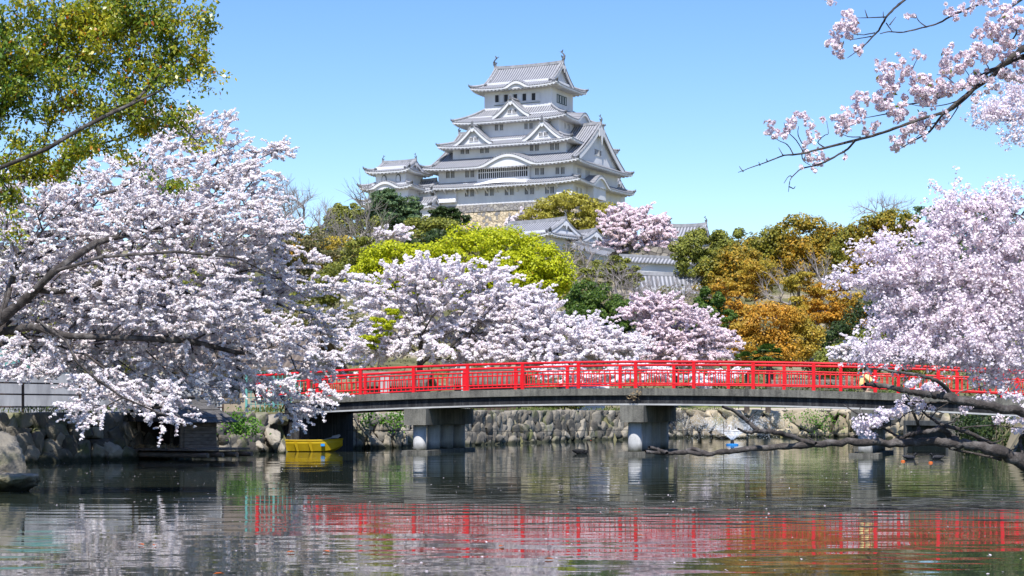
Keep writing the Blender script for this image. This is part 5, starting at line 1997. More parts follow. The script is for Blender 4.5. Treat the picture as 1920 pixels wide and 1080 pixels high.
def branch_mesh(pos, par, r_tip, r_max, expo=2.3, min_r=0.0):
    n = len(pos)
    kids = [[] for _ in range(n)]
    for i, p in enumerate(par):
        if p >= 0:
            kids[p].append(i)
    w = np.zeros(n)
    for i in range(n - 1, -1, -1):
        w[i] = max(1.0, sum(w[k] for k in kids[i]))
    rad = np.clip(r_tip * w ** (1 / expo), r_tip, r_max)
    V, Fc, b = [], [], 0
    done = np.zeros(n, bool)
    starts = [(-1, i) for i in range(n) if par[i] < 0]
    while starts:
        p, i = starts.pop()
        chain = [i]
        while kids[chain[-1]]:
            ks = sorted(kids[chain[-1]], key=lambda k: -w[k])
            for k in ks[1:]:
                starts.append((chain[-1], k))
            chain.append(ks[0])
        idx = ([p] if p >= 0 else []) + chain
        if len(idx) < 2:
            continue
        pts = pos[idx]
        rr = rad[idx].copy()
        if p >= 0:
            rr[0] = min(rr[0], rr[1] * 1.15)
        rr[-1] *= .5
        if rr.max() < min_r:
            continue
        ns = 8 if rr.max() > r_tip * 6 else (5 if rr.max() > r_tip * 2.2 else 3)
        v, f = tube_arrays(pts, rr, ns)
        V.append(v)
        Fc.append(f + b)
        b += len(v)
    return np.concatenate(V), np.concatenate(Fc)


LIGHTWARD = np.array([-.10, -.46, .80])     # leaves and petals turn towards the open southern sky


def foliage(centers, dirs, per, spread, rng, up=.5, outw=.7, rnd=.8, hollow=.35):
    """leaf positions and normals around clump centres; spread (x,y,z) radii"""
    n = len(centers) * per
    k = np.repeat(np.arange(len(centers)), per)
    d = rng.normal(size=(n, 3))
    d /= np.linalg.norm(d, axis=1)[:, None]
    r = (hollow ** 3 + (1 - hollow ** 3) * rng.uniform(0, 1, n)) ** (1 / 3)
    sz = rng.uniform(.65, 1.25, len(centers))[k]
    P = centers[k] + d * (r * sz)[:, None] * np.asarray(spread)
    N = d * outw + LIGHTWARD * up + rng.normal(size=(n, 3)) * rnd
    return P, N


TREE_N = [0]


def tree(name, label, cat, D, lobes, leaf=None, kind='dome', trunk=None, tips=60, per=60, leaf_px=4.6, clump=None, bark='bark_brown', seed=None, group=None, depth=.75, r_trunk=None, asp=.8, base_px=None, seeds=None, root_z=None, crown_name='crown', dens=1.0, tip_r=None):
    """lobes: (px, py, rx, ry[, dD]) in photo pixels at distance D"""
    TREE_N[0] += 1
    rng = np.random.default_rng(seed if seed is not None else 100 + TREE_N[0])
    m = D / F
    L3 = []
    for q in lobes:
        px, py, rx, ry = q[:4]
        dD = q[4] if len(q) > 4 else 0
        L3.append((W(px, py, D + dD), (rx * m, max(rx, ry) * m * depth, ry * m)))
    cx = base_px if base_px is not None else sum(q[0] * q[2] for q in lobes) / sum(q[2] for q in lobes)
    b = W(cx, 700, D)
    b[2] = (ground_z(b[0], b[1]) - .2) if root_z is None else root_z
    top = max(c[2] + r[2] for c, r in L3)
    low = min(c[2] - r[2] for c, r in L3)
    ctr = sum((np.asarray(c) * r[0] for c, r in L3), np.zeros(3)) / sum(r[0] for c, r in L3)
    H = top - b[2]
    t = thing(name, label, cat, b, group)
    if seeds is None:
        fork = b + np.array([0, 0, max(H * .25, min(low - b[2], H * .55))])
        seeds = [[b, b + (fork - b) * .5 + np.array([rng.normal() * .03 * H, 0, 0]), fork * .9 + np.array([*ctr[:2], fork[2]]) * .1]]
    step = H / 16
    if kind == 'bare':
        P, d = sample_lobes(L3, tips, rng, .25)
    elif kind in ('dome', 'pine', 'airy'):
        P, d = sample_lobes(L3, tips, rng, .62 if kind == 'dome' else .45)
    else:
        P, d = sample_lobes(L3, tips, rng, .30)
    pos, par, tn = grow(seeds, P, rng, step, .10, .3, .04)
    rt = r_trunk or H * .022
    tipr = (tip_r if tip_r else {'bare': .0011, 'airy': .003, 'cherry': .0019}.get(kind, .0026)) * H
    if kind == 'bare':
        # fine twigs beyond each tip
        ex, ep = [pos], [par]
        n0 = len(pos)
        tw, tp = [], []
        for i, ti in enumerate(tn):
            dr = pos[ti] - pos[max(par[ti], 0)]
            dr = dr / (np.linalg.norm(dr) + 1e-9)
            for _ in range(per):
                v = dr + rng.normal(size=3) * .55 + np.array([0, 0, .35])
                v /= np.linalg.norm(v)
                ln = H * rng.uniform(.05, .13)
                tw.append(pos[ti] + v * ln * .5)
                tp.append(ti)
                tw.append(pos[ti] + v * ln + rng.normal(size=3) * ln * .12)
                tp.append(n0 + len(tw) - 2)
        pos = np.concatenate([pos, np.array(tw)])
        par = np.concatenate([par, np.array(tp)])
    v, f = branch_mesh(pos, par, tipr, rt)
    np_mesh('trunk', v, f, M[bark], t, smooth=True)
    if kind == 'bare' or leaf is None:
        return t
    ls = leaf_px * m
    R = float(np.mean([r[0] for c, r in L3]))
    per = int(per * {'dome': 2.3, 'pine': 1.9, 'airy': 2.0, 'cherry': 3.0}[kind] * dens)
    cl = (clump if clump is not None else .30) * (1.2 if kind != 'cherry' else 1.0)
    sp = np.array([cl * R] * 3)
    if kind == 'dome':
        sp = sp * np.array([1, 1, .75])
        LP, LN = foliage(pos[tn], d, per, sp, rng, .55, .8, .45, .55)
    elif kind == 'pine':
        LP, LN = foliage(pos[tn], d, per, sp * np.array([1.3, 1.3, .42]), rng, .6, .4, .8, .2)
    elif kind == 'airy':
        LP, LN = foliage(pos[tn], d, per, sp * np.array([1.1, 1.1, .5]), rng, .6, .4, .8, .1)
    elif kind == 'cherry':
        # sprays: short twigs run on from each tip, blossom packed along them
        cs = []
        for i, ti in enumerate(tn):
            dr = pos[ti] - pos[max(par[ti], 0)]
            dr = dr / (np.linalg.norm(dr) + 1e-9)
            o_ = pos[ti] - ctr
            o_ = o_ / (np.linalg.norm(o_) + 1e-9)
            for q in range(3):
                v_ = (dr * .7 + o_ * .6 + rng.normal(size=3) * .5) * np.array([1.2, 1, .55]) + np.array([0, 0, .05])
                v_ /= np.linalg.norm(v_)
                ln = cl * R * rng.uniform(1.2, 4.4)
                bend = rng.normal(size=3) * ln * .12 - np.array([0, 0, .10 * ln])
                for w_ in np.linspace(.08, 1.0, 8):
                    cs.append(pos[ti] + v_ * ln * w_ + bend * w_ * w_ + rng.normal(size=3) * ln * .035)
        cs = np.array(cs)
        LP, LN = foliage(cs, None, max(3, per // 24), np.array([1.2, 1, .8]) * cl * R * .31, rng, .9, .5, .6, .2)
    sz = ls * rng.uniform(.7, 1.3, len(LP))
    scatter_quads(crown_name, LP, LN, sz * (1.12 if kind == 'cherry' else 1), M[leaf], t, .95 if kind == 'cherry' else asp, rng, .18)
    return t


hillside = 'trees on the castle hill'
TR = tree
# -- around the castle
TR('pine_tree', 'dark green pine in front of the small castle tower', 'tree', 372, [(735, 388, 46, 26), (703, 405, 26, 20), (768, 398, 20, 22), (728, 372, 26, 16), (740, 412, 46, 18)], 'pine', 'pine', tips=110, per=80, clump=.3, group=hillside)
TR('evergreen_tree', 'olive green rounded tree at the left shoulder of the castle hill', 'tree', 340, [(645, 410, 38, 32), (690, 430, 34, 26), (648, 395, 24, 18), (620, 440, 30, 30)], 'olive', 'dome', tips=80, per=60, group=hillside)
TR('evergreen_tree', 'small very dark conifer standing before the stone base of the keep', 'tree', 358, [(835, 403, 26, 16), (862, 412, 18, 8), (818, 415, 20, 9)], 'dark_green', 'pine', tips=40, per=60, clump=.3, group=hillside)
TR('evergreen_tree', 'mossy green bush-like tree under the small dark conifer', 'tree', 350, [(795, 432, 42, 22), (830, 428, 34, 14), (770, 445, 26, 16)], 'olive', 'dome', tips=60, per=60, group=hillside)
TR('evergreen_tree', 'dark grey-green tree between the mossy bush and the lime tree', 'tree', 330, [(820, 455, 48, 22), (770, 470, 40, 24), (860, 440, 30, 14)], 'dark_green', 'dome', tips=60, per=55, group=hillside)
TR('spring_tree', 'airy yellow-green tree spreading in front of the keep\'s right corner', 'tree', 352, [(1070, 395, 62, 34), (1020, 408, 38, 22), (1120, 410, 32, 30), (1075, 430, 60, 20), (1065, 375, 34, 16)], 'yellow_green', 'airy', tips=130, per=60, clump=.24, bark='bark_brown', group=hillside, leaf_px=4.2)
TR('cherry_tree', 'pale pink cherry spreading on the hillside to the right of the castle', 'tree', 308, [(1195, 436, 56, 34), (1160, 420, 26, 16), (1236, 450, 24, 26), (1215, 470, 40, 20), (1150, 458, 20, 14)], 'blossom_pink', 'cherry', tips=170, per=120, clump=.18, bark='bark_brown', group=hillside)
TR('cherry_tree', 'tiny pale cherry at the foot of the keep\'s stone base', 'tree', 362, [(982, 412, 22, 9), (965, 416, 14, 7), (1004, 417, 18, 6)], 'blossom_far', 'cherry', tips=30, per=110, clump=.28, group=hillside)
TR('cherry_tree', 'small white cherry among the bare trees left of the castle', 'tree', 300, [(740, 436, 26, 14), (715, 446, 20, 10)], 'blossom_far', 'cherry', tips=24, per=100, clump=.25, group=hillside)
TR('bare_tree', 'grey leafless tree on the skyline left of the castle', 'tree', 260, [(575, 400, 46, 48), (610, 430, 30, 40), (545, 385, 34, 40)], None, 'bare', tips=90, per=8, bark='bark_grey', group=hillside)
TR('bare_tree', 'low leafless purple-grey tree behind the left cherry\'s upper sprays', 'tree', 250, [(525, 380, 40, 34), (500, 410, 40, 40)], None, 'bare', tips=70, per=8, bark='bark_grey', group=hillside)
TR('bare_tree', 'tall bare tree with a pale straight trunk in front of the olive tree', 'tree', 215, [(678, 400, 20, 60), (665, 450, 40, 50), (700, 440, 30, 50)], None, 'bare', tips=60, per=6, bark='bark_pale', base_px=678, group=hillside)
TR('bare_tree', 'slim bare tree left of the tall bare one', 'tree', 205, [(635, 450, 26, 50), (620, 490, 30, 40)], None, 'bare', tips=40, per=6, bark='bark_pale', base_px=632, group=hillside)
TR('willow_tree', 'thin olive-yellow tree coming into leaf behind the left cherry', 'tree', 190, [(560, 470, 60, 46), (610, 500, 50, 46), (520, 450, 40, 40)], 'scrub', 'airy', tips=110, per=50, clump=.24, group=hillside)
TR('evergreen_tree', 'ochre and green tree low on the slope left of the lime tree', 'tree', 200, [(575, 480, 52, 26), (520, 470, 40, 24), (640, 470, 40, 26)], 'orange', 'dome', tips=60, per=50, group=hillside)
TR('evergreen_tree', 'olive tree below the bare trees, left of the lime tree', 'tree', 180, [(640, 540, 60, 50), (600, 580, 60, 50), (680, 480, 40, 34)], 'olive', 'airy', tips=90, per=60, clump=.25, group=hillside)
TR('cherry_tree', 'thin pale cherry high on the slope behind the white turret', 'tree', 345, [(1180, 398, 30, 8), (1210, 412, 30, 12)], 'blossom_pink', 'cherry', tips=24, per=90, clump=.25, group=hillside)
# -- the lime-coloured tree
TR('camphor_tree', 'big bright lime-green tree glowing in the middle of the slope', 'tree', 165, [(885, 478, 74, 50), (950, 462, 62, 34, 4), (820, 490, 60, 34), (735, 496, 60, 38), (705, 525, 44, 40), (1010, 498, 50, 36), (1040, 522, 32, 36), (880, 530, 90, 40), (960, 520, 70, 40), (775, 540, 60, 40)], 'lime', 'dome', tips=420, per=85, clump=.26, leaf_px=4.4, group=hillside, base_px=870)
# -- behind the middle
TR('bare_tree', 'grey leafless shrub below the white turret', 'tree', 240, [(1075, 480, 50, 34), (1040, 500, 30, 26), (1120, 492, 36, 26)], None, 'bare', tips=80, per=9, bark='bark_grey', group=hillside)
TR('bare_tree', 'brown leafless thicket tree under the storehouse roof', 'tree', 190, [(1230, 555, 56, 34), (1290, 560, 44, 34), (1180, 560, 36, 34)], None, 'bare', tips=100, per=9, bark='bark_grey', group=hillside)
TR('bare_tree', 'leafless brown tree in front of the dark clipped conifer', 'tree', 205, [(1185, 530, 44, 36), (1140, 530, 36, 40)], None, 'bare', tips=70, per=8, bark='bark_grey', group=hillside)
TR('evergreen_tree', 'dull olive tree right of the lime tree below the turret', 'tree', 225, [(1150, 505, 42, 24), (1120, 520, 30, 22), (1180, 520, 24, 24)], 'olive', 'airy', tips=70, per=60, clump=.26, group=hillside)
TR('conifer_tree', 'dense dark green clipped tree between two cherries behind the bridge', 'tree', 135, [(1130, 590, 56, 40), (1100, 555, 40, 26), (1165, 615, 44, 36), (1185, 645, 30, 26), (1090, 590, 40, 40)], 'green', 'dome', tips=150, per=80, clump=.26, leaf_px=4.2, group=hillside)
TR('evergreen_tree', 'bright green shrub-like tree between the right cherry and the orange trees', 'tree', 150, [(1330, 570, 28, 30), (1350, 610, 30, 34), (1310, 590, 20, 30)], 'green', 'dome', tips=60, per=60, group=hillside)
# -- right-hand slope
TR('evergreen_tree', 'olive gold tree just right of the pink hillside cherry', 'tree', 268, [(1325, 458, 52, 30), (1290, 475, 32, 30), (1370, 448, 36, 20), (1300, 500, 34, 24), (1345, 500, 36, 26)], 'olive', 'dome', tips=110, per=60, clump=.26, group=hillside)
TR('evergreen_tree', 'large brownish green domed tree on the right skyline', 'tree', 245, [(1500, 445, 64, 36), (1450, 460, 44, 32), (1560, 455, 50, 34), (1520, 485, 70, 32), (1440, 495, 50, 30)], 'brown_orange', 'dome', tips=170, per=70, clump=.26, group=hillside)
TR('evergreen_tree', 'russet topped tree on the skyline next to the right-hand blossoms', 'tree', 238, [(1640, 440, 56, 34), (1600, 465, 44, 34), (1680, 425, 44, 26), (1640, 490, 60, 34), (1590, 500, 40, 26)], 'brown_orange', 'dome', tips=140, per=70, clump=.26, group=hillside)
TR('evergreen_tree', 'olive brown tree in the fold of the slope below the large domed tree', 'tree', 225, [(1380, 495, 50, 34), (1340, 520, 34, 40), (1420, 520, 44, 34)], 'brown_orange', 'dome', tips=100, per=65, clump=.26, group=hillside)
TR('pine_tree', 'dark bluish pine on the skyline behind the right-hand blossoms', 'tree', 262, [(1745, 412, 50, 24), (1790, 400, 44, 22), (1700, 440, 36, 20), (1850, 400, 50, 24)], 'pine', 'pine', tips=80, per=60, clump=.26, group=hillside)
TR('bare_tree', 'leafless twiggy tree poking above the right skyline', 'tree', 270, [(1655, 390, 36, 16), (1620, 400, 26, 14), (1690, 385, 22, 14)], None, 'bare', tips=50, per=6, bark='bark_grey', group=hillside)
TR('bare_tree', 'grey leafless tree between the orange trees', 'tree', 180, [(1470, 540, 40, 34), (1530, 510, 40, 26), (1560, 600, 44, 44)], None, 'bare', tips=90, per=9, bark='bark_grey', group=hillside)
TR('autumn_tree', 'loose orange-gold tree above the bare grey tree', 'tree', 185, [(1375, 565, 50, 40), (1345, 600, 40, 40), (1420, 520, 40, 30)], 'orange', 'airy', tips=110, per=60, clump=.26, group=hillside)
TR('autumn_tree', 'tall orange tree half hidden by the right-hand blossoms', 'tree', 175, [(1560, 565, 56, 44), (1520, 600, 44, 40), (1600, 600, 44, 40), (1500, 540, 30, 30)], 'orange', 'airy', tips=130, per=60, clump=.26, group=hillside)
TR('autumn_tree', 'round golden-orange tree directly above the bridge railing', 'tree', 150, [(1445, 605, 62, 36), (1400, 640, 44, 34), (1490, 635, 50, 36), (1440, 655, 70, 28)], 'orange', 'dome', tips=150, per=70, clump=.26, leaf_px=4.2, group=hillside)
TR('evergreen_tree', 'dark green tree in shade beside the golden-orange tree', 'tree', 160, [(1590, 640, 60, 40), (1640, 600, 50, 44), (1540, 660, 44, 30), (1700, 640, 60, 50)], 'dark_green', 'dome', tips=120, per=60, group=hillside)
TR('evergreen_tree', 'green bushy tree above the bridge left of the right-hand blossoms', 'tree', 125, [(1600, 672, 56, 26), (1650, 650, 50, 30), (1560, 680, 40, 20), (1720, 670, 60, 34)], 'olive', 'dome', tips=110, per=60, group=hillside)
TR('evergreen_tree', 'dark evergreen closing the view at the right edge behind the blossoms', 'tree', 150, [(1800, 600, 90, 90), (1880, 540, 80, 90), (1850, 470, 80, 60)], 'green', 'dome', tips=130, per=60, leaf_px=6, group=hillside)
TR('evergreen_tree', 'dark evergreen closing the view behind the left cherry', 'tree', 150, [(60, 560, 110, 100), (200, 600, 120, 90), (330, 560, 110, 90), (440, 580, 90, 80)], 'olive', 'dome', tips=150, per=60, leaf_px=6, group=hillside)
TR('evergreen_tree', 'grey-green tree behind the left cherry and the brown house', 'tree', 140, [(480, 620, 80, 60), (560, 620, 60, 50), (650, 620, 50, 50)], 'scrub', 'dome', tips=110, per=60, group=hillside)

# -- cherries behind the bridge
bankside = 'cherry trees behind the bridge'
p0 = W(785, 700, 106)
p0[2] = ground_z(p0[0], p0[1]) - .2
lim = lambda pts, D: [W(x, y, D + dd) for x, y, dd in pts]
TR('cherry_tree', 'full white cherry with dark forked trunk behind the left half of the bridge', 'tree', 106, [(780, 530, 60, 40), (860, 560, 100, 60), (740, 590, 70, 50), (940, 590, 70, 60), (700, 640, 60, 34), (840, 640, 110, 40), (690, 540, 36, 20), (920, 520, 44, 26), (980, 640, 60, 36)], 'blossom_far', 'cherry', tips=520, per=130, clump=.145, bark='bark', leaf_px=3.3, group=bankside, r_trunk=.22,
   seeds=[[p0, *lim([(788, 665, 0), (790, 630, -1), (812, 590, -2), (850, 560, -2), (880, 545, -2)], 106)], lim([(790, 640, -1), (765, 600, -2), (745, 570, -2)], 106), lim([(788, 650, 0), (850, 620, -2), (900, 600, -2), (930, 570, -2)], 106), lim([(800, 610, -1), (785, 570, -2), (778, 540, -1)], 106)])
TR('cherry_tree', 'low spreading white cherry behind the middle of the bridge', 'tree', 104, [(1060, 630, 80, 34), (1000, 610, 60, 30), (1120, 645, 60, 26), (1160, 650, 36, 20), (1040, 662, 110, 22), (1010, 570, 40, 24)], 'blossom_far', 'cherry', tips=330, per=130, clump=.15, bark='bark', leaf_px=3.3, group=bankside, r_trunk=.2)
TR('cherry_tree', 'pinkish white cherry behind the right half of the bridge beside the orange tree', 'tree', 110, [(1270, 620, 70, 40), (1220, 590, 40, 30), (1320, 640, 46, 30), (1270, 660, 90, 24), (1240, 570, 24, 14)], 'blossom_pink', 'cherry', tips=330, per=130, clump=.15, bark='bark', leaf_px=3.3, group=bankside, r_trunk=.2)
TR('cherry_tree', 'small pale cherry low behind the bridge next to the right-hand blossoms', 'tree', 112, [(1608, 650, 34, 15), (1585, 662, 22, 11), (1655, 660, 44, 16)], 'blossom_far', 'cherry', tips=60, per=130, clump=.2, bark='bark', leaf_px=3.9, group=bankside, r_trunk=.16)
TR('cherry_tree', 'low cherry drooping behind the railings at the middle of the bridge', 'tree', 100, [(1070, 700, 50, 14), (1200, 700, 60, 16), (1320, 705, 50, 14)], 'blossom_far', 'cherry', tips=60, per=120, clump=.2, bark='bark', leaf_px=3.9, group=bankside, r_trunk=.14)
TR('pollard_tree', 'pollarded tree with knobbly stubs and fresh green tufts beside the white cherry', 'tree', 99, [(712, 610, 22, 26), (690, 640, 22, 20), (735, 600, 16, 22)], 'lime', 'airy', tips=26, per=40, clump=.35, bark='bark', base_px=712, r_trunk=.22)


def fan_palm(label, px, D, top, r, seed):
    rng = np.random.default_rng(seed)
    b = W(px, 700, D)
    b[2] = ground_z(b[0], b[1]) - .1
    t = thing('palm_tree', label, 'palm', b, 'fan palms behind the bridge')
    c = W(px, top, D)
    m = MB()
    m.tube([b, (b + c) / 2 + [.05, 0, 0], c], [.16, .14, .12], 8)
    m.build('trunk', M['bark_brown'], t)
    f = MB()
    for i in range(22):
        az, el = rng.uniform(0, 2 * pi), rng.uniform(-.5, 1.2)
        d = np.array([cos(az) * cos(el), sin(az) * cos(el), sin(el)])
        hub = c + d * r * .55
        side = np.cross(d, [0, 0, 1.0])
        side /= np.linalg.norm(side) + 1e-9
        upv = np.cross(side, d)
        for k in range(9):
            a = -1.2 + 2.4 * k / 8
            e = d * cos(a) + side * sin(a) - np.array([0, 0, .15])
            w = np.cross(e, upv) * .045 * r / .6
            tip = hub + e * r * .55 - np.array([0, 0, .12 * r])
            f.add([hub, hub + e * r * .3 + w, tip, hub + e * r * .3 - w], [(0, 1, 2, 3)])
    f.build('crown', M['green'], t)


fan_palm('small fan palm behind the railing under the golden-orange tree, its fronds highest', 1440, 103, 668, .95, 3)
fan_palm('small dark fan palm beside the pinkish cherry behind the railing', 1400, 104, 678, .8, 4)

# hedge on the right bank
def hedge(name, label, cat, boxes, mat, n, leaf, seed, group=None):
    rng = np.random.default_rng(seed)
    vol = np.array([b[1][0] * b[1][2] for b in boxes])
    t0 = np.array(boxes[0][0], float)
    P, N = [], []
    for (c, s), k in zip(boxes, (vol / vol.sum() * n).astype(int)):
        d = rng.normal(size=(k, 3))
        d /= np.abs(d).max(1)[:, None] * .6 + np.linalg.norm(d, axis=1)[:, None] * .4
        q = d * rng.uniform(.7, 1.05, (k, 1)) * np.asarray(s) * .5
        q += np.sin(q[:, [1, 2, 0]] * 5) * .07
        P.append(q + np.asarray(c))
        N.append(d + rng.normal(size=(k, 3)) * .6 + np.array([0, 0, .4]))
    t = thing(name, label, cat, (t0[0], t0[1], t0[2] - boxes[0][1][2] / 2), group)
    scatter_quads('foliage', np.concatenate(P), np.concatenate(N), leaf * rng.uniform(.7, 1.3, sum(len(p) for p in P)), M[mat], t, .7, rng)
    m = MB()
    for c, s in boxes:
        for _ in range(5):
            a = np.asarray(c) + np.array([rng.uniform(-.4, .4) * s[0], rng.uniform(-.4, .4) * s[1], -.5 * s[2]])
            m.tube([a, a + np.array([rng.normal() * .1, rng.normal() * .1, s[2] * .7])], [.03, .015], 4)
    m.build('stems', M['bark_brown'], t)
    return t


hedge('hedge', 'dark evergreen shrub overhanging the right bank under the bridge end', 'shrub', [((20.6, 77.5, .9), (3.2, 3.2, 2.0)), ((19.2, 70.5, .75), (2.6, 5, 1.6)), ((22.0, 82, 1.0), (3, 4, 2.0))], 'dark_green', 9000, .13, 2)
hedge('hedge', 'clipped green hedge behind the railings below the middle cherries', 'hedge', [((2.6, 101.5, 2.1), (3.4, 1.0, .9)), ], 'olive', 2500, .12, 5)
hedge('hedge', 'dull green hedge behind the bridge near the beige shed', 'hedge', [((13.0, 113, 2.6), (6, 1.4, 1.5)), ((19.5, 113, 2.5), (5, 1.4, 1.4)), ((24, 108, 2.3), (5, 2, 1.4))], 'green', 5000, .15, 6)
hedge('hedge', 'brownish hedge behind the railings between house and kiosk', 'hedge', [((-6.0, 92.5, 2.2), (4.5, 1.0, 1.4)), ((-10.5, 90, 2.2), (4, 1.0, 1.4))], 'scrub', 4500, .11, 7)


def ivy(label, spots, seed, mat='ivy', name='ivy_clump', cat='ivy'):
    rng = np.random.default_rng(seed)
    P = []
    for (px, py, D, r, n) in spots:
        c = W(px, py, D)
        P.append(c + rng.normal(size=(n, 3)) * np.array([r, .14, r * .8]))
    P = np.concatenate(P)
    t = thing(name, label, cat, P.mean(0), 'green plants in the stone bank' if mat == 'ivy' else None)
    scatter_quads('leaves', P, rng.normal(size=P.shape) * .6 + np.array([-.2, -.7, .7]), .10 * rng.uniform(.7, 1.3, len(P)), M[mat], t, .8 if mat == 'ivy' else .25, rng)


ivy('bright green ivy spilling over the boulders right of the duck house', [(440, 788, 62.2, .28, 260), (452, 800, 62.6, .2, 160), (475, 804, 63.4, .2, 170)], 1)
ivy('green weeds growing from the stone wall left of the first pier', [(690, 785, 74.0, .18, 140), (740, 785, 75.5, .3, 260), (760, 778, 76, .2, 150)], 2)
ivy('green plants in the joints of the sunny tan wall', [(1545, 790, 104.6, .5, 260), (1520, 784, 104.6, .3, 150), (1480, 782, 104.6, .25, 90)], 3)
ivy('green weeds on the pale wall beside the third pier', [(1700, 788, 98, .4, 200), (1715, 800, 98, .3, 120)], 4)

ivy('dry weed tuft sprouting on the concrete edge above the middle pier', [(1188, 742, 64.25, .10, 60), (1196, 736, 64.25, .07, 40)], 5, 'straw', 'weed_tuft', 'weed')

# scrub all over the slope, grass along the banks
rng = np.random.default_rng(77)
n_ = 1500
sx, sy = rng.uniform(-75, 95, n_), rng.uniform(116, 385, n_)
mask = np.abs(sx) < sy * .36
sx, sy = sx[mask], sy[mask]
cz_ = hill(sx, sy)
hgt = rng.uniform(.5, 2.6, len(sx))
Cc = np.stack([sx, sy, cz_ + hgt * .45], 1)
per_ = 46
kk = np.repeat(np.arange(len(sx)), per_)
dd_ = rng.normal(size=(len(kk), 3))
dd_ /= np.linalg.norm(dd_, axis=1)[:, None]
Pq = Cc[kk] + dd_ * (rng.uniform(.4, 1, len(kk)) ** .5)[:, None] * np.stack([hgt * .9, hgt * .9, hgt * .6], 1)[kk]
o_ = scatter_quads('undergrowth', Pq, dd_ * .7 + rng.normal(size=dd_.shape) * .5 + np.array([0, 0, .5]), (sy[kk] / F * 6.5) * rng.uniform(.7, 1.3, len(kk)), M['scrub'], None, .8, rng)
tag(o_, 'brownish green scrub covering the castle hillside', 'undergrowth', kind='stuff')
n_ = 6000
k_ = rng.integers(3, 16, n_)
t_ = rng.uniform(0, 1, n_)
a_ = POND[k_]
b_ = POND[(k_ + 1) % len(POND)]
q_ = a_ + (b_ - a_) * t_[:, None]
dv = (b_ - a_) / np.linalg.norm(b_ - a_, axis=1)[:, None]
q_ = q_ + np.stack([-dv[:, 1], dv[:, 0]], 1) * rng.uniform(.55, 2.4, n_)[:, None]
ok_ = (np.sin(q_[:, 0] * 1.3) + np.sin(q_[:, 1] * .9 + 1) + rng.normal(size=n_) * .5) > .1
Pg = np.stack([q_[:, 0], q_[:, 1], 1.52 + rng.uniform(0, .16, n_)], 1)[ok_]
o_ = scatter_quads('bank_grass', Pg, rng.normal(size=Pg.shape) + np.array([0, -1.2, .2]), .16, M['grass'], None, .25, rng, droop=2.0)
tag(o_, 'tufts of grass along the top of the stone banks', 'grass', kind='stuff')

# ------------------------------------------------------------------ the near trees
def star_flowers(name, C, N, size, parent, rng, mat='flower'):
    n = len(C)
    N = N / (np.linalg.norm(N, axis=1)[:, None] + 1e-9)
    t = rng.normal(size=(n, 3))
    t -= (t * N).sum(1)[:, None] * N
    t /= np.linalg.norm(t, axis=1)[:, None] + 1e-9
    b = np.cross(N, t)
    th = np.arange(10) * pi / 5
    rr = np.where(np.arange(10) % 2 == 0, 1.0, .66)
    s = (size * np.ones(n))[:, None] * .5
    V = [C]
    for a, r in zip(th, rr):
        V.append(C + (t * cos(a) + b * sin(a)) * s * r + N * s * .22 * r)
    V = np.stack(V, 1)
    i = np.arange(n)[:, None] * 11
    f = np.concatenate([np.stack([i[:, 0], i[:, 0] + 1 + k, i[:, 0] + 1 + (k + 1) % 10], 1) for k in range(10)])
    rad = np.tile(np.concatenate([[0], rr]), n)
    return np_mesh(name, V.reshape(-1, 3), f, M[mat], parent, attr=rad)


def pompoms(centers, per, r, rng, hollow=.6):
    n = len(centers) * per
    k = np.repeat(np.arange(len(centers)), per)
    d = rng.normal(size=(n, 3))
    d /= np.linalg.norm(d, axis=1)[:, None]
    q = (hollow ** 3 + (1 - hollow ** 3) * rng.uniform(0, 1, n)) ** (1 / 3)
    sz = rng.uniform(.6, 1.2, len(centers))[k]
    P = centers[k] + d * (q * sz * r)[:, None] * np.array([1, 1, .85])
    return P, d * .8 + rng.normal(size=(n, 3)) * .35 + LIGHTWARD * .6


def rough_limb(pts, rad, rng, sub=4, n=10, lump=.06):
    """a smooth, slightly knobbly limb through the given points"""
    pts, rad = np.asarray(pts, float), np.asarray(rad, float)
    P, R = [], []
    m = len(pts)
    for i in range(m - 1):
        p0, p1, p2, p3 = pts[max(i - 1, 0)], pts[i], pts[i + 1], pts[min(i + 2, m - 1)]
        for j in range(sub):
            t = j / sub
            P.append(.5 * (2 * p1 + (p2 - p0) * t + (2 * p0 - 5 * p1 + 4 * p2 - p3) * t * t + (3 * p1 - p0 - 3 * p2 + p3) * t ** 3))
            R.append(rad[i] + (rad[i + 1] - rad[i]) * t)
    P.append(pts[-1])
    R.append(rad[-1])
    P, R = np.array(P), np.array(R)
    P[1:-1] += rng.normal(size=(len(P) - 2, 3)) * R[1:-1, None] * .18
    R = R * (1 + rng.normal(size=len(R)) * lump)
    v, f = tube_arrays(P, R, n)
    v += rng.normal(size=v.shape) * np.repeat(R, n)[:, None] * .05
    return P, v, f


def cat_tubes(items):
    V, Fq, b = [], [], 0
    for v, f in items:
        V.append(v)
        Fq.append(f + b)
        b += len(v)
    return np.concatenate(V), np.concatenate(Fq)


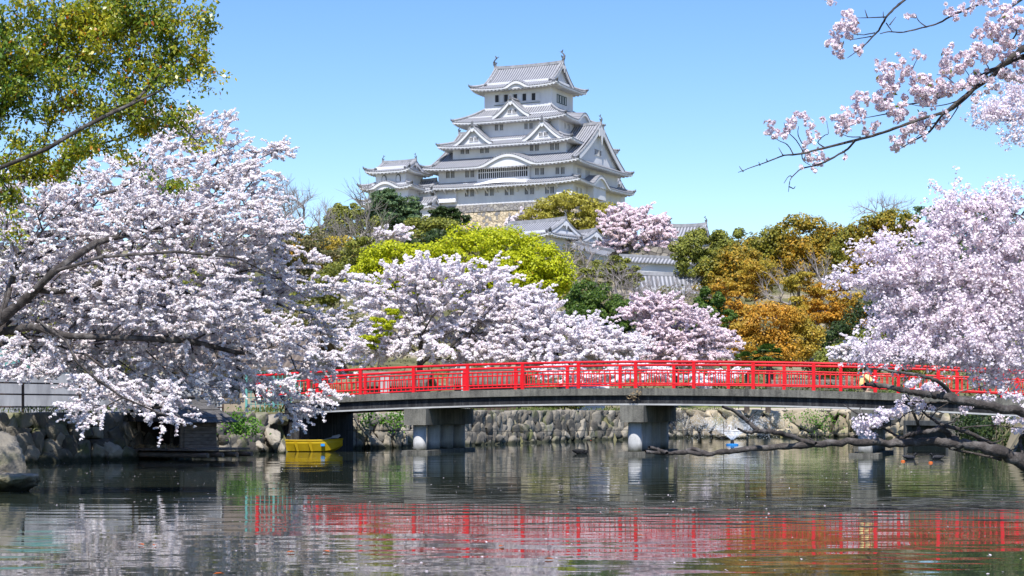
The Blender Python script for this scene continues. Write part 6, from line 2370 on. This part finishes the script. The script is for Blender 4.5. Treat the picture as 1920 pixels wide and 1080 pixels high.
# -- left: the big overhanging cherry
Lr = np.array([-17.2, 51.0, 1.4])
LD = 50
Ls = lambda pts: [W(x, y, LD + dd) for x, y, dd in pts]
tree('cherry_tree', 'huge white-blossomed cherry arching over the pond with long dark limbs, left of the bridge', 'tree', LD,
     [(60, 420, 120, 120), (200, 400, 130, 120, 2), (330, 350, 100, 80, 1), (300, 450, 140, 90), (430, 300, 60, 40, 2), (470, 350, 60, 50, 1), (520, 285, 34, 18, 2), (430, 430, 100, 70), (500, 430, 50, 30, 1),
      (300, 560, 170, 90, -1), (460, 530, 90, 60, 1), (540, 545, 60, 36, 2), (610, 530, 44, 22, 3), (120, 570, 130, 80), (440, 630, 120, 60), (540, 640, 60, 30, 1), (615, 670, 44, 16, 2), (610, 630, 50, 12, 3), (250, 670, 130, 50), (100, 660, 90, 44, -1),
      (380, 705, 90, 40), (490, 720, 60, 34), (545, 760, 34, 26, 1), (566, 790, 20, 12, 1), (200, 730, 70, 40, -2), (280, 740, 60, 30, -2), (310, 785, 40, 20, -3), (160, 770, 40, 24, -3), (40, 690, 40, 24, -2), (330, 250, 80, 40, 2), (400, 235, 50, 26, 2), (590, 600, 60, 26, 3), (575, 690, 50, 22, 2), (110, 540, 170, 90, 4), (270, 590, 170, 80, 5), (420, 600, 110, 70, 6), (150, 650, 150, 40, 4), (470, 460, 70, 40, 1), (560, 490, 40, 18, 2), (540, 420, 30, 10, 2), (650, 520, 26, 12, 3), (600, 740, 30, 18, 1)],
     'blossom', 'cherry', tips=3200, per=150, clump=.105, bark='bark', leaf_px=3.3, r_trunk=.21, root_z=1.4, depth=.65, dens=.68, tip_r=.0011,
     seeds=[[Lr, Lr + [.3, 0, 1.2], *Ls([(-90, 660, 0), (0, 600, -1), (60, 550, -1), (100, 510, -2), (190, 482, -2), (330, 472, -2), (440, 482, -1), (520, 520, 0), (600, 580, 1)])],
            Ls([(0, 600, -1), (30, 500, 0), (60, 455, 0), (100, 410, -1), (150, 362, -1), (185, 320, 0)]),
            Ls([(-40, 630, 0), (60, 612, -1), (130, 630, -2), (200, 632, -2), (280, 635, -2), (360, 640, -1), (440, 660, 0)]),
            Ls([(70, 600, -1), (125, 640, -3), (145, 680, -3), (180, 710, -3), (230, 745, -3), (300, 775, -3)]),
            Ls([(100, 510, -2), (180, 455, -1), (300, 425, 0), (420, 415, 1)]),
            Ls([(200, 520, -1), (300, 500, 0), (420, 540, 1), (520, 570, 2)]),
            Ls([(0, 600, -1), (20, 520, -3), (75, 452, -3.4), (160, 440, -3.4), (260, 446, -3.2), (360, 452, -2.6)]),
            Ls([(60, 550, -1), (120, 575, -3.4), (230, 565, -3.6), (340, 590, -3.4), (430, 625, -2.8)]),
            Ls([(60, 612, -1), (150, 650, -3.6), (260, 665, -3.8), (350, 700, -3.6), (420, 735, -3)]),
            Ls([(190, 482, -2), (270, 440, -3), (340, 400, -2.6), (420, 370, -2)]),
            Ls([(100, 410, -1), (180, 385, -2.6), (290, 362, -2.4), (400, 330, -1.5), (480, 300, 0)])])

# -- upper left: the broad-leaved evergreen
CD = 31
Cs = lambda pts: [W(x, y, CD + dd) for x, y, dd in pts]
rng = np.random.default_rng(55)
Cr = np.array([-11.6, 31.5, 1.2])
et = thing('camphor_tree', 'broad-leaved evergreen with glossy green and yellow leaves filling the upper left corner', 'tree', Cr)
m_ = CD / F
lob = [(80, 60, 120, 90), (210, 60, 110, 80), (310, 50, 70, 60), (60, 160, 100, 60), (170, 160, 90, 50), (270, 150, 90, 50), (350, 100, 50, 40), (390, 150, 26, 26), (380, 30, 26, 30), (230, 215, 80, 34), (320, 220, 50, 30), (40, 260, 60, 30), (170, 270, 70, 24), (60, 310, 60, 20), (330, 350, 22, 12), (120, 330, 40, 12), (-80, 120, 120, 160), (250, 20, 120, 60), (375, 265, 30, 14), (250, 300, 30, 12), (30, 370, 40, 14), (15, 440, 24, 16), (100, 300, 70, 14)]
L3 = [(W(x, y, CD), (rx * m_, max(rx, ry) * m_ * .8, ry * m_)) for x, y, rx, ry in lob]
tipsP, tipsD = sample_lobes(L3, 900, rng, .1)
seedsC = [[Cr, Cr + [.2, 0, 2.2], *Cs([(-150, 395, 0), (0, 315, -.5), (90, 278, -1), (150, 242, -1), (205, 214, -1), (245, 196, -1), (275, 168, -.6), (300, 138, -.3), (315, 120, 0)])],
          Cs([(150, 242, -1), (138, 215, -1), (110, 182, -1.2), (112, 155, -1.2), (150, 125, -1)]),
          Cs([(-60, 345, 0), (0, 212, .3), (40, 216, .3), (95, 228, .3), (140, 242, .2)]),
          Cs([(0, 335, -.3), (60, 332, 0), (120, 312, .2), (180, 272, .5), (260, 250, .6)]),
          Cs([(-60, 330, 0), (-40, 200, 0), (40, 130, 0), (100, 70, 0), (180, 30, 0)]),
          Cs([(245, 196, -1), (300, 170, -.5), (350, 130, 0), (395, 110, .2)])]
pos_, par_, tn_ = grow(seedsC, tipsP, rng, .22, .13, .3, .05)
v_, f_ = branch_mesh(pos_, par_, .0052, .078, 2.15)
np_mesh('trunk', v_, f_, M['bark'], et, smooth=True)
cs_ = []
for ti in tn_:
    q_ = ti
    for st_ in range(3):
        cs_.append(pos_[q_] + rng.normal(size=3) * .05)
        q_ = max(par_[q_], 0)
cs_ = np.array(cs_)
LP_, LN_ = foliage(cs_, None, 16, np.array([.19, .19, .14]), rng, .45, .5, .75, .1)
scatter_quads('crown', LP_, LN_,   .080 * rng.uniform(.65, 1.3, len(LP_)), M['camphor'], et, .55, rng, .16, droop=.55)

# -- right: the cherry standing just out of the picture, its blossom filling the right edge
RD = 27
Rs = lambda pts: [W(x, y, RD + dd) for x, y, dd in pts]
rng = np.random.default_rng(66)
Rr = np.array([12.0, 28.5, 1.1])
rt = thing('cherry_tree', 'white-blossomed cherry pressing in from the right edge above the bridge end', 'tree', Rr)
m_ = RD / F
lob = [(1890, 440, 66, 40), (1800, 415, 40, 20), (1850, 385, 50, 16), (1765, 450, 46, 26), (1720, 500, 66, 26), (1650, 478, 34, 10), (1630, 525, 50, 8), (1690, 540, 50, 14), (1830, 510, 80, 40), (1900, 510, 50, 80), (1715, 570, 46, 22), (1800, 590, 80, 40), (1870, 610, 80, 60), (1710, 632, 60, 18), (1640, 655, 30, 10), (1700, 668, 60, 12), (1800, 660, 80, 26), (1895, 680, 50, 26), (1870, 715, 24, 8), (1908, 378, 26, 20), (1680, 605, 34, 14), (1790, 372, 24, 6), (1690, 455, 24, 8)]
L3 = [(W(x, y, RD), (rx * m_, max(rx, ry) * m_ * .8, ry * m_)) for x, y, rx, ry in lob]
tipsP, tipsD = sample_lobes(L3, 520, rng, .1)
seedsR = [[Rr, Rr + [-.1, 0, 1.8], *Rs([(2120, 420, 0), (2000, 385, -.6), (1916, 405, -1.3), (1884, 436, -1.6), (1842, 475, -1.7), (1792, 517, -1.7), (1746, 560, -1.6), (1700, 595, -1.4), (1668, 613, -1.0)])],
          Rs([(2000, 385, -.6), (1925, 455, -1.3), (1888, 506, -1.6), (1853, 542, -1.7), (1796, 591, -1.6), (1750, 623, -1.5), (1711, 655, -1.1)]),
          Rs([(2120, 420, 0), (2040, 560, .2), (1960, 600, .3), (1880, 640, .3), (1800, 660, .2)]),
          Rs([(2000, 385, 0), (1940, 370, .4), (1880, 380, .5), (1830, 385, .5), (1790, 400, .5)])]
pos_, par_, tn_ = grow(seedsR, tipsP, rng, .16, .12, .3, .03)
v_, f_ = branch_mesh(pos_, par_, .0030, .060, 2.3)
np_mesh('trunk', v_, f_, M['bark'], rt, smooth=True)
cs_ = []
for ti in tn_:
    d0_ = pos_[ti] - pos_[max(par_[ti], 0)]
    d0_ /= np.linalg.norm(d0_) + 1e-9
    for q_ in range(4):
        v0_ = (d0_ * .8 + rng.normal(size=3) * .55 + np.array([-.2, 0, .05])) * np.array([1.2, 1, .7])
        v0_ = v0_ / np.linalg.norm(v0_)
        for w_ in (.05, .2, .36):
            cs_.append(pos_[ti] + v0_ * w_ + rng.normal(size=3) * .03)
cs_ = np.array(cs_)
FP_, FN_ = pompoms(cs_, 11, .075, rng, .4)
star_flowers('blossom', FP_, FN_, .043 * rng.uniform(.8, 1.2, len(FP_)), rt, rng, 'flower_pale')
yl_ = cs_[rng.choice(len(cs_), 260)]
scatter_quads('young_leaves', yl_ + rng.normal(size=yl_.shape) * .06, rng.normal(size=yl_.shape), .06, M['young_leaf'], rt, .5, rng)
# farther sprays of the same kind of tree, hanging in from the upper right
rt2 = thing('cherry_tree', 'sunlit pale cherry sprays hanging in at the right edge behind the dark bough', 'tree', np.array([11.2, 33.0, 1.3]))
L3 = [(W(x, y, 33), (rx * 33 / F, rx * 33 / F * .6, ry * 33 / F)) for x, y, rx, ry in ((1890, 190, 40, 14), (1850, 214, 44, 10), (1900, 215, 30, 16), (1905, 262, 26, 16), (1905, 160, 30, 12))]
tipsP, _d = sample_lobes(L3, 60, rng, .1)
pos_, par_, tn_ = grow([[np.array([11.2, 33.0, 1.3]), np.array([11.2, 33, 4.5]), *[W(x, y, 33) for x, y in ((2040, 180), (1960, 205), (1920, 222), (1880, 227), (1830, 222))]], [W(x, y, 33) for x, y in ((2040, 180), (1940, 180), (1900, 190))], [W(x, y, 33) for x, y in ((1960, 205), (1930, 240), (1905, 260))]], tipsP, rng, .16, .1)
v_, f_ = branch_mesh(pos_, par_, .004, .05, 2.2)
np_mesh('trunk', v_, f_, M['bark'], rt2, smooth=True)
cs_ = np.repeat(pos_[tn_], 4, 0) + rng.normal(size=(len(tn_) * 4, 3)) * .11
FP_, FN_ = pompoms(cs_, 18, .10, rng)
star_flowers('blossom', FP_, FN_, .043 * rng.uniform(.8, 1.2, len(FP_)), rt2, rng, 'flower_pale')

# -- upper right: the near bough against the sky
ND = 15.0
rng = np.random.default_rng(88)


def q3(x, y):
    return 1360 + x / 3.0, y / 3.0


def Np(pts, dd=0):
    return [W(*q3(x, y), ND + dd + .12 * sin(i * 1.7)) for i, (x, y) in enumerate(pts)]


Nr = np.array([7.6, 15.2, 1.0])
nt_ = thing('cherry_tree', 'near cherry bough with pink-centred flowers reaching down from the upper right corner against the sky', 'tree', Nr)
limbs = [([Nr, Nr + [-.2, 0, 1.6], np.array([7.0, 15.1, 4.0]), *Np([(2100, 60), (1850, 180), (1680, 270), (1600, 330), (1500, 430), (1400, 500), (1310, 570), (1220, 650), (1150, 740), (1060, 790), (985, 835)])], [.14, .12, .085, .045, .034, .027, .023, .019, .016, .014, .011, .009, .006, .003]),
         (Np([(1680, 318), (1560, 365), (1420, 440), (1330, 490), (1180, 560), (1000, 590), (920, 600)], .15), [.026, .021, .016, .012, .009, .006, .003]),
         (Np([(1400, 500), (1280, 610), (1130, 660), (980, 712), (860, 755), (730, 790), (560, 830), (430, 865), (330, 875), (230, 912), (150, 940), (72, 970)], -.1), [.014, .013, .012, .012, .011, .0105, .009, .008, .0065, .005, .004, .002]),
         (Np([(730, 790), (690, 838), (630, 872), (560, 910), (490, 935), (430, 948), (372, 1000), (360, 1040), (355, 1078)], -.1), [.009, .009, .008, .0075, .006, .0055, .004, .003, .002]),
         (Np([(1120, -80), (1010, 0), (950, 50), (900, 105), (870, 160), (830, 205), (770, 265), (685, 327)], .1), [.012, .010, .009, .009, .008, .0065, .005, .002]),
         (Np([(870, 190), (920, 178), (985, 182), (1050, 170), (1130, 150), (1200, 130), (1290, 80), (1400, 35), (1480, 0), (1600, -60)], .1), [.003, .005, .006, .006, .0065, .007, .008, .009, .010, .011]),
         (Np([(1800, -100), (1560, 80), (1600, 130), (1640, 180), (1590, 240), (1540, 190)], .1), [.014, .009, .008, .007, .005, .003])]
twigs = [[(560, 830), (520, 800), (560, 760), (580, 750), (570, 680)], [(440, 860), (400, 790), (350, 740), (330, 690)], [(455, 850), (410, 760), (412, 710)], [(380, 865), (350, 815), (310, 795), (270, 770)], [(760, 770), (690, 768), (640, 740)], [(910, 640), (830, 655), (750, 670)],
         [(900, 95), (800, 100), (740, 100)], [(890, 100), (888, 65)], [(800, 100), (785, 55)], [(840, 185), (780, 195), (720, 192)], [(820, 205), (760, 215), (700, 225)], [(905, 130), (930, 165), (940, 178)], [(925, 140), (960, 95)], [(1130, 150), (1090, 120), (1070, 85)], [(1070, 100), (1030, 95)],
         [(1180, 690), (1120, 720), (1090, 760), (1040, 800)], [(1300, 570), (1230, 590), (1130, 600), (1010, 580)], [(1400, 500), (1380, 440), (1340, 380)], [(1500, 430), (1460, 350), (1400, 330)], [(1320, 500), (1240, 430), (1190, 420)], [(1560, 365), (1550, 300), (1500, 280)], [(1060, 470), (1050, 400), (1080, 330)], [(430, 865), (440, 905), (480, 930)], [(430, 945), (415, 935)],
         [(325, 875), (300, 830)], [(235, 905), (232, 893)], [(100, 965), (78, 935)], [(195, 930), (188, 912)], [(375, 995), (358, 990), (330, 1030)], [(358, 1050), (385, 1060), (393, 1048)], [(660, 850), (690, 880)], [(1280, 610), (1330, 560), (1340, 540)], [(1310, 600), (1250, 690), (1200, 720)], [(1640, 180), (1600, 110), (1540, 60)], [(1680, 270), (1600, 250), (1545, 200)]]
items = []
for pts, rr in limbs:
    _p, v, f = rough_limb(pts, rr, rng, 4, 8)
    items.append((v, f))
for tw in twigs:
    pts = Np(tw)
    _p, v, f = rough_limb(pts, np.linspace(.0055, .0022, len(pts)), rng, 3, 5)
    items.append((v, f))
v_, f_ = cat_tubes(items)
np_mesh('bough', v_, f_, M['bark'], nt_, smooth=True)
cl = [(670, 80, 34), (700, 130, 40), (640, 150, 30), (640, 210, 44), (600, 235, 34), (690, 160, 34), (640, 285, 36), (755, 265, 26), (760, 295, 18), (620, 300, 20), (900, 400, 44), (955, 430, 46), (1010, 390, 40), (880, 370, 28), (980, 350, 30), (1070, 320, 30), (1060, 400, 26), (920, 500, 46), (850, 550, 46), (790, 560, 40), (740, 590, 34), (940, 560, 44), (900, 600, 44), (1090, 480, 60), (1160, 500, 60), (1060, 540, 50), (1200, 470, 44), (1150, 570, 44), (960, 620, 50), (1000, 660, 34),
      (740, 540, 26), (690, 640, 40), (640, 680, 40), (720, 690, 34), (760, 640, 34), (630, 720, 24), (680, 740, 20), (840, 720, 26), (790, 740, 24), (860, 700, 16), (1040, 710, 46), (1080, 750, 40), (1010, 740, 36), (1130, 680, 40), (970, 820, 34), (990, 790, 26), (940, 780, 18), (1200, 700, 26), (1240, 650, 24), (430, 650, 30), (400, 680, 30), (350, 690, 28), (460, 700, 26), (470, 740, 18), (260, 690, 20), (250, 740, 28), (310, 760, 30), (340, 740, 18), (430, 810, 22), (480, 800, 20), (460, 860, 22), (480, 890, 28), (520, 920, 24), (550, 880, 20), (510, 860, 18), (520, 765, 14), (545, 680, 14), (500, 955, 12), (430, 940, 10), (680, 880, 10),
      (1260, 300, 40), (1330, 340, 46), (1220, 360, 36), (1290, 380, 46), (1370, 330, 36), (1240, 410, 40), (1400, 280, 44), (1450, 290, 44), (1490, 310, 40), (1530, 260, 46), (1580, 210, 50), (1600, 290, 36), (1440, 190, 34), (1490, 180, 40), (1540, 190, 36), (1550, 130, 44), (1600, 90, 44), (1640, 60, 40), (1560, 50, 40), (1500, 75, 26), (1660, 150, 40), (1660, 230, 36), (1520, 480, 40), (1570, 440, 44), (1620, 420, 44), (1480, 440, 30), (1660, 380, 36), (1340, 450, 50), (1400, 430, 40), (1300, 510, 40), (1400, 540, 30), (1350, 470, 40),
      (1250, 50, 26), (1290, 80, 22), (1330, 40, 24), (1360, 60, 18), (1300, 105, 12), (1400, 20, 24), (1440, 15, 22), (1030, 95, 14), (1060, 90, 8), (610, 5, 26), (580, -10, 20), (1240, 70, 14), (1410, 575, 8), (1500, 20, 24)]
cs_, rs_ = [], []
for x, y, r in cl:
    for _ in range(7):
        cs_.append(W(*q3(x + rng.normal() * r * .62, y + rng.normal() * r * .55), ND + rng.normal() * .09))
        rs_.append(r * .42 / 3 * ND / F * rng.uniform(.6, 1.2))
cs_, rs_ = np.array(cs_), np.array(rs_)
k_ = np.repeat(np.arange(len(cs_)), np.maximum(3, (44 * (rs_ / .04) ** 2)).astype(int))
d_ = rng.normal(size=(len(k_), 3))
d_ /= np.linalg.norm(d_, axis=1)[:, None]
FP_ = cs_[k_] + d_ * (rs_[k_] * rng.uniform(.55, 1.15, len(k_)))[:, None]
star_flowers('blossom', FP_, d_ * .8 + rng.normal(size=d_.shape) * .35 + LIGHTWARD * .15, .037 * rng.uniform(.8, 1.15, len(FP_)), nt_, rng)
big_ = cs_[rs_ > .026]
yl_ = big_[rng.choice(len(big_), 60)] + rng.normal(size=(60, 3)) * .025
scatter_quads('young_leaves', yl_, rng.normal(size=yl_.shape) + [0, -1, 0], .05, M['young_leaf'], nt_, .4, rng)

# -- lower right: the bare limb reaching out low over the water
BD = 25.0
rng = np.random.default_rng(99)


def q5(x, y):
    return 1500 + x / 4.5, 640 + y / 4.5


def Bp(pts, dd=0.0):
    return [W(x, y, BD + dd + .15 * sin(i * 1.3)) for i, (x, y) in enumerate(pts)]


Br = np.array([10.2, 26.0, .6])
bl = thing('cherry_tree', 'dark leaning cherry limb stretched low over the water at the right with few blossoms', 'tree', Br)
pm = BD / F
limbs = [([Br, np.array([9.6, 25.6, .75]), *Bp([(2060, 905), (1960, 882), (1920, 868), (1878, 849), (1833, 837), (1800, 831), (1744, 829), (1678, 830), (1620, 829), (1567, 830), (1500, 836), (1449, 839), (1400, 843), (1360, 847), (1327, 852), (1285, 848), (1250, 850), (1210, 847)])], [20, 18, 17, 16, 15, 13, 11, 10.5, 9.5, 9, 8.5, 8, 7.5, 7, 6.5, 6, 5.5, 5, 4.5, 3.5]),
         (Bp([(1330, 851), (1300, 842), (1285, 846)]), [4, 4.5, 3]),
         (Bp([(1250, 850), (1234, 843), (1217, 839)]), [5, 4.5, 3.5]),
         (Bp([(1530, 832), (1505, 826), (1484, 818), (1461, 813), (1440, 809), (1423, 808), (1402, 790), (1376, 770), (1355, 763)], -.1), [4, 5.5, 5.5, 5.5, 5, 5, 4.6, 4, 3]),
         (Bp([(1423, 808), (1408, 810), (1396, 809), (1384, 804)], -.1), [4.5, 4, 3.5, 2.5]),
         (Bp([(2060, 800), (1970, 778), (1920, 772), (1870, 765), (1833, 757), (1789, 748), (1765, 742), (1744, 740), (1722, 737), (1700, 733), (1667, 726), (1640, 722), (1622, 720)], -.3), [14, 12.5, 11.5, 10.5, 9.5, 9, 8, 7.2, 6.8, 6.2, 5.4, 5, 4]),
         (Bp([(1800, 752), (1783, 738), (1773, 727), (1760, 717), (1744, 709), (1725, 704), (1711, 701), (1690, 699), (1678, 697), (1655, 693), (1631, 691)], -.3), [5.5, 5, 4.8, 4.4, 4, 3.7, 3.5, 3.2, 3, 2.4, 1.8]),
         (Bp([(1920, 862), (1880, 845), (1855, 831), (1811, 809), (1790, 803), (1767, 797), (1744, 783), (1725, 768), (1711, 757), (1698, 740)], .2), [7, 6.5, 6, 5, 4.5, 4, 3, 2.5, 2, 1.3]),
         (Bp([(1800, 831), (1784, 818), (1765, 804), (1750, 807), (1735, 810), (1711, 814), (1689, 821), (1670, 829)], .1), [7.5, 6.8, 6, 5.5, 5.2, 4.8, 4.5, 4]),
         (Bp([(1722, 811), (1722, 800), (1720, 790), (1714, 778), (1711, 769)], .1), [4, 3.8, 3.4, 3, 2.2]),
         (Bp([(1597, 820), (1612, 812), (1633, 806), (1655, 801), (1680, 795)], .1), [2, 2.2, 2.2, 2, 1.5]),
         (Bp([(1685, 820), (1665, 808), (1644, 796), (1611, 778), (1595, 768), (1582, 759)], .05), [3, 2.6, 2.2, 1.8, 1.4, 1]),
         (Bp([(1878, 862), (1840, 853), (1800, 846), (1780, 841)], .1), [3, 3, 2.6, 2]),
         (Bp([(1815, 757), (1780, 753), (1740, 755), (1710, 752)], -.1), [2.4, 2, 1.8, 1.2]),
         (Bp([(1920, 815), (1912, 822), (1915, 838), (1916, 852)], .1), [2.5, 3, 3, 2.5])]
twigs = [[(1711, 757), (1735, 765), (1770, 775)], [(1722, 790), (1735, 770), (1740, 755)], [(1745, 784), (1762, 765), (1785, 752)], [(1725, 768), (1700, 775), (1680, 792)], [(1640, 722), (1635, 712)], [(1690, 722), (1702, 708), (1712, 700)], [(1773, 727), (1750, 740), (1740, 745)], [(1620, 778), (1612, 768), (1618, 760)], [(1855, 831), (1870, 828), (1886, 822)], [(1402, 790), (1412, 778), (1420, 770)], [(1410, 795), (1414, 782)], [(1530, 830), (1512, 818), (1504, 816)], [(1555, 828), (1545, 820)], [(1800, 803), (1850, 798), (1920, 803)], [(1830, 800), (1870, 796)], [(1789, 748), (1800, 735), (1830, 728), (1850, 722)], [(1833, 757), (1850, 745), (1875, 738), (1890, 725)], [(1744, 709), (1752, 722)], [(1700, 733), (1705, 745)], [(1767, 797), (1790, 790), (1800, 780)], [(1429, 840), (1427, 834)], [(1678, 829), (1680, 818)], [(1890, 850), (1900, 842), (1918, 838)]]
items = []
for pts, rr in limbs:
    _p, v, f = rough_limb(pts, np.array(rr) * pm * .84, rng, 5, 12, .07)
    items.append((v, f))
for tw in twigs:
    pts = Bp(tw)
    _p, v, f = rough_limb(pts, np.linspace(1.6, .7, len(pts)) * pm, rng, 3, 5)
    items.append((v, f))
v_, f_ = cat_tubes(items)
np_mesh('bough', v_, f_, M['bark'], bl, smooth=True)
cs_ = []
for x, y, r, k in ((1644, 790, 16, 16), (1625, 800, 12, 10), (1663, 776, 12, 10), (1680, 770, 10, 6), (1630, 812, 10, 5), (1692, 765, 12, 9), (1712, 752, 14, 7), (1730, 760, 12, 6), (1605, 793, 6, 3), (1806, 762, 8, 4), (1910, 790, 14, 7), (1915, 770, 10, 6), (1876, 785, 8, 4), (1715, 718, 10, 5), (1740, 728, 16, 8), (1760, 735, 14, 7), (1720, 730, 8, 4), (1706, 722, 6, 3), (1912, 808, 8, 4), (1850, 748, 12, 5), (1890, 742, 14, 7)):
    for _ in range(k):
        cs_.append(W(x + rng.normal() * r * .7, y + rng.normal() * r * .5, BD + rng.normal() * .15))
FP_, FN_ = pompoms(np.array(cs_), 20, .065, rng)
star_flowers('blossom', FP_, FN_, .040 * rng.uniform(.8, 1.2, len(FP_)), bl, rng, 'flower_pale')
